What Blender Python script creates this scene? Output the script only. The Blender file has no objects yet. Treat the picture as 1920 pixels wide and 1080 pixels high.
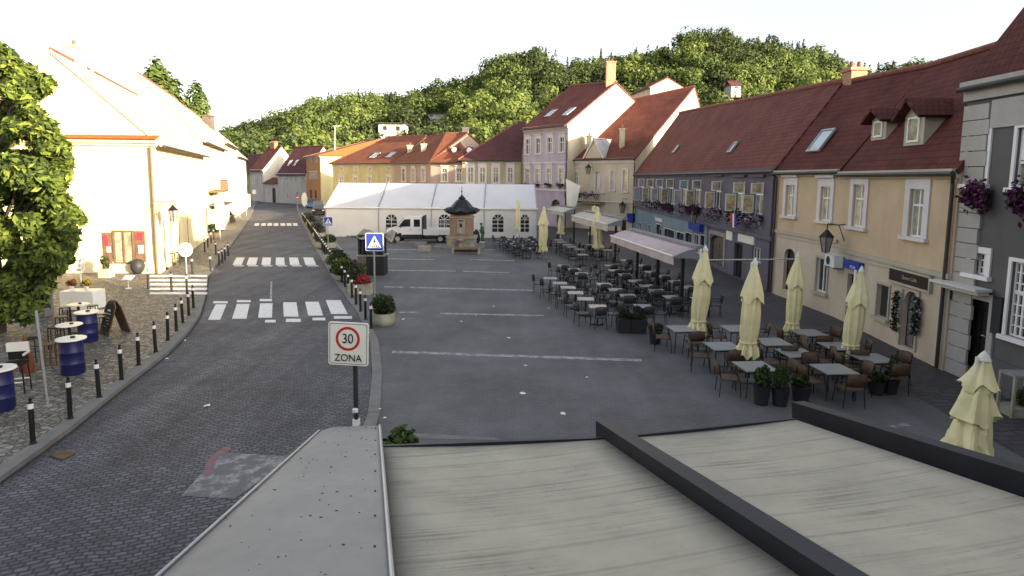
import bpy, bmesh, math, random
import numpy as np
from mathutils import Vector, Matrix
R = math.radians
rng = random.Random(7)
S = bpy.context.scene
COL = S.collection
# ------------------------------------------------------------------ camera
FPX, PITCH, ROLL, H = 1150.0, R(6.5), R(0.5), 5.6
PCY = 335 + FPX * math.tan(PITCH)
cam_d = bpy.data.cameras.new('camera')
cam = bpy.data.objects.new('camera', cam_d)
COL.objects.link(cam)
CM = Matrix.Rotation(R(90) - PITCH, 4, 'X') @ Matrix.Rotation(ROLL, 4, 'Z')
cam.matrix_world = Matrix.Translation((0, 0, H)) @ CM
cam_d.sensor_width = 36
cam_d.lens = FPX / 1920 * 36
cam_d.shift_y = -(540 - PCY) / 1920
cam_d.clip_start, cam_d.clip_end = 0.1, 3000
S.camera = cam
C0 = Vector((0, 0, H))
CM3 = CM.to_3x3()
def ray(px, py):
    return CM3 @ Vector(((px - 960) / FPX, -(py - PCY) / FPX, -1))
def G(px, py, z=0.0):
    "the ground point (height z) seen at a photo pixel"
    d = ray(px, py)
    t = (z - H) / d.z
    return C0 + d * t
def V(px, py, A, dr):
    "hit of a sight line with the upright plane through A along dr: (distance along dr, height, point)"
    d = ray(px, py)
    n = Vector((-dr.y, dr.x, 0))
    t = n.dot(Vector((A.x, A.y, 0)) - Vector((C0.x, C0.y, 0))) / n.dot(d)
    p = C0 + d * t
    return (p - A).dot(Vector((dr.x, dr.y, 0))), p.z, p
def PL(px, py, P0, n):
    d = ray(px, py)
    return C0 + d * ((P0 - C0).dot(n) / d.dot(n))
Z = Vector((0, 0, 1))
# ------------------------------------------------------------------ materials
def new_mat(name):
    m = bpy.data.materials.new(name)
    m.use_nodes = True
    nt = m.node_tree
    b = nt.nodes['Principled BSDF']
    return m, nt, b
def node(nt, t, **kw):
    n = nt.nodes.new(t)
    for k, v in kw.items():
        if hasattr(n, k):
            setattr(n, k, v)
        else:
            n.inputs[k].default_value = v
    return n
def c4(c, k=1.0):
    return (c[0] * k, c[1] * k, c[2] * k, 1)
def mat(name, c, rough=.8, var=.12, scale=1.2, bump=0.0, bscale=40, metal=0.0, spec=.3, c2=None, fine=0.0, streak=0.0, trans=0.0, dirt=None):
    m, nt, b = new_mat(name)
    L = nt.links.new
    tc = node(nt, 'ShaderNodeTexCoord')
    ns = node(nt, 'ShaderNodeTexNoise', Scale=scale, Detail=6.0, Roughness=.62)
    L(tc.outputs['Object'], ns.inputs['Vector'])
    cr = node(nt, 'ShaderNodeValToRGB')
    e = cr.color_ramp.elements
    e[0].position, e[1].position = .32, .68
    e[0].color = c4(c, 1 - var)
    e[1].color = c4(c2, 1) if c2 else c4(c, 1 + var)
    L(ns.outputs['Fac'], cr.inputs['Fac'])
    out = cr.outputs['Color']
    if streak:
        mp = node(nt, 'ShaderNodeMapping')
        mp.inputs['Scale'].default_value = (.75, .75, .14)
        L(tc.outputs['Object'], mp.inputs['Vector'])
        n2 = node(nt, 'ShaderNodeTexNoise', Scale=1.6, Detail=5.0)
        L(mp.outputs[0], n2.inputs['Vector'])
        r2 = node(nt, 'ShaderNodeValToRGB')
        r2.color_ramp.elements[0].position, r2.color_ramp.elements[1].position = .3, .66
        r2.color_ramp.elements[0].color = c4(dirt or (.62, .6, .56))
        r2.color_ramp.elements[1].color = (1, 1, 1, 1)
        L(n2.outputs['Fac'], r2.inputs['Fac'])
        mx = node(nt, 'ShaderNodeMixRGB', blend_type='MULTIPLY')
        mx.inputs[0].default_value = streak
        L(out, mx.inputs[1]); L(r2.outputs[0], mx.inputs[2])
        out = mx.outputs[0]
    if fine:
        n3 = node(nt, 'ShaderNodeTexNoise', Scale=bscale, Detail=3.0)
        L(tc.outputs['Object'], n3.inputs['Vector'])
        r3 = node(nt, 'ShaderNodeValToRGB')
        r3.color_ramp.elements[0].position, r3.color_ramp.elements[1].position = .3, .7
        r3.color_ramp.elements[0].color = c4((1, 1, 1), 1 - fine)
        r3.color_ramp.elements[1].color = c4((1, 1, 1), 1 + fine)
        L(n3.outputs['Fac'], r3.inputs['Fac'])
        mx = node(nt, 'ShaderNodeMixRGB', blend_type='MULTIPLY')
        mx.inputs[0].default_value = 1
        L(out, mx.inputs[1]); L(r3.outputs[0], mx.inputs[2])
        out = mx.outputs[0]
    L(out, b.inputs['Base Color'])
    b.inputs['Roughness'].default_value = rough
    b.inputs['Metallic'].default_value = metal
    b.inputs['Specular IOR Level'].default_value = spec
    if bump:
        n4 = node(nt, 'ShaderNodeTexNoise', Scale=bscale, Detail=4.0)
        L(tc.outputs['Object'], n4.inputs['Vector'])
        bp = node(nt, 'ShaderNodeBump', Strength=bump, Distance=.03)
        L(n4.outputs['Fac'], bp.inputs['Height'])
        L(bp.outputs[0], b.inputs['Normal'])
    if trans:
        tr = node(nt, 'ShaderNodeBsdfTranslucent')
        L(out, tr.inputs['Color'])
        ms = node(nt, 'ShaderNodeMixShader')
        ms.inputs[0].default_value = trans
        L(b.outputs[0], ms.inputs[1]); L(tr.outputs[0], ms.inputs[2])
        L(ms.outputs[0], nt.nodes['Material Output'].inputs['Surface'])
    return m
def roof_mat(name, c, c2, moss=.25):
    m, nt, b = new_mat(name)
    L = nt.links.new
    tc = node(nt, 'ShaderNodeTexCoord')
    br = node(nt, 'ShaderNodeTexBrick', offset=.5)
    br.inputs['Color1'].default_value = c4(c)
    br.inputs['Color2'].default_value = c4(c2)
    br.inputs['Mortar'].default_value = c4(c, .62)
    br.inputs['Scale'].default_value = 1
    br.inputs['Mortar Size'].default_value = .022
    br.inputs['Mortar Smooth'].default_value = .3
    br.inputs['Brick Width'].default_value = .2
    br.inputs['Row Height'].default_value = .27
    L(tc.outputs['UV'], br.inputs['Vector'])
    ns = node(nt, 'ShaderNodeTexNoise', Scale=.55, Detail=7.0, Roughness=.7)
    L(tc.outputs['UV'], ns.inputs['Vector'])
    cr = node(nt, 'ShaderNodeValToRGB')
    e = cr.color_ramp.elements
    e[0].position, e[1].position = .33, .66
    e[0].color = (1 - moss, 1 - moss, 1 - moss * .9, 1)
    e[1].color = (1.12, 1.1, 1.08, 1)
    L(ns.outputs['Fac'], cr.inputs['Fac'])
    mx = node(nt, 'ShaderNodeMixRGB', blend_type='MULTIPLY')
    mx.inputs[0].default_value = 1
    L(br.outputs['Color'], mx.inputs[1]); L(cr.outputs[0], mx.inputs[2])
    L(mx.outputs[0], b.inputs['Base Color'])
    b.inputs['Roughness'].default_value = .85
    b.inputs['Specular IOR Level'].default_value = .2
    wv = node(nt, 'ShaderNodeTexWave', wave_type='BANDS', bands_direction='Y', wave_profile='SAW')
    wv.inputs['Scale'].default_value = 1 / .27 / 2 / math.pi * math.pi * 1.0
    L(tc.outputs['UV'], wv.inputs['Vector'])
    bp = node(nt, 'ShaderNodeBump', Strength=.3, Distance=.03)
    L(br.outputs['Fac'], bp.inputs['Height'])
    bp.invert = True
    L(bp.outputs[0], b.inputs['Normal'])
    return m
def glass_mat(name, c, rough=.06, spec=.8, var=.3, scale=1.5):
    m = mat(name, c, rough=rough, var=var, scale=scale, spec=spec)
    b = m.node_tree.nodes['Principled BSDF']
    b.inputs['Coat Weight'].default_value = .6
    b.inputs['Coat Roughness'].default_value = .03
    return m
def sett_mat(name, c, c2, gap, bw, rh, rot=0, bump=.5, mort=.06, patch=.25, rough=.65, spec=.4, dist=.03, track=.08):
    m, nt, b = new_mat(name)
    L = nt.links.new
    tc = node(nt, 'ShaderNodeTexCoord')
    mp = node(nt, 'ShaderNodeMapping')
    mp.inputs['Rotation'].default_value = (0, 0, rot)
    L(tc.outputs['Object'], mp.inputs['Vector'])
    nd = node(nt, 'ShaderNodeTexNoise', Scale=1.3, Detail=2.0)
    L(tc.outputs['Object'], nd.inputs['Vector'])
    mv = node(nt, 'ShaderNodeMixRGB', blend_type='ADD')
    mv.inputs[0].default_value = .3
    L(mp.outputs[0], mv.inputs[1]); L(nd.outputs['Color'], mv.inputs[2])
    br = node(nt, 'ShaderNodeTexBrick', offset=.5)
    br.inputs['Color1'].default_value = c4(c)
    br.inputs['Color2'].default_value = c4(c2)
    br.inputs['Mortar'].default_value = c4(gap)
    for k, v in (('Scale', 1), ('Mortar Size', bw * mort), ('Mortar Smooth', .4), ('Brick Width', bw), ('Row Height', rh)):
        br.inputs[k].default_value = v
    L(mv.outputs[0], br.inputs['Vector'])
    ns = node(nt, 'ShaderNodeTexNoise', Scale=.35, Detail=8.0, Roughness=.7)
    L(tc.outputs['Object'], ns.inputs['Vector'])
    cr = node(nt, 'ShaderNodeValToRGB')
    e = cr.color_ramp.elements
    e[0].position, e[1].position = .35, .65
    e[0].color = c4((1, 1, 1), 1 - patch); e[1].color = c4((1, 1, 1), 1 + patch)
    L(ns.outputs['Fac'], cr.inputs['Fac'])
    mx = node(nt, 'ShaderNodeMixRGB', blend_type='MULTIPLY')
    mx.inputs[0].default_value = 1
    L(br.outputs['Color'], mx.inputs[1]); L(cr.outputs[0], mx.inputs[2])
    mq = node(nt, 'ShaderNodeMapping')
    mq.inputs['Rotation'].default_value = (0, 0, rot)
    mq.inputs['Scale'].default_value = (1.1, .05, 1)
    L(tc.outputs['Object'], mq.inputs['Vector'])
    nt2 = node(nt, 'ShaderNodeTexNoise', Scale=1.0, Detail=5.0, Roughness=.6)
    L(mq.outputs[0], nt2.inputs['Vector'])
    cq = node(nt, 'ShaderNodeValToRGB')
    cq.color_ramp.elements[0].position, cq.color_ramp.elements[1].position = .35, .68
    cq.color_ramp.elements[0].color = c4((1, 1, 1), 1 - track); cq.color_ramp.elements[1].color = c4((1, 1, 1), 1 + track * 1.4)
    L(nt2.outputs['Fac'], cq.inputs['Fac'])
    mt = node(nt, 'ShaderNodeMixRGB', blend_type='MULTIPLY')
    mt.inputs[0].default_value = 1
    L(mx.outputs[0], mt.inputs[1]); L(cq.outputs[0], mt.inputs[2])
    L(mt.outputs[0], b.inputs['Base Color'])
    b.inputs['Roughness'].default_value = rough
    b.inputs['Specular IOR Level'].default_value = spec
    bp = node(nt, 'ShaderNodeBump', Strength=bump, Distance=dist)
    bp.invert = True
    L(br.outputs['Fac'], bp.inputs['Height'])
    L(bp.outputs[0], b.inputs['Normal'])
    return m
def pebble_mat(name):
    m, nt, b = new_mat(name)
    L = nt.links.new
    tc = node(nt, 'ShaderNodeTexCoord')
    vo = node(nt, 'ShaderNodeTexVoronoi', feature='F1', Scale=6.5)
    L(tc.outputs['Object'], vo.inputs['Vector'])
    ve = node(nt, 'ShaderNodeTexVoronoi', feature='DISTANCE_TO_EDGE', Scale=6.5)
    L(tc.outputs['Object'], ve.inputs['Vector'])
    hs = node(nt, 'ShaderNodeSeparateColor')
    L(vo.outputs['Color'], hs.inputs[0])
    cr = node(nt, 'ShaderNodeValToRGB')
    e = cr.color_ramp.elements
    e[0].position, e[1].position = 0, 1
    e[0].color = (.085, .075, .062, 1); e[1].color = (.27, .25, .215, 1)
    L(hs.outputs[0], cr.inputs['Fac'])
    cr2 = node(nt, 'ShaderNodeValToRGB')
    cr2.color_ramp.elements[0].position, cr2.color_ramp.elements[1].position = .02, .14
    cr2.color_ramp.elements[0].color = (.22, .21, .19, 1)
    cr2.color_ramp.elements[1].color = (1, 1, 1, 1)
    L(ve.outputs['Distance'], cr2.inputs['Fac'])
    mx = node(nt, 'ShaderNodeMixRGB', blend_type='MULTIPLY')
    mx.inputs[0].default_value = 1
    L(cr.outputs[0], mx.inputs[1]); L(cr2.outputs[0], mx.inputs[2])
    L(mx.outputs[0], b.inputs['Base Color'])
    b.inputs['Roughness'].default_value = .6
    bp = node(nt, 'ShaderNodeBump', Strength=.8, Distance=.05)
    L(cr2.outputs[0], bp.inputs['Height'])
    L(bp.outputs[0], b.inputs['Normal'])
    return m
def paint_mat(name, c, under, wear=.5, scale=5):
    "worn road paint: bare paving shows through where noise is low"
    m, nt, b = new_mat(name)
    L = nt.links.new
    tc = node(nt, 'ShaderNodeTexCoord')
    ns = node(nt, 'ShaderNodeTexNoise', Scale=scale, Detail=8.0, Roughness=.75)
    L(tc.outputs['Object'], ns.inputs['Vector'])
    cr = node(nt, 'ShaderNodeValToRGB')
    e = cr.color_ramp.elements
    e[0].position, e[1].position = wear - .07, wear + .07
    e[0].color = c4(under); e[1].color = c4(c)
    L(ns.outputs['Fac'], cr.inputs['Fac'])
    L(cr.outputs[0], b.inputs['Base Color'])
    b.inputs['Roughness'].default_value = .7
    return m
M = {}
M['asphalt'] = sett_mat('square_paving', (.1, .1, .107), (.114, .113, .12), (.085, .085, .09), .2, .1, R(8), .12, .06, .24, .75, .25, .006)
M['road'] = sett_mat('road_setts', (.083, .08, .095), (.143, .138, .16), (.048, .048, .054), .17, .1, R(-21), .9, .12, .26, .72, .25, .03, .2)
M['ground'] = mat('ground_earth', (.1, .1, .09), var=.25, scale=.3)
M['pebble'] = pebble_mat('pavement_pebbles')
M['walk'] = sett_mat('house_pavement', (.052, .049, .056), (.068, .064, .072), (.03, .03, .033), .5, .25, 0, .3, .05, .25, .6, .3, .02)  # darker setts, with the houses' shade put into the colour
M['kerb'] = mat('kerb_stone', (.16, .155, .15), var=.2, scale=3, bump=.2, bscale=30)
M['kerbdark'] = mat('kerb_joint', (.035, .034, .036), var=.2)
M['paint'] = paint_mat('road_paint', (.62, .62, .62), (.16, .16, .17), .38)
M['paintworn'] = paint_mat('road_paint_worn', (.32, .32, .33), (.12, .12, .13), .5, 4)
M['paintred'] = paint_mat('road_paint_red', (.2, .07, .085), (.13, .12, .13), .48, 5)
M['white'] = mat('white_paint', (.68, .68, .66), rough=.5, var=.06)
M['tent'] = mat('tent_fabric', (.6, .6, .64), rough=.45, var=.05, scale=.6, bump=.15, bscale=2.5, trans=.12)
M['tentwall'] = mat('tent_wall_fabric', (.56, .55, .54), rough=.5, var=.06, scale=.8, bump=.4, bscale=1.3)
M['alu'] = mat('aluminium', (.42, .42, .44), rough=.4, metal=.6, var=.1)
M['steel'] = mat('galvanised_steel', (.33, .34, .35), rough=.45, metal=.5, var=.12)
M['black'] = mat('black_metal', (.012, .012, .014), rough=.45, var=.2)
M['charcoal'] = mat('charcoal_metal', (.028, .028, .034), rough=.55, var=.2)
M['beam'] = mat('beam_paint', (.013, .013, .02), rough=.45, var=.25, scale=2, bump=.05)
M['darkplastic'] = mat('dark_plastic', (.02, .02, .023), rough=.5, var=.2)
M['rubber'] = mat('rubber', (.015, .015, .015), rough=.9)
M['glass'] = glass_mat('dark_glass', (.018, .02, .024))
M['glassbeige'] = glass_mat('curtain_reflection_glass', (.3, .265, .19), rough=.12, spec=.6, var=.5, scale=3)  # curtain tone, brightened by reflected sunlight put into the colour
M['glasswarm'] = glass_mat('warm_reflection_glass', (.55, .45, .28), rough=.12, spec=.6, var=.5, scale=3)  # warm reflection of the sunlit row put into the pane colour
M['winframe'] = mat('window_frame_paint', (.72, .7, .7), rough=.5, var=.06)
M['surround'] = mat('pale_stucco', (.62, .58, .58), var=.08, streak=.3)
M['sur_beige'] = mat('beige_stucco', (.42, .38, .31), var=.08, streak=.3)
M['door'] = mat('dark_wood_door', (.035, .024, .02), rough=.5, var=.3, scale=3)
M['doorbrown'] = mat('brown_wood_door', (.11, .085, .07), rough=.6, var=.3, scale=3)
M['grey_door'] = mat('grey_panel_door', (.17, .165, .17), rough=.4, var=.1)
M['brick'] = mat('chimney_brick', (.36, .2, .13), var=.3, scale=6, bump=.3)
M['render'] = mat('chimney_render', (.42, .37, .28), var=.2, scale=4)
M['ridge'] = mat('ridge_tile', (.2, .075, .05), var=.3, scale=5)
M['gutter'] = mat('gutter_metal', (.05, .045, .045), rough=.5, metal=.3, var=.2)
M['wood'] = mat('worn_wood', (.14, .085, .05), rough=.7, var=.3, scale=4)
M['stone'] = mat('pale_stone', (.3, .275, .225), var=.25, scale=3, bump=.3, bscale=25, streak=.5)
M['stonegrey'] = mat('grey_stone', (.15, .15, .15), var=.25, scale=3, bump=.3, bscale=25)
M['terracotta'] = mat('fountain_plaster', (.26, .17, .12), var=.18, scale=2, streak=.5)
M['copper'] = mat('dark_roof_sheet', (.022, .026, .028), rough=.45, metal=.4, var=.3)
M['flowerred'] = mat('red_flowers', (.4, .03, .05), var=.4, scale=8)
M['flowerpurple'] = mat('purple_flowers', (.085, .012, .06), var=.4, scale=8)
M['flowerwhite'] = mat('white_flowers', (.42, .38, .42), var=.3, scale=8)
M['flowerpink'] = mat('pink_flowers', (.3, .16, .3), var=.3, scale=8)
M['leafdark'] = mat('dark_leaves', (.02, .034, .014), var=.4, scale=3, trans=.2)
M['leaf'] = mat('green_leaves', (.05, .085, .02), var=.4, scale=3, trans=.3)
M['leaflite'] = mat('young_leaves', (.105, .14, .03), var=.35, scale=3, trans=.35)
M['bark'] = mat('bark', (.07, .055, .045), var=.3, scale=5, bump=.4)
M['pot'] = mat('dark_pot', (.022, .021, .027), rough=.55, var=.2)
M['concrete'] = mat('concrete_planter', (.3, .29, .23), var=.2, scale=3, bump=.2)
M['soil'] = mat('soil', (.03, .022, .016), var=.3)
M['cloth'] = mat('cream_canvas', (.78, .71, .42), rough=.8, var=.1, scale=2.5, bump=.15, bscale=12, trans=.12)
M['clothcap'] = mat('white_canvas', (.62, .62, .58), rough=.7, var=.06)
M['rattan'] = mat('rattan_weave', (.1, .06, .04), rough=.6, var=.3, scale=14, bump=.5, bscale=90)
M['tabletop'] = mat('pale_table_top', (.23, .24, .245), rough=.35, var=.06)
M['tabletop2'] = mat('grey_table_top', (.26, .25, .27), rough=.35, var=.08)
M['chairdark'] = mat('dark_chair_plastic', (.04, .042, .052), rough=.5, var=.15)
M['chairgrey'] = mat('grey_chair_plastic', (.05, .05, .058), rough=.5, var=.15)
M['awning'] = mat('mauve_awning_cloth', (.46, .385, .4), rough=.85, var=.1, scale=2)
M['awningcream'] = mat('cream_awning_cloth', (.46, .43, .39), rough=.85, var=.1, scale=2)
M['awningtop'] = mat('awning_cover', (.2, .2, .22), rough=.6, var=.15)
M['blue'] = mat('blue_barrel_paint', (.012, .014, .075), rough=.4, var=.2)
M['signblue'] = mat('sign_blue', (.02, .045, .3), rough=.4, var=.08)
M['signwhite'] = mat('sign_white', (.72, .71, .66), rough=.35, var=.04)
M['signred'] = mat('sign_red', (.45, .025, .02), rough=.4, var=.06)
M['signblack'] = mat('sign_black', (.012, .012, .012), rough=.5, var=.05)
M['signbrown'] = mat('sign_brown', (.028, .016, .014), rough=.4, var=.2)
M['gold'] = mat('gilt_lettering', (.34, .28, .2), rough=.45, var=.2)
M['truckwhite'] = mat('truck_white', (.66, .66, .68), rough=.3, var=.04, spec=.5)
M['carblack'] = mat('car_black', (.02, .02, .022), rough=.25, spec=.6)
M['carblue'] = mat('car_blue', (.06, .2, .42), rough=.3, spec=.6)
M['lamp_glass'] = glass_mat('lantern_glass', (.3, .28, .25), rough=.15)
M['yellow'] = mat('yellow_cloth', (.75, .5, .03), var=.2)
M['orange'] = mat('orange_cloth', (.4, .1, .03), var=.25)
M['jacket'] = mat('green_jacket', (.03, .13, .07), var=.2, scale=6)
M['trousers'] = mat('dark_trousers', (.02, .02, .024), var=.2)
M['skin'] = mat('skin', (.42, .26, .19), var=.06)
M['hair'] = mat('dark_hair', (.03, .02, .015), var=.2)
M['flagred'] = mat('flag_red', (.42, .03, .04))
M['flagblue'] = mat('flag_blue', (.03, .04, .28))
M['canopy'] = mat('foreground_metal', (.245, .238, .228), rough=.6, var=.12, scale=.8, bump=.06, bscale=8, fine=.05)
M['paper'] = mat('litter_paper', (.66, .65, .62))
M['chalk'] = mat('chalkboard', (.05, .042, .04), var=.35, scale=5)
M['pink'] = mat('pink_plastic', (.55, .42, .45))
def canopy_fabric():
    m, nt, b = new_mat('terrace_roof_fabric')
    L = nt.links.new
    tc = node(nt, 'ShaderNodeTexCoord')
    ns = node(nt, 'ShaderNodeTexNoise', Scale=1.1, Detail=8.0, Roughness=.7)
    L(tc.outputs['UV'], ns.inputs['Vector'])
    cr = node(nt, 'ShaderNodeValToRGB')
    e = cr.color_ramp.elements
    e[0].position, e[1].position = .3, .65
    e[0].color = (.29, .265, .215, 1); e[1].color = (.39, .358, .29, 1)
    L(ns.outputs['Fac'], cr.inputs['Fac'])
    # seams across the run, broken by grime
    mp = node(nt, 'ShaderNodeMapping')
    mp.inputs['Scale'].default_value = (.35, 14, 1)
    L(tc.outputs['UV'], mp.inputs['Vector'])
    n2 = node(nt, 'ShaderNodeTexNoise', Scale=2.2, Detail=6.0, Roughness=.65)
    L(mp.outputs[0], n2.inputs['Vector'])
    r2 = node(nt, 'ShaderNodeValToRGB')
    r2.color_ramp.elements[0].position, r2.color_ramp.elements[1].position = .3, .52
    r2.color_ramp.elements[0].color = (.5, .5, .49, 1); r2.color_ramp.elements[1].color = (1, 1, 1, 1)
    L(n2.outputs['Fac'], r2.inputs['Fac'])
    n3 = node(nt, 'ShaderNodeTexNoise', Scale=1.6, Detail=3.0)
    L(tc.outputs['UV'], n3.inputs['Vector'])
    r3 = node(nt, 'ShaderNodeValToRGB')
    r3.color_ramp.elements[0].position, r3.color_ramp.elements[1].position = .36, .62
    L(n3.outputs['Fac'], r3.inputs['Fac'])
    mx = node(nt, 'ShaderNodeMixRGB', blend_type='MULTIPLY')
    L(r3.outputs[0], mx.inputs[0]); L(cr.outputs[0], mx.inputs[1]); L(r2.outputs[0], mx.inputs[2])
    # seams
    sp = node(nt, 'ShaderNodeSeparateXYZ')
    L(tc.outputs['UV'], sp.inputs[0])
    md = node(nt, 'ShaderNodeMath', operation='PINGPONG')
    md.inputs[1].default_value = .19
    L(sp.outputs[1], md.inputs[0])
    r4 = node(nt, 'ShaderNodeValToRGB')
    r4.color_ramp.elements[0].position, r4.color_ramp.elements[1].position = .008, .028
    r4.color_ramp.elements[0].color = (.72, .72, .71, 1); r4.color_ramp.elements[1].color = (1, 1, 1, 1)
    L(md.outputs[0], r4.inputs['Fac'])
    n5 = node(nt, 'ShaderNodeTexNoise', Scale=.9, Detail=4.0)
    L(tc.outputs['UV'], n5.inputs['Vector'])
    m2 = node(nt, 'ShaderNodeMixRGB', blend_type='MULTIPLY')
    L(n5.outputs['Fac'], m2.inputs[0]); L(mx.outputs[0], m2.inputs[1]); L(r4.outputs[0], m2.inputs[2])
    # black mould specks
    n6 = node(nt, 'ShaderNodeTexNoise', Scale=16.0, Detail=6.0, Roughness=.8)
    L(tc.outputs['UV'], n6.inputs['Vector'])
    r6 = node(nt, 'ShaderNodeValToRGB')
    r6.color_ramp.elements[0].position, r6.color_ramp.elements[1].position = .31, .42
    r6.color_ramp.elements[0].color = (.3, .3, .28, 1); r6.color_ramp.elements[1].color = (1, 1, 1, 1)
    L(n6.outputs['Fac'], r6.inputs['Fac'])
    m3 = node(nt, 'ShaderNodeMixRGB', blend_type='MULTIPLY')
    L(r3.outputs[0], m3.inputs[0]); L(m2.outputs[0], m3.inputs[1]); L(r6.outputs[0], m3.inputs[2])
    L(m3.outputs[0], b.inputs['Base Color'])
    b.inputs['Roughness'].default_value = .75
    bp = node(nt, 'ShaderNodeBump', Strength=.5, Distance=.015)
    L(r4.outputs[0], bp.inputs['Height'])
    L(bp.outputs[0], b.inputs['Normal'])
    return m
M['fabricroof'] = canopy_fabric()
ROOF = {
 'red': roof_mat('roof_tiles_red', (.19, .066, .04), (.225, .085, .05)),
 'brown': roof_mat('roof_tiles_brown', (.145, .046, .037), (.178, .06, .047), .35),
 'dark': roof_mat('roof_tiles_dark', (.1, .04, .043), (.13, .05, .05), .3),
 'deep': roof_mat('roof_tiles_deep', (.105, .029, .025), (.135, .04, .033), .45),
 'pale': roof_mat('roof_tiles_glare', (.5, .4, .3), (.56, .46, .35), .12),  # overexposed sunlight put into the tile colour
 'orange': roof_mat('roof_tiles_orange', (.27, .08, .02), (.32, .1, .028), .15),
}
M_alias = True
def wallm(name, c, streak=.35):
    return mat(name, c, rough=.9, var=.09, scale=.7, bump=.15, bscale=30, streak=min(1, streak * 1.2), fine=.05)
WALL = {
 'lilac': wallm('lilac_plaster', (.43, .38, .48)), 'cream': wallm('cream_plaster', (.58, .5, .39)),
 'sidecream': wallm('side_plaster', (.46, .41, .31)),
 'purple': wallm('slate_violet_plaster', (.125, .115, .15)), 'tan': wallm('tan_plaster', (.53, .405, .275)),
 'tanlow': wallm('pale_ground_floor_plaster', (.55, .46, .36)), 'grey': wallm('grey_plaster', (.115, .11, .112)),
 'greyband': wallm('pale_grey_plaster', (.4, .38, .36)), 'blueshop': wallm('blue_shop_front', (.2, .27, .31)),
 'beige': wallm('beige_plaster', (.4, .345, .245)), 'pink': wallm('dusty_pink_plaster', (.4, .3, .25)),
 'yellow': wallm('yellow_plaster', (.5, .44, .24)), 'ochre': wallm('ochre_plaster', (.42, .2, .08)),
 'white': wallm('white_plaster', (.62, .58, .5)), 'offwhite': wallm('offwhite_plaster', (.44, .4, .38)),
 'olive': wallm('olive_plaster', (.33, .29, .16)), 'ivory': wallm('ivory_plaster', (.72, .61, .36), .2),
}
M['greyband'] = WALL['greyband']
M['purplesur'] = WALL['purple']
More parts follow.
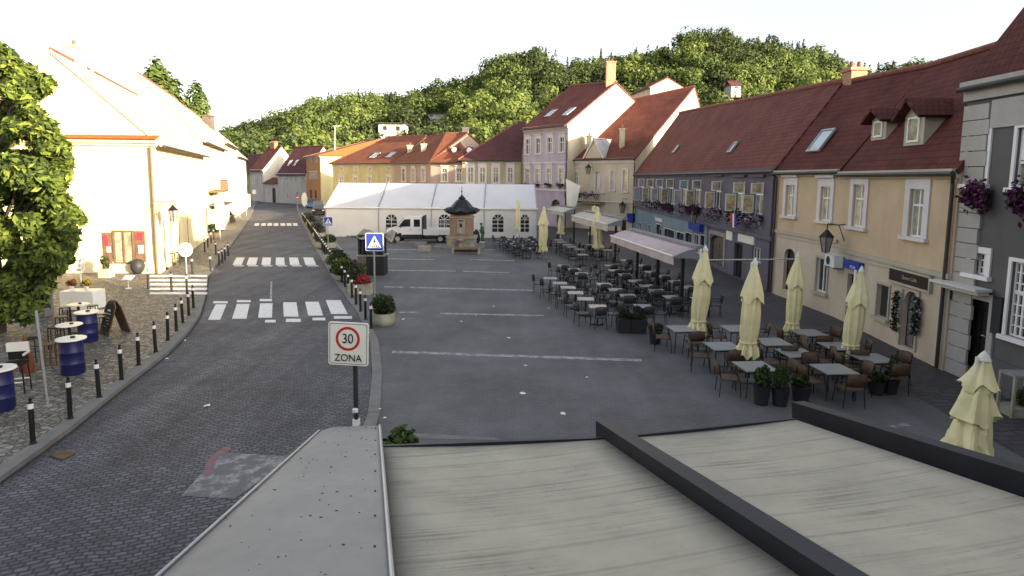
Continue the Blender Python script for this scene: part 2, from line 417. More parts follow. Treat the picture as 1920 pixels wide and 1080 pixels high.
# ------------------------------------------------------------------ mesh helpers
LOC = {}
def unit(v):
    v = Vector(v)
    return v.normalized()
class MB:
    def __init__(s):
        s.v, s.f, s.mi, s.uv = [], [], [], []
    def face(s, pts, mi=0, uv=None):
        k = len(s.v)
        s.v += [Vector(p) for p in pts]
        s.f.append(tuple(range(k, k + len(pts))))
        s.mi.append(mi)
        s.uv.append(uv)
        return s
    def obox(s, o, a, b, c, mi=0):
        "box from corner o with edge vectors a, b, c"
        o, a, b, c = Vector(o), Vector(a), Vector(b), Vector(c)
        if a.cross(b).dot(c) < 0:
            a, b = b, a
        p = [o, o + a, o + a + b, o + b, o + c, o + a + c, o + a + b + c, o + b + c]
        for q in ((3, 2, 1, 0), (4, 5, 6, 7), (0, 1, 5, 4), (1, 2, 6, 5), (2, 3, 7, 6), (3, 0, 4, 7)):
            s.face([p[i] for i in q], mi)
        return s
    def box(s, c, sz, rz=0.0, mi=0):
        c = Vector(c)
        x = Vector((math.cos(rz), math.sin(rz), 0)) * sz[0]
        y = Vector((-math.sin(rz), math.cos(rz), 0)) * sz[1]
        z = Z * sz[2]
        return s.obox(c - x / 2 - y / 2 - z / 2, x, y, z, mi)
    def tube(s, p0, p1, r0, r1=None, n=8, mi=0, cap=True):
        p0, p1 = Vector(p0), Vector(p1)
        r1 = r0 if r1 is None else r1
        d = (p1 - p0).normalized()
        a = d.orthogonal().normalized()
        b = d.cross(a)
        A = [p0 + (a * math.cos(t) + b * math.sin(t)) * r0 for t in [2 * math.pi * i / n for i in range(n)]]
        B = [p1 + (a * math.cos(t) + b * math.sin(t)) * r1 for t in [2 * math.pi * i / n for i in range(n)]]
        for i in range(n):
            j = (i + 1) % n
            s.face([A[i], A[j], B[j], B[i]], mi)
        if cap:
            s.face(A[::-1], mi); s.face(B, mi)
        return s
    def path(s, pts, r, n=6, mi=0):
        for p, q in zip(pts, pts[1:]):
            s.tube(p, q, r, n=n, mi=mi)
        return s
    def lathe(s, prof, c=(0, 0, 0), n=16, mi=0, rot=0.0, sx=1.0, sy=1.0):
        "prof: (radius, z) from bottom to top"
        c = Vector(c)
        rings = [[c + Vector((r * sx * math.cos(rot + 2 * math.pi * i / n), r * sy * math.sin(rot + 2 * math.pi * i / n), z)) for i in range(n)] for r, z in prof]
        for A, B in zip(rings, rings[1:]):
            for i in range(n):
                j = (i + 1) % n
                s.face([A[i], A[j], B[j], B[i]], mi)
        if prof[0][0] > 1e-4:
            s.face(rings[0][::-1], mi)
        if prof[-1][0] > 1e-4:
            s.face(rings[-1], mi)
        return s
    def prism(s, pts, ext, mi=0):
        "flat polygon pushed along ext"
        pts = [Vector(p) for p in pts]
        e = Vector(ext)
        s.face(pts[::-1], mi)
        s.face([p + e for p in pts], mi)
        n = len(pts)
        for i in range(n):
            j = (i + 1) % n
            s.face([pts[i], pts[j], pts[j] + e, pts[i] + e], mi)
        return s
    def build(s, name, mats, parent=None, smooth=False, off=None, weld=False):
        if not isinstance(mats, (list, tuple)):
            mats = [mats]
        if off is None:
            off = LOC.get(parent.name, Vector()) if parent is not None else Vector()
        me = bpy.data.meshes.new(name)
        me.from_pydata([tuple(p - off) for p in s.v], [], s.f)
        for m in mats:
            me.materials.append(m)
        if len(mats) > 1:
            me.polygons.foreach_set('material_index', s.mi)
        if any(u is not None for u in s.uv):
            ul = me.uv_layers.new(name='UVMap')
            for poly, u in zip(me.polygons, s.uv):
                if u is not None:
                    for li, w in zip(poly.loop_indices, u):
                        ul.data[li].uv = w
        if weld or smooth:
            bm = bmesh.new(); bm.from_mesh(me)
            bmesh.ops.remove_doubles(bm, verts=bm.verts, dist=1e-4)
            bm.to_mesh(me); bm.free()
        if smooth:
            me.polygons.foreach_set('use_smooth', [True] * len(me.polygons))
            try:
                me.set_sharp_from_angle(angle=R(40))
            except Exception:
                pass
        me.update()
        o = bpy.data.objects.new(name, me)
        COL.objects.link(o)
        if parent is not None:
            o.parent = parent
            LOC[o.name] = off
        return o
def tag(o, label=None, cat=None, group=None, kind=None):
    for k, v in (('label', label), ('category', cat), ('group', group), ('kind', kind)):
        if v:
            o[k] = v
    return o
def thing(name, label, cat, loc=(0, 0, 0), rz=0.0, group=None):
    o = bpy.data.objects.new(name, None)
    o.empty_display_size = .2
    COL.objects.link(o)
    o.location = loc
    o.rotation_euler = (0, 0, rz)
    LOC[o.name] = Vector(loc)
    return tag(o, label, cat, group)
KIDS = {}
def kids(o):
    return list(o.children)
def dup(o, parent=None, loc=None, rz=None, label=None, group=None, scale=None):
    c = o.copy()
    COL.objects.link(c)
    if parent is not None:
        c.parent = parent
    for ch in kids(o):
        dup(ch, c)
    if loc is not None:
        c.location = loc
    if rz is not None:
        c.rotation_euler = (0, 0, rz)
    if scale is not None:
        c.scale = (scale,) * 3 if not isinstance(scale, tuple) else scale
    if label:
        c['label'] = label
    if group:
        c['group'] = group
    return c
def place(proto, used, loc, rz, label, scale=None):
    "first use moves the prototype itself, later uses copy it"
    if proto.name in used:
        return dup(proto, None, loc, rz, label, None, scale)
    used.add(proto.name)
    proto.location = loc
    proto.rotation_euler = (0, 0, rz)
    if scale is not None:
        proto.scale = (scale,) * 3 if not isinstance(scale, tuple) else scale
    proto['label'] = label
    return proto
def sheet(name, pts, z, m, kind='structure'):
    b = MB()
    b.face([(p[0], p[1], z) for p in pts])
    o = b.build(name, m)
    # triangulate concave outlines safely
    bm = bmesh.new(); bm.from_mesh(o.data)
    bmesh.ops.triangulate(bm, faces=bm.faces)
    for f in bm.faces:
        if f.normal.z < 0:
            f.normal_flip()
    bm.to_mesh(o.data); bm.free()
    return tag(o, kind=kind)
def leaf_mesh(name, P, size, mi, mats, parent=None, off=None, N=None, seed=1, aspect=1.0):
    "one mesh of many small bent leaf faces at points P"
    rs = np.random.RandomState(seed)
    n = len(P)
    if N is None:
        N = rs.normal(size=(n, 3))
    N = N / (np.linalg.norm(N, axis=1, keepdims=True) + 1e-9)
    T = rs.normal(size=(n, 3))
    T -= N * (T * N).sum(1, keepdims=True)
    T /= np.linalg.norm(T, axis=1, keepdims=True) + 1e-9
    B = np.cross(N, T)
    s = np.asarray(size).reshape(-1, 1) * np.ones((n, 1))
    T = T * s * aspect
    B = B * s
    k = N * s * .25
    vs = np.stack([P - T, P - B * .62 - k * .3, P + T * .9 - k, P + B * .62 - k * .3], 1).reshape(-1, 3)
    if off is not None:
        vs = vs - np.array(off)
    me = bpy.data.meshes.new(name)
    me.vertices.add(4 * n)
    me.vertices.foreach_set('co', vs.astype(np.float32).ravel())
    me.loops.add(4 * n)
    me.loops.foreach_set('vertex_index', np.arange(4 * n, dtype=np.int32))
    me.polygons.add(n)
    me.polygons.foreach_set('loop_start', np.arange(0, 4 * n, 4, dtype=np.int32))
    for m in mats:
        me.materials.append(m)
    me.polygons.foreach_set('material_index', np.asarray(mi, dtype=np.int32))
    me.update(calc_edges=True)
    me.validate()
    o = bpy.data.objects.new(name, me)
    COL.objects.link(o)
    if parent is not None:
        o.parent = parent
    return o
def blob(c, r, n, rs, shell=.55):
    "n points spread through the outer part of an ellipsoid"
    d = rs.normal(size=(n, 3))
    d /= np.linalg.norm(d, axis=1, keepdims=True)
    q = shell + (1 - shell) * rs.rand(n, 1) ** .7
    return np.array(c) + d * q * np.array(r), d
def bush(name, c, r, n, size, mats, parent=None, off=None, seed=3, weights=None, lumps=5):
    rs = np.random.RandomState(seed)
    P, N, I = [], [], []
    c = np.array(c, float); r = np.array(r, float)
    for k in range(lumps):
        d = rs.normal(size=3); d /= np.linalg.norm(d)
        if lumps == 1:
            d *= 0
        p, nn = blob(c + d * r * .45, r * (.62 if lumps > 1 else 1) * (.8 + .4 * rs.rand()), n // lumps, rs)
        P.append(p); N.append(nn)
        I.append(rs.choice(len(mats), size=len(p), p=weights))
    P = np.concatenate(P); N = np.concatenate(N) + rs.normal(size=P.shape) * .6
    return leaf_mesh(name, P, size * (.7 + .6 * rs.rand(len(P))), np.concatenate(I), mats, parent, off, N, seed)
def text_mesh(name, s, size, m, parent=None, align='CENTER', ext=.004, mtx=None):
    cu = bpy.data.curves.new(name, 'FONT')
    cu.body, cu.size, cu.align_x, cu.align_y, cu.extrude = s, size, align, 'CENTER', ext
    o = bpy.data.objects.new(name, cu)
    COL.objects.link(o)
    dg = bpy.context.evaluated_depsgraph_get()
    me = bpy.data.meshes.new_from_object(o.evaluated_get(dg))
    bpy.data.objects.remove(o)
    bpy.data.curves.remove(cu)
    me.materials.clear(); me.materials.append(m)
    if mtx is not None:
        me.transform(mtx)
    o = bpy.data.objects.new(name, me)
    COL.objects.link(o)
    if parent is not None:
        o.parent = parent
    return o
# ------------------------------------------------------------------ houses
class Facade:
    "upright plane: u along d from A, v = height, w = out towards the viewer"
    def __init__(s, A, B):
        s.A = Vector((A.x, A.y, 0)); s.B = Vector((B.x, B.y, 0))
        s.d = (s.B - s.A).normalized()
        s.L = (s.B - s.A).length
        s.n = Vector((-s.d.y, s.d.x, 0))
    def P(s, u, v, w=0.0):
        return s.A + s.d * u + Z * v - s.n * w
    def px(s, x0, y0, x1, y1):
        xm, ym = (x0 + x1) / 2, (y0 + y1) / 2
        u0 = V(x0, ym, s.A, s.d)[0]; u1 = V(x1, ym, s.A, s.d)[0]
        v1 = V(xm, y0, s.A, s.d)[1]; v0 = V(xm, y1, s.A, s.d)[1]
        return u0, u1, max(v0, .02), v1
    def uv(s, x, y):
        r = V(x, y, s.A, s.d)
        return r[0], r[1]
def fbox(b, F, u0, u1, v0, v1, w0, w1, mi=0):
    b.obox(F.P(u0, v0, w0), F.d * (u1 - u0), Z * (v1 - v0), -F.n * (w1 - w0), mi)
def wall_front(b, F, top, ops, rev=.16, mi=0, base=0.0):
    us = sorted({0.0, F.L} | {max(0, min(F.L, o[0])) for o in ops} | {max(0, min(F.L, o[1])) for o in ops})
    vs = sorted({base, top} | {max(base, min(top, o[2])) for o in ops} | {max(base, min(top, o[3])) for o in ops})
    for u0, u1 in zip(us, us[1:]):
        for v0, v1 in zip(vs, vs[1:]):
            um, vm = (u0 + u1) / 2, (v0 + v1) / 2
            if any(o[0] < um < o[1] and o[2] < vm < o[3] for o in ops):
                continue
            b.face([F.P(u0, v0), F.P(u1, v0), F.P(u1, v1), F.P(u0, v1)], mi)
    for o in ops:
        u0, u1, v0, v1 = o[:4]
        b.face([F.P(u0, v0), F.P(u0, v0, -rev), F.P(u1, v0, -rev), F.P(u1, v0)], mi)
        b.face([F.P(u0, v1), F.P(u1, v1), F.P(u1, v1, -rev), F.P(u0, v1, -rev)], mi)
        b.face([F.P(u0, v0), F.P(u0, v1), F.P(u0, v1, -rev), F.P(u0, v0, -rev)], mi)
        b.face([F.P(u1, v0), F.P(u1, v0, -rev), F.P(u1, v1, -rev), F.P(u1, v1)], mi)
        if len(o) > 4 and o[4]:  # arched head: fill the corners
            r = (u1 - u0) / 2; rise = o[4]
            um = (u0 + u1) / 2
            for sg in (-1, 1):
                corner = F.P(um + sg * r, v1)
                arc = [F.P(um + sg * r * math.cos(t), v1 - rise + rise * math.sin(t)) for t in [k * math.pi / 2 / 6 for k in range(7)]]
                for p, q in zip(arc, arc[1:]):
                    b.face([corner, p, q] if sg > 0 else [corner, q, p], mi)
                for p, q in zip(arc, arc[1:]):
                    b.face([p, q, q + F.n * rev, p + F.n * rev], mi)
def window(F, root, box, style='win', pane=None, frame=None, sur=None, hood=0, sill=True, cols=2, transom=.66, rev=.14, name='window', arch=0, rows=0, surw=.12, bar=.05, label=None):
    u0, u1, v0, v1 = box
    b = MB()
    mats = [frame or M['winframe'], sur or M['surround']]
    wd = u1 - u0; ht = v1 - v0
    if style == 'win':
        w0, w1 = -rev, -rev + .07
        fbox(b, F, u0, u0 + bar, v0, v1, w0, w1); fbox(b, F, u1 - bar, u1, v0, v1, w0, w1)
        fbox(b, F, u0 + bar, u1 - bar, v1 - bar, v1, w0, w1); fbox(b, F, u0 + bar, u1 - bar, v0, v0 + bar, w0, w1)
        for k in range(1, cols):
            x = u0 + wd * k / cols
            fbox(b, F, x - bar * .6, x + bar * .6, v0 + bar, v1 - bar, w0 + .003, w1 - .004)
        if transom:
            y = v0 + ht * transom
            fbox(b, F, u0 + bar, u1 - bar, y - bar * .7, y + bar * .7, w0 + .001, w1 + .012)
        for k in range(1, rows):
            y = v0 + ht * k / rows
            fbox(b, F, u0 + bar, u1 - bar, y - bar * .35, y + bar * .35, w0 + .001, w1 - .008)
    if surw and sur is not False:
        s = surw
        fbox(b, F, u0 - s, u0 - .002, v0, v1, .002, .05, 1); fbox(b, F, u1 + .002, u1 + s, v0, v1, .002, .05, 1)
        fbox(b, F, u0 - s, u1 + s, v1 + .002, v1 + s, .002, .052, 1)
        if hood:
            fbox(b, F, u0 - s - .08, u1 + s + .08, v1 + s + hood, v1 + s + hood + .1, .002, .16, 1)
            fbox(b, F, u0 - s * .8, u1 + s * .8, v1 + s + .001, v1 + s + hood - .001, .002, .035, 1)
        if sill:
            fbox(b, F, u0 - s - .06, u1 + s + .06, v0 - .12, v0 - .004, .002, .14, 1)
    w = b.build(name, mats, root)
    if label:
        w['label'] = label
    p = MB()
    p.face([F.P(u0, v0, -rev + .02), F.P(u1, v0, -rev + .02), F.P(u1, v1, -rev + .02), F.P(u0, v1, -rev + .02)])
    p.build('pane', pane or M['glass'], w)
    return w
def door(F, root, box, m=None, rev=.2, arch=0, sur=None, surw=.14, name='door', label=None, glazed=False, handle=True):
    u0, u1, v0, v1 = box
    b = MB()
    fbox(b, F, u0, u1, v0, v1, -rev - .05, -rev + .01)
    wd = u1 - u0; ht = v1 - v0
    um = (u0 + u1) / 2
    for x0, x1 in ((u0 + wd * .07, um - wd * .03), (um + wd * .03, u1 - wd * .07)):
        for y0, y1 in ((.06, .38), (.44, .82 if not arch else .7)):
            fbox(b, F, x0, x1, v0 + ht * y0, v0 + ht * y1, -rev + .011, -rev + .04)
    mats = [m or M['door'], sur or M['surround']]
    if sur:
        s = surw
        fbox(b, F, u0 - s, u0 - .002, v0, v1, .002, .06, 1); fbox(b, F, u1 + .002, u1 + s, v0, v1, .002, .06, 1)
        fbox(b, F, u0 - s, u1 + s, v1 + .002, v1 + s, .002, .062, 1)
    o = b.build(name, mats, root)
    if label:
        o['label'] = label
    if handle:
        h = MB()
        h.tube(F.P(um + .07, v0 + 1.0, -rev + .012), F.P(um + .07, v0 + 1.0, -rev + .09), .018)
        h.tube(F.P(um + .07, v0 + 1.0, -rev + .08), F.P(um + .19, v0 + 1.0, -rev + .08), .013)
        h.build('handle', M['steel'], o)
    return o
def roof_quad(b, e0, e1, r1, r0, th=.14, mi=0):
    "slope with eave e0-e1 and ridge r0-r1, as a slab with tile UVs"
    e0, e1, r0, r1 = map(Vector, (e0, e1, r0, r1))
    d = (e1 - e0).normalized()
    n = d.cross((r0 + r1) / 2 - (e0 + e1) / 2).normalized()
    if n.z < 0:
        n = -n
    up = ((r0 + r1) / 2 - (e0 + e1) / 2)
    up = (up - d * up.dot(d)).normalized()
    def uv(p):
        return ((p - e0).dot(d), (p - e0).dot(up))
    T = [e0, e1, r1, r0]
    if (T[1] - T[0]).cross(T[2] - T[0]).dot(n) < 0:
        T = T[::-1]
    b.face(T, mi, [uv(p) for p in T])
    Bt = [p - n * th for p in T]
    b.face(Bt[::-1], mi, [uv(p) for p in Bt[::-1]])
    k = len(T)
    for i in range(k):
        j = (i + 1) % k
        if (T[i] - T[j]).length < 1e-5:
            continue
        q = [T[i], Bt[i], Bt[j], T[j]]
        b.face(q, mi, [uv(p) for p in q])
def house(name, label, A, B, eave, depth=9.0, rise=4.0, wall=None, roof=None, wins=(), doors=(), n=None, RL=None, RR=None,
          hipL=0.0, hipR=0.0, over=.4, cornice=.3, cmat=None, group=None, pipe=None, plinth=None, sidewall=None, gutter=True,
          low=None, cat='house', th=.16, verge=.06, extra_ops=()):
    F = Facade(A, B)
    if n is not None:
        F_n = unit(n)
    else:
        F_n = F.n
    root = thing(name, label, cat, F.A, 0, group)
    A2, B2 = F.A + F_n * depth, F.B + F_n * depth
    E = Z * eave
    ridL = Vector(RL) if RL is not None else (F.A + A2) / 2 + Z * (eave + rise) + F.d * hipL
    ridR = Vector(RR) if RR is not None else (F.B + B2) / 2 + Z * (eave + rise) - F.d * hipR
    ops = [tuple(w['box']) + (w.get('arch', 0),) for w in wins] + [tuple(w['box']) + (w.get('arch', 0),) for w in doors] + list(extra_ops)
    wm = wall or WALL['cream']
    sm = sidewall or wm
    b = MB()
    if low:  # (height, material): ground floor in its own plaster
        lo = [o for o in ops if (o[2] + o[3]) / 2 < low[0]]
        hi = [o for o in ops if (o[2] + o[3]) / 2 >= low[0]]
        wall_front(b, F, low[0], [(o[0], o[1], o[2], min(o[3], low[0] - .01)) + tuple(o[4:]) for o in lo], mi=2)
        wall_front(b, F, eave, [(o[0], o[1], max(o[2], low[0] + .01), o[3]) + tuple(o[4:]) for o in hi], base=low[0])
    else:
        wall_front(b, F, eave, ops)
    b.face([F.A, F.A + E, A2 + E, A2], 1); b.face([F.B, B2, B2 + E, F.B + E], 1)
    b.face([A2, A2 + E, B2 + E, B2], 1)
    if not hipL:
        b.face([F.A + E, ridL - Z * .1, A2 + E], 1)
    if not hipR:
        b.face([F.B + E, B2 + E, ridR - Z * .1], 1)
    # dark inside so openings never show the far side
    b.build('wall', [wm, sm, low[1] if low else wm], root)
    # roof slopes, carried out over the eaves
    r = MB()
    def ext(p, rd):  # eave point pushed out and down along the slope
        h = Vector((p.x - rd.x, p.y - rd.y, 0))
        k = over / max(h.length, .1)
        return p + (p - rd) * k
    vl = F.d * (-verge if not hipL else -over); vr = F.d * (verge if not hipR else over)
    eL, eR = ext(F.A + E, ridL if not hipL else ridL - F.d * hipL), ext(F.B + E, ridR if not hipR else ridR + F.d * hipR)
    eL2, eR2 = ext(A2 + E, ridL if not hipL else ridL - F.d * hipL), ext(B2 + E, ridR if not hipR else ridR + F.d * hipR)
    up = Z * th
    rl, rr = ridL + (vl if not hipL else Vector()), ridR + (vr if not hipR else Vector())
    roof_quad(r, eL + vl + up, eR + vr + up, rr + up, rl + up, th)
    roof_quad(r, eR2 + vr + up, eL2 + vl + up, rl + up, rr + up, th)
    if hipL:
        roof_quad(r, eL2 + vl + up, eL + vl + up, rl + up, rl + up, th)
    if hipR:
        roof_quad(r, eR + vr + up, eR2 + vr + up, rr + up, rr + up, th)
    ro = r.build('roof', roof or ROOF['red'], root)
    t = MB()
    t.tube(rl + Z * (th + .02), rr + Z * (th + .02), .11, n=8)
    if hipL:
        t.tube(rl + Z * (th + .01), eL + vl + Z * (th + .01), .1); t.tube(rl + Z * (th + .01), eL2 + vl + Z * (th + .01), .1)
    if hipR:
        t.tube(rr + Z * (th + .01), eR + vr + Z * (th + .01), .1); t.tube(rr + Z * (th + .01), eR2 + vr + Z * (th + .01), .1)
    t.build('ridge_cap', M['ridge'], ro)
    if cornice:
        c = MB()
        fbox(c, F, -.02, F.L + .02, eave - cornice, eave - cornice * .45, .002, .12)
        fbox(c, F, -.03, F.L + .03, eave - cornice * .45 + .001, eave - .02, .002, .26)
        c.build('cornice', cmat or M['surround'], root)
    if gutter:
        g = MB()
        p0, p1 = eL + vl - F.n * .06 + Z * (th - .08), eR + vr - F.n * .06 + Z * (th - .08)
        g.tube(p0, p1, .075, n=8)
        go = g.build('gutter', M['gutter'], root)
        if pipe is not None:
            u = .15 if pipe == 'L' else F.L - .15
            g = MB()
            q = (p0 if pipe == 'L' else p1)
            g.path([q, F.P(u, eave - .45, .09), F.P(u, .05, .09)], .055, n=8)
            g.build('downpipe', M['gutter'], go)
    if plinth:
        c = MB()
        xs = [0.0]
        for o in sorted(o for o in ops if o[2] < plinth[0] - .05):
            if o[0] > xs[-1] + .05:
                fbox(c, F, xs[-1], o[0] - .02, .0, plinth[0], .002, .06)
            xs.append(o[1] + .02)
        if xs[-1] < F.L:
            fbox(c, F, xs[-1], F.L, .0, plinth[0], .002, .06)
        c.build('plinth', plinth[1], root)
    for w in wins:
        k = {a: q for a, q in w.items() if a not in ('box', 'arch')}
        window(F, root, w['box'], **k)
    for w in doors:
        k = {a: q for a, q in w.items() if a not in ('box',)}
        door(F, root, w['box'], **k)
    return root, F, ro
def chimney(ro, base, w, d, h, m=None, rz=0.0, pots=1):
    b = MB()
    b.box(base + Z * (h / 2 - .4), (w, d, h + .8), rz)
    b.box(base + Z * (h + .06), (w + .16, d + .16, .14), rz)
    o = b.build('chimney', m or M['brick'], ro)
    p = MB()
    for k in range(pots):
        p.tube(base + Vector(((k - (pots - 1) / 2) * .35, 0, h + .13)), base + Vector(((k - (pots - 1) / 2) * .35, 0, h + .45)), .1, .085, n=10)
    p.build('chimney_pot', M['ridge'], o)
    return o
def skylight(root, p, d, up, w=.7, h=1.1, glass=None):
    "roof window lying on the slope: centre p, d along the eave, up along the slope"
    n = d.cross(up).normalized()
    if n.z < 0:
        n = -n
    b = MB()
    o = p - d * w / 2 - up * h / 2 + n * .02
    b.obox(o, d * w, up * .08, n * .1); b.obox(o + up * (h - .08), d * w, up * .08, n * .1)
    b.obox(o + up * .081, d * .07, up * (h - .162), n * .1); b.obox(o + d * (w - .07) + up * .081, d * .07, up * (h - .162), n * .1)
    k = b.build('skylight', M['steel'], root)
    g = MB()
    q = o + n * .06
    g.face([q + d * .07 + up * .08, q + d * (w - .07) + up * .08, q + d * (w - .07) + up * (h - .08), q + d * .07 + up * (h - .08)])
    g.build('pane', glass or M['skyglass'], k)
    return k
M['skyglass'] = glass_mat('skylight_glass', (.3, .33, .38), rough=.05)
# ------------------------------------------------------------------ world and light
def setup_world(el=11.0, az=125.0, sky=.13, sun=5.0, expo=1.9):
    w = bpy.data.worlds.new('World')
    S.world = w
    w.use_nodes = True
    nt = w.node_tree
    bg = nt.nodes['Background']
    st = nt.nodes.new('ShaderNodeTexSky')
    st.sky_type = 'NISHITA'
    st.sun_disc = False
    st.sun_elevation = R(el)
    st.sun_rotation = R(az)
    st.altitude = 150
    st.air_density, st.dust_density, st.ozone_density = 1.0, 3.5, .6
    hs = nt.nodes.new('ShaderNodeHueSaturation')
    hs.inputs['Saturation'].default_value = .45
    nt.links.new(st.outputs[0], hs.inputs['Color'])
    nt.links.new(hs.outputs[0], bg.inputs['Color'])
    bg.inputs['Strength'].default_value = sky
    l = bpy.data.lights.new('sun', 'SUN')
    l.energy, l.angle, l.color = sun, R(.5), (1.0, .82, .55)
    o = bpy.data.objects.new('sun', l)
    COL.objects.link(o)
    a = R(az)
    v = -Vector((math.sin(a) * math.cos(R(el)), math.cos(a) * math.cos(R(el)), math.sin(R(el))))
    o.rotation_euler = v.to_track_quat('-Z', 'Y').to_euler()
    o.location = (20, -20, 30)
    vs = S.view_settings
    vs.view_transform, vs.look, vs.exposure, vs.gamma = 'Standard', 'None', expo, 1.0
    S.render.engine = 'CYCLES'
    S.cycles.use_denoising = True
    S.cycles.max_bounces = 6
    S.cycles.diffuse_bounces = 3
    S.cycles.sample_clamp_indirect = 6
setup_world()
# ------------------------------------------------------------------ ground
def gp(*pts):
    return [G(*p) for p in pts]
RD = unit((-.384, 1, 0))           # street direction
RN = Vector((RD.y, -RD.x, 0))      # to the right of it
sheet('ground', [(-900, -60), (900, -60), (900, 1500), (-900, 1500)], -.03, M['ground'])
KL = [G(-160, 1000), G(0, 905), G(132, 810), G(220, 738), G(315, 665), G(352, 627), G(375, 594), G(384, 563), G(391, 517), G(412, 491), G(440, 452), G(463, 420), G(474, 398), G(478, 388)]
KR = [G(640, 900), G(668, 840), G(690, 775), G(698, 700), G(694, 640), G(672, 590), G(625, 524), G(590, 464), G(570, 424), G(560, 403), G(556, 388)]
far_l = KL[-1] + RD * 220; far_r = KR[-1] + RD * 220
sheet('road', [KL[0] + Vector((-3, -12, 0))] + [k - RN * .3 for k in KL] + [far_l, far_r] + [k + RN * .3 for k in KR[::-1]] + [KR[0] + Vector((3, -14, 0))], 0.0, M['road'])
sheet('square', [KR[0] + Vector((3, -14, 0))] + KR + [far_r, (60, 260), (60, -14)], .004, M['asphalt'])
sheet('pavement', [KL[0] + Vector((-3, -12, 0))] + KL + [far_l, (-140, 260), (-140, -14)], .10, M['pebble'])
def strip(name, pts, w, z0, z1, m, side=1):
    b = MB()
    for p, q in zip(pts, pts[1:]):
        d = (q - p).normalized(); n = Vector((d.y, -d.x, 0)) * side
        e = d * .02
        b.obox(Vector((p.x, p.y, z0)) - e, q - p + e * 2, n * w, Z * (z1 - z0))
    return tag(b.build(name, m), kind='structure')
strip('kerb', KL, .32, -.02, .108, M['kerb'], -1)
strip('gutter_joint', [k + RN * .002 for k in KL[:9]], .07, -.02, .006, M['kerbdark'], 1)
strip('kerb', KR, .28, -.02, .03, M['kerb'], 1)
# paving in front of the right-hand houses
tanA, tanK, tanB = G(1445, 549), G(1562, 594), G(1766, 695)
sheet('pavement', [G(1030, 470), G(1100, 505), G(1250, 560), G(1480, 640), G(1720, 745), G(1990, 900), (30, 6), (30, 80), (4, 80)], .009, M['walk'])
def mark(name, quads, m, z=.0085):
    b = MB()
    for q in quads:
        pts = [G(*p) for p in q]
        b.face([(p.x, p.y, z) for p in pts])
    o = b.build(name, m)
    bm = bmesh.new(); bm.from_mesh(o.data)
    for f in bm.faces:
        if f.normal.z < 0:
            f.normal_flip()
    bm.to_mesh(o.data); bm.free()
    return tag(o, kind='structure')
def vpx(x, y, y2, vp=(520, 335)):
    return vp[0] + (x - vp[0]) * (y2 - vp[1]) / (y - vp[1])
q = []
for x0, x1, yn, yf in ((390, 413, 600, 571), (435, 462, 598, 570), (484, 510, 596, 569), (532, 560, 594, 567), (578, 606, 592, 566), (621, 652, 589, 563)):
    q.append([(x0, yn), (x1, yn), (vpx(x1, yn, yf), yf), (vpx(x0, yn, yf), yf)])
for x0, x1, y0, y1 in ((497, 517, 605, 600), (536, 564, 604, 598), (586, 610, 601, 596), (626, 660, 598, 593), (400, 427, 569, 565), (444, 470, 567, 563), (487, 510, 565, 561)):
    q.append([(x0, y0), (x1, y0), (x1, y1), (x0, y1)])
mark('zebra_crossing_marking', q, M['paint'])
q = []
for x0, x1 in ((436, 453), (462, 480), (490, 507), (517, 534), (544, 562), (573, 593)):
    yn, yf = 497, 483
    q.append([(x0, yn), (x1, yn), (vpx(x1, yn, yf), yf), (vpx(x0, yn, yf), yf)])
    q.append([(x0 + 3, 499.5), (x1 + 4, 499.5), (x1 + 4, 497.9), (x0 + 3, 497.9)])
mark('zebra_crossing_marking', q, M['paint'])
q = []
for x0 in (476, 489, 501, 513, 526, 538, 550):
    q.append([(x0, 423.5), (x0 + 9, 423.5), (vpx(x0 + 9, 423.5, 418.5), 418.5), (vpx(x0, 423.5, 418.5), 418.5)])
mark('zebra_crossing_marking', q, M['paint'])
q = [[(280, y + 4.2), (388, y + 4.2), (389, y), (282, y)] for y in (519, 527, 535, 543.5, 552)]
mark('zebra_crossing_marking', q, M['paint'], .1085)
q = []
for a, b_, w in (((735, 660), (1203, 676), 4.5), ((825, 588), (1020, 592), 2.6), ((748, 586), (785, 586), 2.4), ((720, 538), (757, 539), 2), ((768, 539), (1003, 545), 2.4),
                 ((728, 507), (855, 508.5), 1.6), ((868, 509), (955, 511.5), 1.6), ((726, 485.5), (815, 487), 1.4), ((880, 487), (965, 489), 1.3), ((720, 467.5), (800, 468.5), 1.1), ((903, 468), (930, 469), 1.2)):
    q.append([(a[0], a[1] + w / 2), (b_[0], b_[1] + w / 2), (b_[0], b_[1] - w / 2), (a[0], a[1] - w / 2)])
q.append([(627, 455), (629.5, 454), (647, 473), (643.5, 474)])
q.append([(1650, 801), (1662, 804), (1707, 799), (1698, 794)])
q.append([(506, 560), (510, 560), (510.5, 528), (507, 528)])
mark('parking_line_marking', q, M['paintworn'])
# worn painted 30 zone panel on the setts
q = [[(341, 930), (440, 936), (552, 857), (412, 848)]]
M['paintfaint'] = paint_mat('road_paint_faint', (.27, .27, .28), (.1, .1, .11), .55, 3)
mark('speed_zone_marking', q, M['paintfaint'], .0065)
b = MB()
c0 = (G(341, 930) + G(440, 936) + G(552, 857) + G(412, 848)) / 4 + RD * .5
for k in range(12, 23):
    t0, t1 = 2 * math.pi * k / 40, 2 * math.pi * (k + 1) / 40
    pt = lambda t, r: c0 + RN * math.cos(t) * r * .8 + RD * math.sin(t) * r * 1.4 + Z * .0105
    b.face([pt(t0, .48), pt(t0, .68), pt(t1, .68), pt(t1, .48)])
o = b.build('speed_zone_ring_marking', M['paintred'])
o.data.flip_normals()
tag(o, kind='structure')
mark('pale_paving_strip', [[(757, 822), (940, 826), (930, 821), (760, 812)]], M['kerb'], .0095)
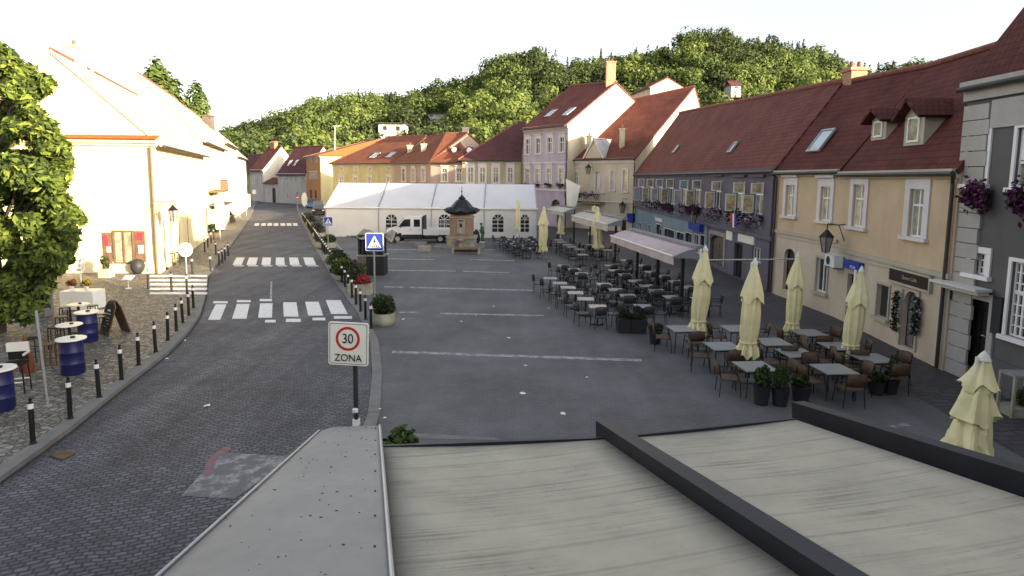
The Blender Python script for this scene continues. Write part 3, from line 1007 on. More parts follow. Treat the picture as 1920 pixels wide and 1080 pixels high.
# drain
t = thing('drain_grate', 'rusty square drain grate in the setts beside the left kerb', 'drain', G(115, 854))
b = MB()
p = [G(92, 856), G(118, 864), G(142, 851), G(116, 845)]
b.prism([(x.x, x.y, .002) for x in p], (0, 0, .012))
b.build('frame', M['kerbdark'], t)
b = MB()
for k in range(7):
    f = (k + .7) / 7.4
    a0, a1 = p[0].lerp(p[3], f), p[1].lerp(p[2], f)
    b.tube(a0 + Z * .018, a1 + Z * .018, .016, n=5)
b.build('grating', M['wood'], t)
# ------------------------------------------------------------------ right-hand row of houses
GLB, GLW, GLD = M['glassbeige'], M['glasswarm'], M['glass']
def W(F, x0, y0, x1, y1, **k):
    return dict(box=F.px(x0, y0, x1, y1), **k)
# lilac, cream, violet
pB = Vector((tanA.x, tanA.y, 0))
violetA = V(1190, 400, pB, Vector((0, 1, 0)))[2]; violetA = Vector((violetA.x, violetA.y, 0))
creamB = violetA.copy()
creamA = Vector((102 / 1150 * 72, 72, 0))
lilB = creamA + Vector((-.15, -.2, 0)); lilB = Vector((102 / 1150 * 70.5, 70.5, 0))
lilA = Vector((20 / 1150 * 77.5, 77.5, 0))
def eav(F, x, y):
    return V(x, y, F.A, F.d)[1]
def solve_ridge(P, n, px, py):
    s, h, p = V(px, py, P, n)
    return p
# --- grey house (nearest on the right)
gA = G(1769, 693); gA = Vector((gA.x, gA.y, 0))
gB = Vector((gA.x + .05, 14.9, 0))
F = Facade(gA, gB)
e = eav(F, 1776, 163)
gw = [W(F, 1817, 238, 1853, 345, sur=M['winframe'], pane=GLW, transom=.42, surw=.1, label='tall window with half lowered blind above purple flowers'),
      W(F, 1906, 238, 1953, 352, sur=M['winframe'], pane=GLB, transom=.42, surw=.1),
      W(F, 1822, 474, 1850, 515, sur=M['winframe'], pane=GLD, transom=0, cols=3, rows=3, surw=.17, label='small square window with white grille bars')]
u = F.px(1893, 492, 1935, 636)
gw.append(dict(box=u, sur=M['winframe'], pane=GLD, transom=.6, cols=4, rows=7, surw=.1, label='tall window behind a white iron grille'))
gd = [dict(box=F.px(1806, 560, 1853, 695), m=M['black'], sur=M['greyband'], surw=.2)]
grey, FG, gro = house('grey_house', 'tall grey house with pale corner quoins and a dark open doorway, nearest in the row', gA, gB, e, depth=4.6, rise=3.2, wall=WALL['grey'], roof=ROOF['deep'],
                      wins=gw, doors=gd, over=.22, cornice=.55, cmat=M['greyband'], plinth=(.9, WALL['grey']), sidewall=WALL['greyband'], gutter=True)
b = MB()
hq = e - .62
k = 0; v = 0.0
while v < hq - .1:   # corner quoins
    h = .42
    fbox(b, FG, -.02, .95 if k % 2 == 0 else .9, v + .012, min(v + h, hq), .003, .075)
    v += h + .012; k += 1
fbox(b, FG, .96, FG.L, hq - .75, hq, .003, .06)
b.build('quoins', WALL['greyband'], grey)
b = MB()
u = FG.px(1775, 518, 1868, 538)
fbox(b, FG, u[0], u[1], u[2], u[2] + .07, .08, .55); fbox(b, FG, u[0] + .1, u[1] - .1, u[2] - .12, u[2] - .001, .08, .4)
b.build('door_canopy', M['surround'], grey)
b = MB()
for bx in (gw[0]['box'], gw[1]['box']):
    fbox(b, FG, bx[0] + .06, bx[1] - .06, bx[2] + (bx[3] - bx[2]) * .46, bx[3] - .06, -.066, -.05)
b.build('roller_blind', M['winframe'], grey)
b = MB()
u = FG.px(1863, 556, 1881, 627)
fbox(b, FG, u[0], u[1], u[2], u[3], .002, .07)
b.build('shutter', M['charcoal'], grey)
b = MB()
u = FG.px(1778, 544, 1791, 560)
fbox(b, FG, u[0], u[1], u[2], u[3], .08, .1)
tag(b.build('plaque', M['signblack']), 'small dark plaque on the pale quoins beside the dark doorway', 'plaque')
# --- tan house, two parts
FB = Facade(tanK, tanB + (tanB - tanK).normalized() * .02)
eB = eav(FB, 1650, 319)
dw = [W(FB, 1600, 346, 1621, 426, pane=GLW, hood=.14, surw=.26), W(FB, 1706, 354, 1732, 445, pane=GLB, hood=.14, surw=.3)]
dw.append(W(FB, 1645, 534, 1667, 596, style='plain', pane=GLD, sur=M['sur_beige'], surw=.07, label='plain dark shop window beside the draped doorway'))
dd = [dict(box=FB.px(1586, 514, 1610, 622), m=M['door'], sur=None), dict(box=FB.px(1691, 545, 1720, 655), m=M['grey_door'], sur=M['sur_beige'], surw=.08, arch=.5)]
RBr = solve_ridge(FB.B, FB.n, 1790, 128); RBl = solve_ridge(FB.A, FB.n, 1640, 150)
tan, FB, tro = house('tan_house', 'tan house with two tall white windows, two dormers and a dark brown shop sign', FB.A, FB.B, eB, depth=6, wall=WALL['tan'], roof=ROOF['deep'], wins=dw, doors=dd,
                     RL=(FB.A + FB.n * 3.0 + Z * (eB + 4.0)), RR=(FB.B + FB.n * 3.0 + Z * (eB + 4.0)), low=(FB.uv(1650, 486)[1], WALL['tanlow']), cmat=M['sur_beige'], cornice=.3, over=.18, pipe='R')
FA = Facade(tanA, tanK)
eA = eav(FA, 1505, 318)
dw = [W(FA, 1474, 347, 1490, 405, pane=GLW, hood=.14, surw=.24), W(FA, 1539, 350, 1557, 414, pane=GLW, hood=.14, surw=.24)]
dw.append(W(FA, 1531, 484, 1551, 548, pane=GLD, transom=0, sur=M['sur_beige'], surw=.1))
dd = [dict(box=FA.px(1469, 466, 1489, 546), m=M['door'], arch=.35)]
tan2, FA, tro2 = house('tan_house', 'narrower tan house with an arched dark doorway between violet house and dormer house', FA.A, FA.B, eA, depth=6, wall=WALL['tan'], roof=ROOF['deep'], wins=dw, doors=dd,
                       RL=(FA.A + FA.n * 2.95 + Z * (eA + 4.1)), RR=(FB.A + FB.n * 3.0 + Z * (eB + 4.0)), low=(FA.uv(1505, 441)[1], WALL['tanlow']), cmat=M['sur_beige'], over=.18, pipe='L')
for FF, rt, y0 in ((FB, tan, FB.uv(1650, 486)[1]), (FA, tan2, FA.uv(1505, 441)[1])):
    b = MB()
    fbox(b, FF, .01, FF.L - .01, y0 - .08, y0 + .07, .002, .09)
    fbox(b, FF, .01, FF.L - .01, y0 - .28, y0 - .22, .002, .03)
    b.build('string_course', M['sur_beige'], rt)
def on_roof(px, py, F, eave, n_s, rise, th=.17):
    up = F.n * n_s + Z * rise
    nn = F.d.cross(up).normalized()
    P0 = F.A + Z * (eave + th)
    return PL(px, py, P0, nn)
def dormer(ro, F, box, depth=1.7, wallm=None, name='dormer'):
    "little gabled roof window; box = facade-parallel px box on the plane set s back"
    x0, y0, x1, y1 = box
    s = (on_roof((x0 + x1) / 2, y1, F, eB, 3.0, 4.0) - F.A).dot(F.n) - .02
    A = F.A + F.n * s
    ym = (y0 + y1) / 2
    u0 = V(x0, ym, A, F.d)[0]; u1 = V(x1, ym, A, F.d)[0]
    xm = (x0 + x1) / 2
    v1 = V(xm, y0, A, F.d)[1]; v0 = V(xm, y1, A, F.d)[1]
    P = lambda u, v, w: A + F.d * u + Z * v + F.n * w
    b = MB()
    um = (u0 + u1) / 2; vh = v1 - (v1 - v0) * .3
    b.prism([P(u0, v0, 0), P(u1, v0, 0), P(u1, vh, 0), P(um, v1 - .06, 0), P(u0, vh, 0)], F.n * depth)
    o = b.build(name, wallm or M['sur_beige'], ro)
    b = MB()
    ov = .26
    for sg, ue in ((-1, u0 - ov), (1, u1 + ov)):
        sl = (v1 - vh) / ((u1 - u0) / 2)
        roof_quad(b, P(ue, vh - ov * sl + .1, -.35), P(ue, vh - ov * sl + .1, depth + .3), P(um, v1 + .1, depth + .3), P(um, v1 + .1, -.35), .1)
    b.build('dormer_roof', ROOF['deep'], o)
    b = MB()
    w = u1 - u0
    a0, a1, c0, c1 = u0 + w * .2, u1 - w * .2, v0 + .1, v0 + (vh - v0) * .92
    for q in ((a0, a0 + .07, c0, c1), (a1 - .07, a1, c0, c1), (a0 + .07, a1 - .07, c0, c0 + .07), (a0 + .07, a1 - .07, c1 - .07, c1)):
        b.obox(P(q[0], q[2], -.05), F.d * (q[1] - q[0]), Z * (q[3] - q[2]), F.n * .049)
    b.face([P(a0 + .05, c0 + .05, -.02), P(a1 - .05, c0 + .05, -.02), P(a1 - .05, c1 - .05, -.02), P(a0 + .05, c1 - .05, -.02)], 1)
    b.build('window', [M['winframe'], GLB], o)
dormer(tro, FB, (1697, 190, 1734, 272))
dormer(tro, FB, (1635, 208, 1662, 262))
skylight(tro2, on_roof(1541, 265, FA, eA, 2.95, 4.05), FA.d, (FA.n * 2.95 + Z * 4.05).normalized(), 1.05, 1.25)
# --- violet house
FV = Facade(violetA, pB)
eV = eav(FV, 1315, 320)
vb = [(1200, 1208, 335, 377), (1217, 1225, 335, 378), (1234.5, 1243, 335, 379), (1254, 1263.5, 335, 383), (1279, 1290, 337, 385), (1303, 1315, 337, 388), (1341, 1353, 339, 392), (1381, 1396, 341, 398), (1414.5, 1431, 342, 402)]
vw = [W(FV, a, y0, b_, y1, sur=M['purplesur'] if 'purplesur' in M else None, pane=(GLD, GLB, GLW)[(i * 2) % 3], transom=.62, cols=2, surw=0, hood=0) for i, (a, b_, y0, y1) in enumerate(vb)]
for a, b_, y0, y1, st in ((1197, 1204, 418, 440, 0), (1214.5, 1222, 422, 446, 0), (1230.5, 1241.5, 421, 451, .4), (1245.5, 1265, 430, 458, .25), (1268.5, 1283, 436, 463, .25), (1285, 1298, 437, 468, .25), (1302, 1312, 440, 476, 0), (1313, 1322, 441, 480, .3)):
    vw.append(W(FV, a, y0, b_, y1, style='plain' if st else 'win', pane=GLD, surw=.05, sur=M['winframe'], sill=False, arch=st, transom=0))
vd = [dict(box=FV.px(1331.5, 441, 1357.5, 496), m=M['doorbrown'], sur=M['stone'], surw=.25, arch=.5), dict(box=FV.px(1375.5, 456, 1391.5, 527), m=M['signblack'])]
vw.append(W(FV, 1410.5, 464, 1427, 492, pane=GLD, sur=None, surw=0, transom=0, cols=3))
yl = FV.uv(1315, 417)[1]
RVl = V(1262, 208, FV.A, FV.n)[2]; RVr = V(1552, 165, FV.B, FV.n)[2]
violet, FV, vro = house('violet_house', 'long dark violet house with nine open windows above a blue shop front', FV.A, FV.B, eV, depth=7.5, wall=WALL['purple'], roof=ROOF['brown'], wins=vw, doors=vd,
                        RL=FV.A + FV.n * 4.4 + Z * (eV + 6.2), RR=FV.B + FV.n * 2.95 + Z * (eV + 4.05), cornice=.35, cmat=WALL['purple'], over=.2, pipe='R')
b = MB()
fbox(b, FV, .01, FV.L - .01, yl - .1, yl + .12, .002, .14)
b.build('string_course', WALL['purple'], violet)
# blue shop-front panelling round the openings
us0, us1 = FV.uv(1191, 430)[0] + .1, FV.uv(1326, 460)[0]
sb = MB()
ops = sorted([w['box'] for w in vw if w['box'][3] < yl and w['box'][1] < us1], key=lambda o: o[0])
x = us0
for o in ops:
    if o[0] - .07 > x:
        fbox(sb, FV, x, o[0] - .07, .02, yl - .12, .003, .05)
    fbox(sb, FV, o[0] - .069, o[1] + .069, o[3] + .07, yl - .12, .003, .05)
    if o[2] > .3:
        fbox(sb, FV, o[0] - .069, o[1] + .069, .02, o[2] - .07, .003, .05)
    x = o[1] + .07
fbox(sb, FV, x, us1, .02, yl - .12, .003, .05)
sb.build('shop_front', WALL['blueshop'], violet)
for i, (a, b_, y0, y1) in enumerate(vb):   # casement leaves swung out on their far hinges, hoods and flower boxes
    u0, u1, v0, v1 = FV.px(a, y0, b_, y1)
    vt = v0 + (v1 - v0) * .62
    lw = .62
    for z0, z1, uu, m_ in ((v0 + .03, vt - .04, u0 - .02, 0), (vt + .05, v1 - .03, u1 - .12, 1)):
        k = MB()
        sgl = lw if m_ == 0 else .6
        for w0, w1, a0, a1 in ((0, .06, z0, z1), (sgl - .06, sgl, z0, z1), (.061, sgl - .061, z0, z0 + .06), (.061, sgl - .061, z1 - .06, z1)):
            k.obox(FV.P(uu, a0, w0 + .02), FV.d * .045, Z * (a1 - a0), -FV.n * (w1 - w0))
        k.obox(FV.P(uu + .015, z0 + .05, .06), FV.d * .012, Z * (z1 - z0 - .1), -FV.n * (sgl - .09), 1)
        k.build('casement', [M['winframe'], GLW if i in (6, 7, 8) else GLB if i % 2 else M['skyglass']], violet)  # nearest three leaves carry the painted sunlit reflection
    h = MB()
    fbox(h, FV, u0 - .5, u1 + .25, v1 + .28, v1 + .4, .003, .18)
    h.build('hood', WALL['purple'], violet)
cols3 = (('flowerwhite', 'leafdark', 'leafdark'), ('flowerpurple', 'leafdark', 'flowerpurple'), ('flowerwhite', 'leafdark', 'flowerpink'), ('flowerpink', 'leafdark', 'flowerwhite'))
ordn = ('first', 'second', 'third', 'fourth', 'fifth', 'sixth', 'seventh', 'eighth', 'ninth', 'tenth', 'eleventh', 'twelfth', 'thirteenth', 'fourteenth', 'fifteenth', 'sixteenth')
def ords(i):
    if i < len(ordn):
        return ordn[i]
    return '%d%s' % (i + 1, 'th' if 10 < (i + 1) % 100 < 14 else {1: 'st', 2: 'nd', 3: 'rd'}.get((i + 1) % 10, 'th'))
FLOWN = {0: 'white', 1: 'dark purple', 2: 'white and pink', 3: 'lilac pink'}
def flower_box(F, u0, u1, v, mats, label, group, hang=.35, seed=1, n=260, bulge=.28, cat='flower box', size=.075):
    if bulge == .22:
        u0, u1 = u0 + .34, u1 + .1
    t = thing('flower_box', label, cat, F.P((u0 + u1) / 2, v, .15), 0, group)
    b = MB()
    fbox(b, F, u0, u1, v - .16, v, .06, .26)
    b.build('trough', M['pot'], t)
    rs = np.random.RandomState(seed)
    c = F.P((u0 + u1) / 2, v - .05, .24)
    nn = int(n * (u1 - u0))
    uu = rs.rand(nn) * (u1 - u0 + .1) - (u1 - u0 + .1) / 2
    vv = rs.normal(size=nn) * .16 - hang * .35 + .1 * np.sin(uu * 5 + seed)
    ww = np.abs(rs.normal(size=nn)) * bulge * .6
    P = np.array([tuple(c + F.d * float(a) + Z * float(b_) - F.n * (float(q) - .1)) for a, b_, q in zip(uu, vv, ww)])
    leaf_mesh('flowers', P, size * (.7 + .6 * rs.rand(nn)), rs.choice(len(mats), nn), [M[m] for m in mats], t, LOC[t.name], None, seed)
    return t
for i, (a, b_, y0, y1) in enumerate(vb):
    if i == 0:
        continue
    u0, u1, v0, v1 = FV.px(a, y0, b_, y1)
    ci = (0, 0, 0, 1, 2, 1, 3, 0, 2)[i]
    flower_box(FV, u0 - .75, u1 + .2, v0 - .05, cols3[ci], '%s flowers hanging below the %s open window from the cream house' % (FLOWN[ci], ords(i)), 'flower boxes on the violet house', seed=i + 3)
t = flower_box(FG, *(lambda q: (q[0], q[1]))(FG.px(1810, 345, 1861, 380)), FG.px(1810, 347, 1861, 380)[3] - .12, ('flowerpurple', 'flowerpurple', 'flowerpurple', 'leafdark'), 'round mass of purple flowers under the half shaded window of the grey house', 'purple flower boxes on the grey house', hang=.5, seed=40, n=900, bulge=.22)
flower_box(FG, *(lambda q: (q[0], q[1]))(FG.px(1897, 350, 1955, 385)), FG.px(1897, 353, 1955, 385)[3] - .12, ('flowerpurple', 'flowerpurple', 'flowerpurple', 'leafdark'), 'purple flowers cut by the right edge of the photo on the grey house', 'purple flower boxes on the grey house', hang=.5, seed=41, n=900, bulge=.22)
# --- cream house with the little pediment
FC = Facade(creamA, creamB)
eC = eav(FC, 1120, 297)
cw = [W(FC, 1077, 322, 1084, 347, pane=GLB, surw=.2), W(FC, 1145, 320, 1151.5, 357, pane=GLW, surw=.2), W(FC, 1168, 319, 1175.5, 360, pane=GLW, surw=.2),
      W(FC, 1137, 403, 1152, 415, pane=GLD, surw=.1, transom=0, cols=3), W(FC, 1085, 404, 1098, 416, pane=GLD, surw=.1, transom=0)]
cd = [dict(box=FC.px(1117, 322, 1124.5, 355), m=M['winframe'], sur=M['surround']), dict(box=FC.px(1164.5, 407, 1174, 433), m=M['door']), dict(box=FC.px(1108, 400, 1116, 428), m=M['door'])]
nC = FC.n
cream, FC, cro = house('cream_house', 'cream house with a small pointed gable above its flower balcony', FC.A, FC.B, eC, depth=17.5, wall=WALL['cream'], roof=ROOF['brown'], wins=cw, doors=cd,
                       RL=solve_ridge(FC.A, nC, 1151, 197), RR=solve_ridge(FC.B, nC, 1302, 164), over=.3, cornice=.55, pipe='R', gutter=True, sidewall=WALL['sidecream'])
b = MB()
u0, u1 = FC.uv(1100, 300)[0], FC.uv(1134, 297)[0]
va = FC.uv(1114, 263)[1]
b.prism([FC.P(u0, eC + .05, .35), FC.P(u1, eC + .05, .35), FC.P((u0 + u1) / 2, va, .35)], FC.n * 3.2)
g = b.build('gable', WALL['cream'], cream)
b = MB()
m_ = (u0 + u1) / 2
for a in (u0 - .2, u1 + .2):
    roof_quad(b, FC.P(a, eC + .05, .5), FC.P(a, eC + .05, -3.2), FC.P(m_, va + .25, -3.2), FC.P(m_, va + .25, .5), .16, 0)
b.build('gable_roof', M['alu'], g)
sv = FC.uv(1160, 380)[1]
b = MB()
fbox(b, FC, .02, FC.L - .02, sv, sv + .12, .002, .1)
b.build('string_course', M['surround'], cream)
for px_, py_, h_ in ((1104, 283, 1.6), (1166, 272, 1.7)):
    p = on_roof(px_, py_, FC, eC, (Vector(solve_ridge(FC.A, nC, 1151, 197)) - FC.A).dot(nC), 7.0)
    chimney(cro, p, .5, .6, h_, M['render'])
# balcony
bu0, bu1 = FC.uv(1089, 360)[0], FC.uv(1135, 360)[0]
bv = FC.uv(1112, 379)[1]
b = MB()
fbox(b, FC, bu0, bu1, bv - .12, bv, .01, 1.15)
bal = b.build('balcony', M['stone'], cream)
b = MB()
for k in range(15):
    u = bu0 + .04 + (bu1 - bu0 - .08) * k / 14
    b.tube(FC.P(u, bv, 1.1), FC.P(u, bv + .95, 1.1), .018, n=5)
for v in (.05, .95):
    b.tube(FC.P(bu0, bv + v, 1.1), FC.P(bu1, bv + v, 1.1), .028, n=6)
    for u in (bu0 + .03, bu1 - .03):
        b.tube(FC.P(u, bv + v, .02), FC.P(u, bv + v, 1.1), .028, n=6)
b.build('railing', M['black'], bal)
flower_box(FC, bu0, bu1, bv + .98, ('flowerwhite', 'leafdark', 'leafdark', 'flowerpink'), 'white and pink flowers along the balcony railing of the cream house', None, seed=60, n=220, hang=.3).location += -FC.n * 1.0
# --- lilac house
FL = Facade(lilA, lilB)
eL_ = eav(FL, 1018, 236)
lw = []
for x0, x1, yt in ((986, 993.5, 261), (1005.5, 1013, 260), (1027, 1035, 258), (1049.5, 1057.5, 257)):
    lw.append(W(FL, x0, yt, x1, yt + 28, pane=GLD, hood=.2, surw=.2))
for x0, x1, yt in ((985, 993, 316), (1004.5, 1012.5, 316), (1026, 1034, 316), (1048.5, 1057, 316)):
    lw.append(W(FL, x0, yt, x1, yt + 28, pane=GLB, hood=.28, surw=.2))
ld = [dict(box=FL.px(1034, 374, 1050, 395), m=M['door'], arch=.7, sur=None)]
lilac, FL, lro = house('lilac_house', 'three storey lilac house with hooded white windows behind the tent end', FL.A, FL.B, eL_, depth=16, wall=WALL['lilac'], roof=ROOF['brown'], wins=lw, doors=ld,
                       RL=solve_ridge(FL.A, FL.n, 1070, 163), RR=solve_ridge(FL.B, FL.n, 1155, 156), over=.55, cornice=.5, sidewall=WALL['sidecream'], pipe='R')
b = MB()
sv = FL.uv(1015, 357)[1]
fbox(b, FL, .02, FL.L - .02, sv, sv + .22, .002, .14)
fbox(b, FL, .02, FL.L - .02, FL.uv(1015, 306)[1], FL.uv(1015, 306)[1] + .12, .002, .08)
b.build('string_course', M['surround'], lilac)
p = solve_ridge(FL.B, FL.n, 1152, 160)
chimney(lro, p - FL.d * .7, 1.1, .9, 2.7, M['brick'], pots=2)
lup = (Vector(solve_ridge(FL.B, FL.n, 1155, 156)) - FL.B - Z * eL_).normalized()
for px_, py_ in ((1033, 213), (1067, 210)):
    s_ = (Vector(solve_ridge(FL.B, FL.n, 1155, 156)) - FL.B).dot(FL.n)
    r_ = Vector(solve_ridge(FL.B, FL.n, 1155, 156)).z - eL_
    skylight(lro, on_roof(px_, py_, FL, eL_, s_, r_), FL.d, (FL.n * s_ + Z * r_).normalized(), 1.0, 1.7)
for i, w in enumerate(lw[4:]):
    u0, u1, v0, v1 = w['box']
    flower_box(FL, u0 - .1, u1 + .1, v0 - .02, ('leafdark', 'leafdark', 'flowerpurple'), 'dark flower box under the %s middle-floor window of the lilac house' % ords(i), 'flower boxes on the lilac house', seed=70 + i, n=120)
# small things on the violet and cream roofs
s_, r_ = 3.6, 5.1
for px_, py_ in ((1268, 280), (1375, 277)):
    skylight(vro, on_roof(px_, py_, FV, eV, s_, r_), FV.d, (FV.n * s_ + Z * r_).normalized(), .7, .8, M['glass'])
pc = FA.A + FA.n * 3.4 + Z * (eA + 4.1) - FA.d * (-1.2)
p = V(1602, 150, FA.A + FA.n * 3.2, FA.d)[2]
chimney(tro2, Vector((p.x, p.y, eA + 3.7)), .75, .8, 1.0, M['brick'], pots=2)
# ------------------------------------------------------------------ left-hand street side (in full sun)
h1A = G(303, 512, .1); h1A = Vector((h1A.x, h1A.y, 0))
LD = unit((-.36, 1, 0))
h1B = h1A + LD * 20
nL = Vector((-1, -.04, 0)).normalized()
F1 = Facade(h1A, h1B)
e1 = V(300, 262, h1A, nL)[1]
w1 = [dict(box=(u, u + 1.0, 4.6, 6.4), sur=M['surround'], pane=GLB, hood=.1) for u in (1.8, 4.8, 7.8, 10.8, 13.8, 16.8)]
d1 = [dict(box=(1.2, 2.5, .1, 3.0), m=M['doorbrown']), dict(box=(3.4, 4.7, .1, 3.0), m=M['wood']), dict(box=(6.4, 7.6, .1, 2.9), m=M['door']), dict(box=(10, 11.4, .1, 2.9), m=M['door'])]
corner, F1, c1ro = house('corner_house', 'sunlit pale corner house with its gable end to the square, behind the leafy tree', h1A, h1B, e1, depth=10.4, rise=4.6, wall=WALL['ivory'], roof=ROOF['pale'], wins=w1, doors=d1, n=nL, over=.5, cornice=.4, cmat=WALL['ivory'], gutter=True)
FE = Facade(h1A + nL * 10.4, h1A)   # gable end, seen from the camera
root = corner
b = MB()
fbox(b, FE, -.1, FE.L + .25, e1 - .2, e1 - .02, .004, .3)
fbox(b, FE, -.1, FE.L + .2, e1 - .34, e1 - .205, .004, .14)
b.build('cornice', WALL['ivory'], corner)
b = MB(); fbox(b, FE, .05, FE.L - .02, .1, .75, .004, .06); b.build('plinth', WALL['ivory'], corner)
b = MB()
roof_quad(b, FE.P(-.15, e1 + .02, .42), FE.P(FE.L + .3, e1 + .02, .42), FE.P(FE.L + .3, e1 + .24, .01), FE.P(-.15, e1 + .24, .01), .06)
b.build('pent_tiles', ROOF['orange'], corner)
bx = FE.px(217, 435, 250, 491)
b = MB()
fbox(b, FE, bx[0], bx[1], bx[2], bx[3], .004, .03, 1)
for q in ((bx[0] - .1, bx[0], bx[2], bx[3]), (bx[1], bx[1] + .1, bx[2], bx[3]), (bx[0] - .1, bx[1] + .1, bx[3] + .001, bx[3] + .1), (bx[0] - .1, bx[1] + .1, bx[2] - .1, bx[2] - .001), ((bx[0] + bx[1]) / 2 - .04, (bx[0] + bx[1]) / 2 + .04, bx[2], bx[3])):
    fbox(b, FE, q[0], q[1], q[2], q[3], .031, .09, 0)
b.build('window', [M['wood'], GLB], corner)
for k, (x0, y0, x1, y1) in enumerate(((194, 436, 211, 495), (255, 433, 273, 492))):
    q = FE.px(x0, y0, x1, y1)
    b = MB()
    fbox(b, FE, q[0], q[1], q[2], q[3], .005, .06, 0)
    wq, hq2 = q[1] - q[0], q[3] - q[2]
    for (a, c, m_) in (((.12, .62), (.58, .93), 2), ((.45, .88), (.38, .55), 1)) if k == 0 else (((.2, .8), (.7, .95), 2), ((.3, .85), (.3, .55), 1)):
        fbox(b, FE, q[0] + wq * a[0], q[0] + wq * a[1], q[2] + hq2 * c[0], q[2] + hq2 * c[1], .061, .075, m_)
    b.build('shutter', [M['wood'], M['signwhite'], M['flowerred']], corner)
b = MB()
b.path([h1A + nL * .18 + Vector((0, -.12, e1 - .4)), h1A + nL * .18 + Vector((0, -.12, .1))], .06)
b.build('downpipe', M['wood'], corner)
b = MB()
vx = F1.A + nL * 5.2 + Z * (e1 + 4.6)
# roof vent by the verge
p = PL(173, 140, h1A + Vector((0, .3, 0)), Vector((0, 1, 0)))
b = MB(); b.tube(p - Z * 1.0, p + Z * .3, .09); b.build('vent_pipe', M['steel'], c1ro)
chimney(c1ro, vx + LD * 4 - Z * .2, .8, .8, 1.2, M['render'])
def street_house(name, label, a, L, eave, rise, wall_, roof_, n=None, depth=10, floors=((.9, 2.4), (4.2, 6.0)), step=2.9, d=LD, start=None, pane=None, group=None, **kw):
    A = start + d * a
    B = start + d * (a + L - .05)
    ws = []
    k = max(1, int(L / step))
    for f0, f1 in floors:
        for i in range(k):
            u = (i + .5) * L / k - .5
            ws.append(dict(box=(u, u + 1.0, f0, f1), pane=pane or M['glass'], surw=.14, hood=0))
    return house(name, label, A, B, eave, depth=depth, rise=rise, wall=wall_, roof=roof_, wins=ws, n=n, group=group, **kw)
for i, (a, L, ev, ri, wl, lb) in enumerate(((20, 19, 8.8, 5.2, 'ivory', 'sunlit white house with a carved balcony just past the corner house'), (39, 17, 9.6, 4.2, 'ivory', 'glaring white street house third from the tree'), (56, 19, 8.6, 4.5, 'white', 'white house at the far end of the sunlit left row'))):
    fl = ((.9, 3.0), (4.6, 6.4))
    r_, f_, ro_ = street_house('street_house', lb, a, L, ev, ri, WALL[wl], ROOF['pale'], n=nL, depth=10, floors=fl, start=h1A, group='sunlit houses on the left of the street', pane=GLB)
    if i == 0:
        b = MB()
        fbox(b, f_, 2.5, 9.5, 4.1, 4.25, .01, 1.1)
        q = b.build('balcony', M['wood'], r_)
        b = MB()
        for k in range(24):
            u = 2.55 + 6.9 * k / 23
            b.tube(f_.P(u, 4.25, 1.05), f_.P(u, 5.2, 1.05), .03, n=5)
        b.tube(f_.P(2.5, 5.22, 1.05), f_.P(9.5, 5.22, 1.05), .05)
        b.build('railing', M['wood'], q)
        b = MB()
        fbox(b, f_, 2.5, 9.5, 2.9, 3.05, .02, 1.4)
        b.build('awning', M['doorbrown'], r_)
    if i == 1:
        p = PL(365, 190, f_.A + f_.d * 2, Vector((0, 1, 0)))
        chimney(ro_, f_.A + nL * 2 + f_.d * 3 + Z * (ev + 1.4), 1.0, .9, 1.6, M['doorbrown'])
# ------------------------------------------------------------------ far end of the street
def PZ(px, Zd, h=0.0):
    "ground point at depth Zd under photo column px"
    d = ray(px, 400)
    t = Zd / d.y
    return Vector((d.x * t, Zd, h))
far = [
 # name, label, px0, Z0, px1, Z1, eave px y, rise, wall, roof, n windows, win y
 ('far_house', 'olive house half hidden by the sunlit row at the end of the street', 436, 148, 472, 140, 322, 4.0, 'olive', 'dark', ((452, 455, 334, 346), (460, 464.5, 334, 346))),
 ('far_house', 'grey house with white shutters and a lit white gable at the end of the street', 472.5, 140, 496, 136, 318, 5.2, 'offwhite', 'brown', ((474, 476.5, 328, 345), (481, 484, 328, 345), (489, 492, 327, 345))),
 ('far_house', 'pale grey house under a dark skylit roof beside the ochre house', 523, 132, 575, 126, 325, 5.6, 'offwhite', 'dark', ((529.5, 532, 333, 348), (537, 540, 333, 348), (548.5, 551, 332, 348), (560.5, 563, 332, 347), (569, 572, 332, 347), (529.5, 532, 361, 374), (538, 541, 361, 374), (556, 560, 360, 375))),
]
farF = []
for nm, lb, x0, z0, x1, z1, ey, ri, wl, rf, wn in far:
    A, B = PZ(x0, z0), PZ(x1, z1)
    F = Facade(A, B)
    ev = eav(F, (x0 + x1) / 2, ey)
    ws = [dict(box=F.px(a, c, b_, d_), pane=M['glass'], surw=.1, sill=False) for a, b_, c, d_ in wn]
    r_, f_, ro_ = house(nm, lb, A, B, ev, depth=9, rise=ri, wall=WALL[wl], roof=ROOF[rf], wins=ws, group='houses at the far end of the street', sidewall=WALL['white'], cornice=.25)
    farF.append((r_, f_, ro_, ev, ri))
r_, f_, ro_, ev, ri = farF[1]
for k in range(3):
    chimney(ro_, (f_.A + f_.B) / 2 + f_.n * 4.3 + f_.d * (k - 1) * .9 + Z * (ev + ri - .2), .6, .6, 1.2, M['brick'])
r_, f_, ro_, ev, ri = farF[2]
for u in (2.2, 4.4):
    skylight(ro_, f_.A + f_.d * u + f_.n * 1.6 + Z * (ev + ri * 1.6 / 4.5 + .18), f_.d, (f_.n * 4.5 + Z * ri).normalized(), .7, 1.6)
gA_, gB_ = PZ(497, 135.5), PZ(522.5, 132.2)
FG2 = Facade(gA_, gB_)
house('gate_house', 'low grey gatehouse with one dark arch between two street houses', gA_, gB_, eav(FG2, 510, 343), depth=4, rise=.9, wall=WALL['offwhite'], roof=ROOF['brown'], doors=[dict(box=FG2.px(510, 352, 517, 382), m=M['door'], arch=.6)], cornice=.15)
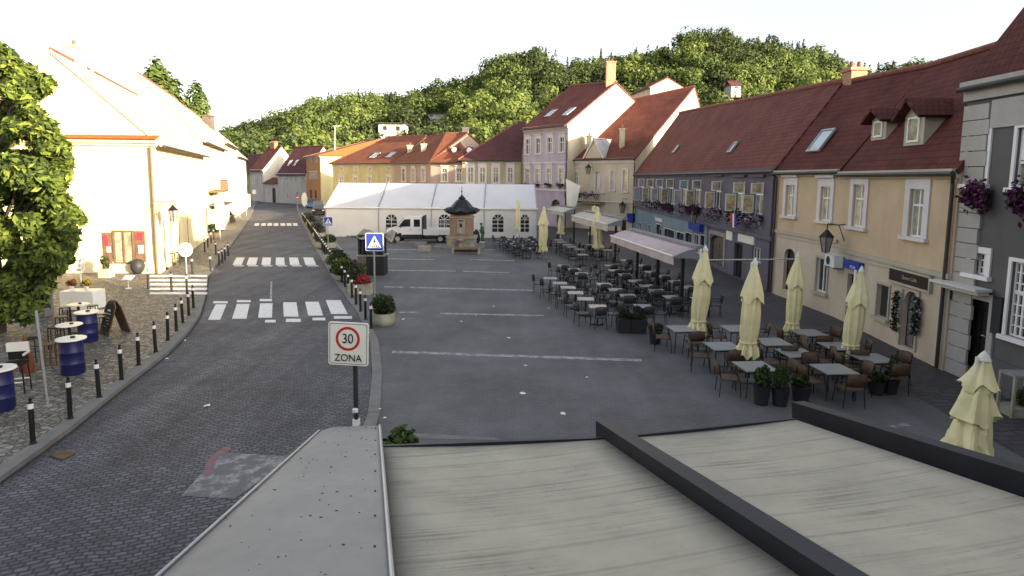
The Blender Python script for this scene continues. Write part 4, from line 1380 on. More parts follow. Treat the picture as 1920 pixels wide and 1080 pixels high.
# ochre house with orange roof
oA, oB = PZ(577, 122), PZ(603, 113)
FO = Facade(oA, oB)
eo = eav(FO, 590, 293)
ow = [dict(box=FO.px(a, c, b_, d_), pane=M['glass'], surw=.12, sill=False) for a, b_, c, d_ in ((580, 583, 322, 335), (585, 589, 322, 335), (591, 594, 322, 335), (580, 584, 297, 304), (592, 595, 297, 304))]
od = [dict(box=FO.px(581, 356, 585, 383), m=M['door']), dict(box=FO.px(590, 357, 594, 383), m=M['door'])]
ochre, FO, oro = house('ochre_house', 'tall ochre house with a bright orange hipped roof and white striped shutters', oA, oB, eo, depth=24, rise=3.4, wall=WALL['ochre'], roof=ROOF['orange'], wins=ow, doors=od, hipL=1.0, hipR=1.0, sidewall=WALL['yellow'], cornice=.25)
b = MB()
p = solve_ridge(PZ(626, 118), Vector((1, 0, 0)), 627, 262)
b.tube(p - Z * 3, solve_ridge(PZ(626, 118), Vector((1, 0, 0)), 628, 236), .09)
q = solve_ridge(PZ(626, 118), Vector((1, 0, 0)), 628, 238)
for k in range(5):
    b.tube(q + Vector((-.2 + k * .28, 0, -.05)), q + Vector((-.2 + k * .28, .0, .35)), .03, n=5)
b.tube(q + Vector((-.3, 0, .1)), q + Vector((1.1, 0, .1)), .04, n=5)
b.build('aerial_mast', M['steel'], oro)
# yellow house + pink corner house, beige house behind the tent
yA, yB = PZ(626, 96), PZ(739.5, 88)
FY = Facade(yA, yB)
ey_ = eav(FY, 680, 305)
yw = []
for x in (637, 664, 691, 727):
    yw.append(dict(box=FY.px(x, 313, x + 6, 320), pane=GLB, surw=.12, sill=False, transom=0))
    yw.append(dict(box=FY.px(x - 1, 332, x + 6, 352), pane=GLB, surw=.16, hood=.12))
yellow, FY, yro = house('yellow_house', 'long yellow house half in sun behind the left end of the tent', yA, yB, ey_, depth=13, rise=4.0, wall=WALL['yellow'], roof=ROOF['red'], wins=yw, hipL=5.5, cornice=.5, cmat=M['sur_beige'], sidewall=WALL['yellow'])
pA, pM, pB_ = PZ(740, 87.5), PZ(808, 80.5), PZ(866, 79.5)
FP = Facade(pA, pM)
ep = eav(FP, 775, 304)
pw = [dict(box=FP.px(x, 316, x + 6, 340), pane=pn, surw=.16, hood=.12) for x, pn in ((754, GLD), (772, GLB), (791, GLB))]
house('pink_house', 'dusty pink house with two small roof turrets behind the tent', pA, pM, ep, depth=12, rise=3.9, wall=WALL['pink'], roof=ROOF['red'], wins=pw, cornice=.4, cmat=M['sur_beige'])
pinkro = [o for o in bpy.data.objects if o.name.startswith('roof')][-1]
FP2 = Facade(pM, pB_)
ep2 = eav(FP2, 838, 303)
pw = [dict(box=FP2.px(x, 316, x + 9, 340), pane=GLD, surw=.18, hood=.12) for x in (829, 856)]
house('pink_house', 'brownish corner house with two dark windows and small roof hatches, beside pink house', pM, pB_, ep2, depth=12, rise=3.9, wall=WALL['pink'], roof=ROOF['red'], wins=pw, hipR=2.5, cornice=.4, cmat=M['sur_beige'])
pink2ro = [o for o in bpy.data.objects if o.name.startswith('roof')][-1]
for px_, py_, F_, e_, ro_ in ((769, 283, FP, ep, pinkro), (795, 281, FP, ep, pinkro)):
    p = on_roof(px_, py_, F_, e_, 6, 3.9)
    chimney(ro_, p - Z * .3, .7, .7, 1.0, M['render'])
for px_, py_ in ((854, 281), (882, 282)):
    p = on_roof(px_, py_, FP2, ep2, 6, 3.9)
    b = MB()
    b.tube(p + FP2.n * .6, p - FP2.n * .5, .5, n=12)
    o = b.build('roof_hatch', M['gutter'], pink2ro)
    b = MB(); b.tube(p - FP2.n * .501, p - FP2.n * .52, .36, n=12); b.build('pane', M['winframe'], o)
for px_, py_ in ((703, 292), (733, 291)):
    skylight(yro, on_roof(px_, py_, FY, ey_, 6.5, 4.0), FY.d, (FY.n * 6.5 + Z * 4.0).normalized(), 1.1, 1.6)
p = on_roof(800, 265, FP, ep, 6, 3.9)
chimney(pinkro, (FP.A + FP.B) / 2 + FP.d * 1.5 + FP.n * 8 + Z * (ep + 3.3), .9, .9, 1.6, M['render'])
bA, bB = PZ(867, 79), PZ(976, 78.5)
FBe = Facade(bA, bB)
eb = eav(FBe, 920, 298)
bw = [dict(box=FBe.px(x, 314, x + 10, 343), pane=GLB, surw=.2, hood=.3) for x in (877, 899.5, 924.5, 951.5)]
beige, FBe, bro = house('beige_house', 'beige house with four hooded windows beside the lilac house', bA, bB, eb, depth=18, rise=5.3, hipL=6.6, wall=WALL['beige'], roof=ROOF['dark'], wins=bw, cornice=.5, cmat=M['sur_beige'], over=.5)
# an orange roof and a small lit house peeping from behind
house('back_house', 'house behind with only its orange roof ridge showing over the pink house', PZ(890, 108), PZ(930, 106), 8.6, depth=7, rise=3.2, wall=WALL['ochre'], roof=ROOF['orange'], cornice=0, hipL=2, hipR=2)
house('back_house', 'small white house with a red roof on the slope left of the brick chimney', PZ(1030, 128, 0), PZ(1064, 124, 0), 21.3, depth=6, rise=1.9, wall=WALL['white'], roof=ROOF['red'], cornice=0, gutter=False)
house('back_house', 'cream house gable peeping between the lilac and cream house roofs', PZ(1176, 118), PZ(1212, 108), 21.5, depth=6, rise=1.6, wall=WALL['cream'], roof=ROOF['brown'], cornice=0, gutter=False)
# ------------------------------------------------------------------ houses outside the picture, row and low ones added to shape the square's shade
house('camera_house', 'long house behind the camera carrying the terrace roof', Vector((12.4, -3.6, 0)), Vector((-26, -3.6, 0)), 6.6, depth=8, rise=2.2, wall=WALL['cream'], roof=ROOF['brown'], cornice=.3)
house('added_row_house', 'unseen cream row house added beyond two low houses to shade the pavement', Vector((12.75, 3.0, 0)), Vector((12.75, -16, 0)), 7.4, depth=9, rise=3.7, wall=WALL['cream'], roof=ROOF['red'], cornice=.3, wins=[dict(box=(u_, u_ + 1, v_, v_ + h_), pane=M['glassbeige']) for u_ in (1.2, 4.2, 7.2, 10.2, 13.2, 16.2) for v_, h_ in ((1.0, 1.7), (4.4, 1.7))])
house('added_low_house', 'unseen low tan house added beside the grey house to shape sunlight', Vector((12.8, 14.84, 0)), Vector((12.8, 10.05, 0)), 5.8, depth=4.5, rise=1.6, wall=WALL['tan'], roof=ROOF['brown'], cornice=.2, wins=[dict(box=(u_, u_ + .9, v_, v_ + h_), pane=M['glassbeige']) for u_ in (.9, 3.0) for v_, h_ in ((1.0, 1.5), (3.6, 1.3))])
house('added_low_house', 'unseen lowest pale house added two along from the grey house to shape sunlight', Vector((12.8, 10, 0)), Vector((12.8, 3.05, 0)), 5.6, depth=4.5, rise=1.5, wall=WALL['tanlow'], roof=ROOF['brown'], cornice=.2, wins=[dict(box=(u_, u_ + .9, v_, v_ + h_), pane=M['glassbeige']) for u_ in (.9, 3.2, 5.3) for v_, h_ in ((1.0, 1.5), (3.5, 1.3))])
# ------------------------------------------------------------------ tent
tA = G(612, 443.5); tB = G(1006, 446.5)
tA.z = tB.z = 0
FT = Facade(tA, tB)
te = V(800, 389, FT.A, FT.d)[1]
tw = 10.0
tr = te + 2.2
tent = thing('party_tent', 'long white event tent with arched windows across the end of the square', 'tent', FT.A)
b = MB()
LT = FT.L
nseg = 16
bays = 4
up_ = Z * .0
rs = np.random.RandomState(5)
for side in (0, 1):
    for i in range(bays):
        for j in range(6):
            for k in range(6):
                def tp(a, c):
                    u = (i + a) * LT / bays
                    f = c
                    sag = -.1 * math.sin(math.pi * a) * math.sin(math.pi * c)
                    w = f * tw / 2 if side == 0 else tw - f * tw / 2
                    return FT.P(u, te + (tr - te) * f + sag, -w + (.12 * (1 - f) if side == 0 else -.12 * (1 - f)))
                a0, a1, c0_, c1 = j / 6, (j + 1) / 6, k / 6, (k + 1) / 6
                q = [tp(a0, c0_), tp(a1, c0_), tp(a1, c1), tp(a0, c1)]
                b.face(q if side == 0 else q[::-1])
b.build('roof', M['tent'], tent, smooth=True)
b = MB()
fbox(b, FT, -.12, LT + .12, te - .12, te + .02, .12, .17)
b.build('eave_rail', M['white'], tent)
wins = []
for x in (734, 833, 877, 933.5, 984):
    u = FT.uv(x, 425)[0]
    r = .53 if x < 980 else .4
    wins.append((u - r, u + r, FT.uv(x, 435)[1], FT.uv(x, 402)[1], .52))
b = MB()
wall_front(b, FT, te, [w for w in wins], rev=.02)
b.face([FT.P(0, 0), FT.P(0, te), FT.P(0, te, -tw), FT.P(0, 0, -tw)])
b.face([FT.P(LT, 0), FT.P(LT, 0, -tw), FT.P(LT, te, -tw), FT.P(LT, te)])
b.face([FT.P(0, te), FT.P(0, tr, -tw / 2), FT.P(0, te, -tw)]); b.face([FT.P(LT, te), FT.P(LT, te, -tw), FT.P(LT, tr, -tw / 2)])
b.face([FT.P(LT, 0, -tw), FT.P(0, 0, -tw), FT.P(0, te, -tw), FT.P(LT, te, -tw)])
b.build('wall', M['tentwall'], tent)
for u0, u1, v0, v1, rise in wins:
    b = MB()
    um = (u0 + u1) / 2
    vs = v1 - rise
    def bar_(p, q_, t=.022):
        d = (q_ - p).normalized()
        s_ = d.cross(FT.n).normalized() * t
        b.obox(p - s_ - FT.n * .006, q_ - p, s_ * 2, FT.n * .012)
    for v in (vs, vs - (vs - v0) / 3, vs - 2 * (vs - v0) / 3):
        bar_(FT.P(u0, v), FT.P(u1, v))
    bar_(FT.P(um, v0), FT.P(um, v1))
    for t in (R(45), R(135)):
        bar_(FT.P(um + math.cos(t) * .12, vs + math.sin(t) * .12), FT.P(um + math.cos(t) * (u1 - um), vs + math.sin(t) * rise))
    w = b.build('window', M['white'], tent)
    b = MB()
    b.face([FT.P(u0, v0, -.03), FT.P(u1, v0, -.03), FT.P(u1, v1, -.03), FT.P(u0, v1, -.03)])
    b.build('pane', M['glass'], w)
for i in range(bays + 1):
    u = i * LT / bays
    b = MB()
    fbox(b, FT, u - .035, u + .035, 0, te, .003, .06)
    b.tube(FT.P(u, te + .05, .05), FT.P(u, tr + .06, -tw / 2), .055, n=6)
    b.build('frame_post', M['steel'], tent)
# ------------------------------------------------------------------ fountain house
fc = G(864, 466); fc.z = 0
sc = 23.6 / 1150 * fc.y
sc = fc.y / 1150     # metres per photo pixel here
fy = fc + Vector((0, 26 * sc, 0))
ft = thing('well_house', 'square plastered well house with a dark curved roof in the middle of the square', 'fountain', fy)
b = MB()
b.lathe([(2.05 * 26 * sc / 1.4142 * 1.0, 0), (27 * sc, .001)], fy, 4)
b = MB()
def oct_(r, ch):   # square with cut corners
    p = []
    for sx, sy in ((1, 1), (-1, 1), (-1, -1), (1, -1)):
        a, c = Vector((sx * r, sy * (r - ch), 0)), Vector((sx * (r - ch), sy * r, 0))
        p += [a, c] if sx * sy > 0 else [c, a]
    return p
def slab(b, r, ch, z0, z1, mi=0, c=fy):
    b.prism([c + p + Z * z0 for p in oct_(r, ch)], Z * (z1 - z0), mi)
hw = 23.5 * sc
slab(b, hw * 1.16, hw * .35, 0, .78); slab(b, hw * 1.25, hw * .35, .781, .93)
b.build('base', M['stone'], ft)
b = MB()
slab(b, hw * .92, hw * .28, .931, 2.45); slab(b, hw * .9, hw * .28, 2.53, 2.98)
b.build('body', M['terracotta'], ft)
b = MB()
slab(b, hw * 1.0, hw * .3, 2.451, 2.529)
b.build('cornice', M['stone'], ft)
b = MB()
for k in range(9):
    x = -hw * .7 + 1.4 * hw * k / 8
    b.box(fy + Vector((x, -hw * .9 - .03, 2.72)), (.05, .05, .22))
b.build('frieze', M['wood'], ft)
b = MB()
n = 32
prof = [(1.3, 2.84), (1.42, 2.96), (1.12, 3.12), (.86, 3.3), (.62, 3.62), (.42, 3.84), (.28, 3.9), (.3, 4.0), (.16, 4.12), (.05, 4.25)]
rings = []
for r, z in prof:
    rings.append([fy + Vector((math.cos(t) * r * hw * (1 + .07 * math.cos(8 * t) * min(1, r)), math.sin(t) * r * hw * (1 + .07 * math.cos(8 * t) * min(1, r)), z * 1.0 + (.1 * math.cos(8 * t) if r > 1.05 else 0))) for t in [2 * math.pi * i / n for i in range(n)]])
for A_, B_ in zip(rings, rings[1:]):
    for i in range(n):
        j = (i + 1) % n
        b.face([A_[i], A_[j], B_[j], B_[i]])
b.face(rings[-1]); b.face(rings[0][::-1])
ro_ = b.build('roof', M['copper'], ft, smooth=True)
b = MB()
b.tube(fy + Z * 4.22, fy + Z * 4.95, .035, .015); b.lathe([(.001, 0), (.09, .08), (.001, .17)], fy + Z * 4.45, 10)
b.build('finial', M['copper'], ro_)
b = MB()
b.box(fy + Vector((0, -hw * .92 - .02, 1.75)), (.62, .05, 1.2))
o = b.build('panel', M['stone'], ft)
b = MB()
b.box(fy + Vector((0, -hw * .92 - .06, 1.85)), (.2, .05, .3)); b.box(fy + Vector((0, -hw * .92 - .06, 2.22)), (.42, .04, .1))
b.build('niche', M['door'], o)
b = MB()
b.tube(fy + Vector((0, -hw * .92 - .04, 1.32)), fy + Vector((0, -hw * .92 - .3, 1.26)), .05); b.box(fy + Vector((0, -hw * .92 - .06, 1.32)), (.24, .04, .2))
b.build('spout', M['steel'], o)
b = MB()
b.lathe([(.2, 0), (.14, .1), (.13, .5), (.3, .62), (.36, .78), (.3, .78), (.24, .66), (.001, .64)], fy + Vector((0, -hw * 1.2 - .36, 0)), 16)
b.build('basin', M['stone'], ft)
# stepped platform pieces, bench and stone blocks round it
pl = thing('stone_platform', 'low grey stone platform around the well house', 'platform', fy)
b = MB()
b.prism([fy + Vector(p) for p in ((-hw * 2.2, -1.5, 0), (-hw * .2, -2.2, 0), (hw * 1.9, -1.95, 0), (hw * 1.9, 1.2, 0), (-hw * 2.2, 1.2, 0))], Z * .16)
b.build('slab', M['stonegrey'], pl)
bn = thing('bench', 'red brown bench with stone ends in front of the well house', 'bench', G(874, 476))
bp = G(874, 476)
b = MB(); b.box(bp + Z * .36, (1.75, .42, .1)); b.box(bp + Vector((0, .16, .2)), (1.75, .06, .2)); b.build('seat', M['wood'], bn)
for s_ in (-1, 1):
    b = MB(); b.box(bp + Vector((s_ * .96, 0, .22)), (.16, .46, .44)); b.build('end_block', M['stone'], bn)
for k, (x, y, lb) in enumerate(((796, 471, 'pale stone block nearest the camera beside the well house'), (788, 463, 'stone block behind the pale one, left of the well house'))):
    p = G(x, y)
    b = MB(); b.box(p + Z * .21, (.95, .5, .42), .05)
    o = b.build('stone_block', M['stonegrey' if k else 'stone'])
    md = o.modifiers.new('bevel', 'BEVEL'); md.width = .03; md.segments = 2
    tag(o, lb, 'stone block', 'stone blocks by the well house')
p = G(772, 457)
b = MB(); b.box(p + Z * .1, (2.6, .45, .2), .03)
tag(b.build('stone_kerb_block', M['stonegrey']), 'long low grey stone edging lying below the white truck', 'stone block')
# ------------------------------------------------------------------ truck
tz = G(780, 457).y + .6
kx = tz / 1150
tx0 = G(724, 455).x
truck = thing('flatbed_truck', 'white double cab tipper truck parked in front of the tent', 'truck', (tx0 + 2.9, tz + 1, 0))
W_ = 1.95
def side_prism(b, prof, y0, y1, mi=0):
    b.prism([Vector((tx0 + x, tz + y0, z)) for x, z in prof], Vector((0, y1 - y0, 0)), mi)
b = MB()
side_prism(b, [(.02, .62), (.0, .85), (.1, 1.18), (.95, 1.42), (1.55, 2.12), (1.75, 2.24), (3.05, 2.26), (3.1, 2.18), (3.1, .55), (2.2, .5), (2.1, .5), (1.42, .5), (1.36, .78), (1.15, .95), (.85, .95), (.62, .78), (.56, .5), (.3, .5)], 0, W_)
body = b.build('cab', M['truckwhite'], truck)
md = body.modifiers.new('bevel', 'BEVEL'); md.width = .05; md.segments = 3; md.limit_method = 'ANGLE'
b = MB()
for y in (-.004, W_ + .004):
    for q in ([(1.12, 1.42), (1.6, 2.04), (2.12, 2.06), (2.12, 1.42)], [(2.42, 1.4), (2.42, 2.04), (2.95, 2.04), (2.95, 1.4)]):
        p = [Vector((tx0 + x, tz + y, z)) for x, z in q]
        b.prism(p, (0, -.012 if y < 0 else .012, 0))
b.build('side_window', M['glass'], truck)
b = MB()
b.face([Vector((tx0 + x, tz + y, z)) for x, y, z in ((.99, .14, 1.47), (.99, W_ - .14, 1.47), (1.52, W_ - .2, 2.1), (1.52, .2, 2.1))][::-1])
b.v = [v + Vector((-.035, 0, .03)) for v in b.v]
b.build('windscreen', M['skyglass'], truck)
for s_, x in ((0, 2.27), (1, 3.02)):
    b = MB()
    b.box((tx0 + x - .12, tz - .012, 1.15), (.16, .03, .045)); b.build('door_handle', M['black'], truck)
b = MB()
side_prism(b, [(-.06, .3), (-.08, .78), (.06, .8), (.55, .8), (.6, .5), (.5, .3)], -.02, W_ + .02)
b.build('bumper', M['darkplastic'], truck)
b = MB()
side_prism(b, [(1.42, .42), (1.42, .72), (3.1, .74), (3.1, .42)], -.012, W_ + .012)
b.build('sill', M['darkplastic'], truck)
b = MB()
b.box((tx0 - .02, tz + W_ / 2, .98), (.1, 1.2, .18)); b.build('grille', M['darkplastic'], truck)
for y in (.12, W_ - .12):
    b = MB(); b.lathe([(.001, 0), (.15, .03), (.16, .1)], (0, 0, 0), 12)
    b.v = [Vector((tx0 - .03 + v.z, tz + y + v.x * 1.1, .93 + v.y)) for v in b.v]
    b.build('headlight', M['skyglass'], truck)
b = MB(); b.tube((tx0 + 1.35, tz - .18, 1.42), (tx0 + 1.35, tz + .0, 1.42), .03); b.box((tx0 + 1.35, tz - .24, 1.52), (.1, .16, .34)); b.build('wing_mirror', M['darkplastic'], truck)
b = MB(); side_prism(b, [(.6, .32), (.6, .52), (5.6, .52), (5.6, .32)], .25, W_ - .25); b.build('chassis', M['black'], truck)
b = MB()
side_prism(b, [(3.2, .72), (3.2, .82), (5.75, .82), (5.75, .72)], -.05, W_ + .05)
b.box((tx0 + 4.475, tz - .03, 1.02), (2.5, .04, .38)); b.box((tx0 + 4.475, tz + W_ + .03, 1.02), (2.5, .04, .38)); b.box((tx0 + 5.73, tz + W_ / 2, 1.02), (.04, W_, .38))
b.build('tipper_bed', M['truckwhite'], truck)
b = MB()
b.box((tx0 + 3.22, tz + W_ / 2, 1.6), (.06, W_, 1.5)); b.build('headboard', M['darkplastic'], truck)
b = MB()
for x in (3.5, 4.0, 4.5, 5.0, 5.5):
    b.tube((tx0 + x, tz + W_, 1.2), (tx0 + x, tz + W_, 1.95), .02, n=5)
for z in (1.45, 1.7, 1.94):
    b.tube((tx0 + 3.3, tz + W_, z), (tx0 + 5.7, tz + W_, z), .018, n=5)
b.build('mesh_side', M['alu'], truck)
for x in (1.0, 4.7):
    for y in (.0, W_ - .24):
        b = MB()
        b.lathe([(.33, 0), (.36, .03), (.36, .2), (.33, .23)], (0, 0, 0), 20)
        b.v = [Vector((tx0 + x + v.x, tz + y + v.z, .36 + v.y)) for v in b.v]
        w = b.build('wheel', M['rubber'], truck)
        b = MB(); b.lathe([(.001, -.005), (.2, -.012), (.21, .01)], (0, 0, 0), 16)
        b.v = [Vector((tx0 + x + v.x, tz + y + v.z, .36 + v.y)) for v in b.v]
        b.build('rim', M['alu'], w)
# far vehicles beside the tent
def small_car(label, p, m, tall=1.75, rz=0.0):
    t = thing('parked_car', label, 'car', p, rz)
    L0 = LOC[t.name]; LOC[t.name] = Vector()
    b = MB()
    b.prism([Vector((x, -2.0, z)) for x, z in ()] or [Vector((-.88, -2.1, .3)), Vector((.88, -2.1, .3)), Vector((.9, -2.1, .95)), Vector((-.9, -2.1, .95))], (0, 4.2, 0))
    b.build('body', m, t)
    b = MB()
    b.prism([Vector((-.82, -1.7, .951)), Vector((.82, -1.7, .951)), Vector((.66, -1.45, tall)), Vector((-.66, -1.45, tall))], (0, 2.6, 0))
    b.build('cabin', M['glass'], t)
    b = MB(); b.box((0, -.1, tall + .03), (1.3, 2.5, .05)); b.build('roof_panel', m, t)
    for x in (-.7, .7):
        b = MB(); b.box((x, -2.12, .75), (.3, .06, .16)); b.build('headlight', M['signwhite'], t)
        for y in (-1.3, 1.3):
            b = MB(); b.tube((x - .1, y, .31), (x + .1, y, .31), .31, n=14); b.build('wheel', M['rubber'], t)
    LOC[t.name] = L0
    return t
small_car('black van-like car facing the camera beside the left end of the tent', PZ(598.5, 92), M['carblack'], 2.0, R(14))
small_car('blue car behind the black one beside the tent', PZ(586, 112), M['carblue'], 1.6, R(14))
# ------------------------------------------------------------------ wooded hill
SKY = [(-400, 265), (300, 265), (400, 258), (430, 248), (470, 232), (520, 222), (560, 205), (600, 186), (680, 178), (720, 184), (760, 180), (830, 158), (880, 146), (930, 112), (980, 98), (1012, 96), (1040, 118), (1090, 116), (1150, 112), (1190, 98), (1240, 90), (1262, 68), (1300, 60), (1350, 62), (1385, 66), (1420, 76), (1500, 88), (1560, 106), (1590, 128), (1640, 125), (1700, 122), (1800, 118), (2300, 100)]
sx_, sy_ = [p[0] for p in SKY], [p[1] for p in SKY]
def skyy(px):
    return float(np.interp(px, sx_, sy_))
ZN, ZR = 150.0, 430.0
def dirx(px):
    d = ray(px, 335)
    return d.x / d.y
def ridge_h(px, th=13.0):
    d = ray(px, skyy(px))
    return H + d.z / d.y * ZR - th
def hill_h(px, t):
    t2 = max(0.0, min(1.0, t))
    s = t2 * t2 * (3 - 2 * t2) * .5 + t2 * .5
    return ridge_h(px) * s
b = MB()
pxs = list(range(-400, 2301, 45)); ts = [i / 16 for i in range(17)] + [1.12, 1.4]
def hp(px, t):
    zz = ZN + (ZR - ZN) * t
    h = hill_h(px, t) if t <= 1 else ridge_h(px) * max(0, 1 - (t - 1) * 1.5)
    return Vector((dirx(px) * zz, zz, h - .05 + 1.6 * math.sin(px * .021 + t * 9) * min(1, t * 3) * (1 if t < .95 else .3)))
for a, c in zip(pxs, pxs[1:]):
    for t0, t1 in zip(ts, ts[1:]):
        b.face([hp(a, t0), hp(c, t0), hp(c, t1), hp(a, t1)])
M['hillsoil'] = mat('hill_undergrowth', (.03, .045, .015), var=.4, scale=.05, c2=(.06, .07, .025))
tag(b.build('hill', M['hillsoil'], smooth=True), kind='structure')
M['wood_d'] = mat('forest_dark_leaves', (.03, .042, .013), var=.35, scale=.2, trans=.25)  # dark tree tone, also standing in for unlit crowns
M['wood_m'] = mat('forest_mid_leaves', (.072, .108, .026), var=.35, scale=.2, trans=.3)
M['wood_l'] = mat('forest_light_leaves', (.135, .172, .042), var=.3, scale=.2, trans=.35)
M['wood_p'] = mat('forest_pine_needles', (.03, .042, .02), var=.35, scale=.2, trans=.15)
def tree_points(rs, base, h, r, conifer, n):
    if conifer:
        q = rs.rand(n) ** .75
        z = h * (1 - q * .8)
        rr = r * (q * .85 + .06) * np.sqrt(rs.rand(n) * .6 + .4)
        a = rs.rand(n) * 2 * math.pi
        P = np.stack([rr * np.cos(a), rr * np.sin(a), z], 1)
        N = np.stack([np.cos(a), np.sin(a), np.full(n, .55)], 1)
    else:
        P, N = [], []
        L_ = 5
        for k in range(L_):
            d = rs.normal(size=3); d[2] = abs(d[2]) * .7; d /= np.linalg.norm(d)
            c = np.array((0, 0, h * .58)) + d * np.array((r * .5, r * .5, h * .24))
            p, nn = blob(c, np.array((r * .62, r * .62, h * .27)) * (.75 + .5 * rs.rand()), n // L_, rs, .7)
            P.append(p); N.append(nn)
        P, N = np.concatenate(P), np.concatenate(N)
    return P + np.array(base), N + rs.normal(size=P.shape) * .3
def woodland():
    rs = np.random.RandomState(11)
    Ps, Ns, Ss, Is = [], [], [], []
    n_tree = 0
    while n_tree < 2250:
        px = rs.uniform(330, 2100)
        t = rs.rand() ** .8
        if any(a < px < c and t0 < t < t1 for a, c, t0, t1 in ((695, 775, .08, .36), (795, 850, .36, .56), (640, 712, .22, .36))):
            continue
        zz = ZN + (ZR - ZN) * t
        base = (dirx(px) * zz + rs.normal() * 2, zz + rs.normal() * 2, hill_h(px, t) - .8)
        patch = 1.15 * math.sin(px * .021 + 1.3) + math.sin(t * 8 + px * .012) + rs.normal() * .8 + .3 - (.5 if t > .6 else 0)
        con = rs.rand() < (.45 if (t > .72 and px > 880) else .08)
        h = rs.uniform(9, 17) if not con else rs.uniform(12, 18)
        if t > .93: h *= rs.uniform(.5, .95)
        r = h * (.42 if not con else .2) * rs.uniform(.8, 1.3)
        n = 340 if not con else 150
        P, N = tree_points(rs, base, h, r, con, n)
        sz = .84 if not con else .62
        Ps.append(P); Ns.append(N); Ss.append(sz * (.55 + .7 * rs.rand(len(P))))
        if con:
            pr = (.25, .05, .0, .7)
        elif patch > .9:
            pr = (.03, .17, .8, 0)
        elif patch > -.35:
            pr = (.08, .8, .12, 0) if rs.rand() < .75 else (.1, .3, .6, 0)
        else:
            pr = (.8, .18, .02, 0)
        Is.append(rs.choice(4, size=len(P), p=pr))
        n_tree += 1
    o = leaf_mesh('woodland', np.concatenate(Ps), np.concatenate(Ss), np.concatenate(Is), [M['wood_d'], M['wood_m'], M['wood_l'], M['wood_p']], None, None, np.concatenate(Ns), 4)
    tag(o, kind='stuff')
woodland()
def tree(label, base, h, r, mats, pr, seed, conifer=False, n=420, size=.7, group=None, trunk=.3, name=None, lean=0.0):
    rs = np.random.RandomState(seed)
    t = thing(name or ('pine_tree' if conifer else 'broadleaf_tree'), label, 'tree', base, 0, group)
    b = MB()
    top = base + Vector((lean * h, 0, h * (.9 if conifer else .55)))
    b.tube(base - Z * .5, top, trunk, trunk * .35, n=7)
    if not conifer:
        for k in range(5):
            a = k * 1.257 + rs.rand()
            b.tube(base.lerp(top, .6 + .08 * k), top + Vector((math.cos(a) * r * .6, math.sin(a) * r * .6, h * (.05 + .1 * rs.rand()))), trunk * .4, trunk * .12, n=5)
    b.build('trunk', M['bark'], t)
    P, N = tree_points(rs, base, h, r, conifer, n)
    leaf_mesh('crown', P, size * (.6 + .7 * rs.rand(len(P))), rs.choice(len(mats), len(P), p=pr), mats, t, LOC[t.name], N, seed)
    return t
WM = [M['wood_d'], M['wood_m'], M['wood_l']]
hill_trees = [
 (905, .06, 17, 6.5, (.15, .4, .45), 'broad yellow green tree on the slope just left of the lilac house'),
 (868, .08, 16, 6, (.2, .45, .35), 'rounded green tree above the beige house roof ridge'),
 (965, .1, 16, 6.2, (.12, .4, .48), 'bright tree crown directly left of the lilac house roof'),
 (640, .1, 14, 5.5, (.3, .5, .2), 'bushy tree right of the aerial mast above the orange roof'),
 (560, .08, 14, 5.5, (.5, .4, .1), 'dark tree above the pale grey house with the skylit roof'),
 (500, .06, 14, 6, (.15, .5, .35), 'lighter green tree behind the chimneys of the lit gable house'),
 (448, .05, 13, 5, (.5, .4, .1), 'dark tree at the foot of the hill beside the sunlit row'),
 (790, .14, 14, 5, (.35, .45, .2), 'tree between the two white hillside villas'),
 (1205, .1, 15, 5, (.55, .4, .05), 'dark tree between the brick chimney and the cream house gable'),
 (1345, .12, 15, 5.5, (.4, .45, .15), 'tree right of the sunlit cream gable above the violet roof'),
 (1030, .2, 15, 4.5, (.05, .4, .55), 'small vivid green tree above the lilac house ridge'),
]
for i, (px, t, h, r, pr, lb) in enumerate(hill_trees):
    zz = ZN + (ZR - ZN) * t
    tree(lb, Vector((dirx(px) * zz, zz, hill_h(px, t) - .4)), h, r, WM, pr, 100 + i, n=900, size=.75, group='trees on the lower slope of the hill')
PM = [M['wood_p'], M['wood_d']]
for i, (px, h, lb) in enumerate(((1020, 19, 'tallest leaning pine on the skyline left of the gap'), (1004, 15, 'dark pine just left of the tallest skyline pine'), (1040, 13, 'short thin pine at the left of the skyline gap'), (1068, 14, 'pine in the middle of the skyline gap'), (1092, 16, 'wide topped pine at the right of the skyline gap'), (1121, 22, 'tall bare stemmed pine on the skyline beside the brick chimney'), (1140, 19, 'pine behind the brick chimney top'))):
    zz = ZR - 6
    tree(lb, Vector((dirx(px) * zz, zz, ridge_h(px) - 2)), h, 3.0, PM, (.6, .4), 140 + i, conifer=True, n=260, size=.75, group='pines along the hill skyline', trunk=.35)
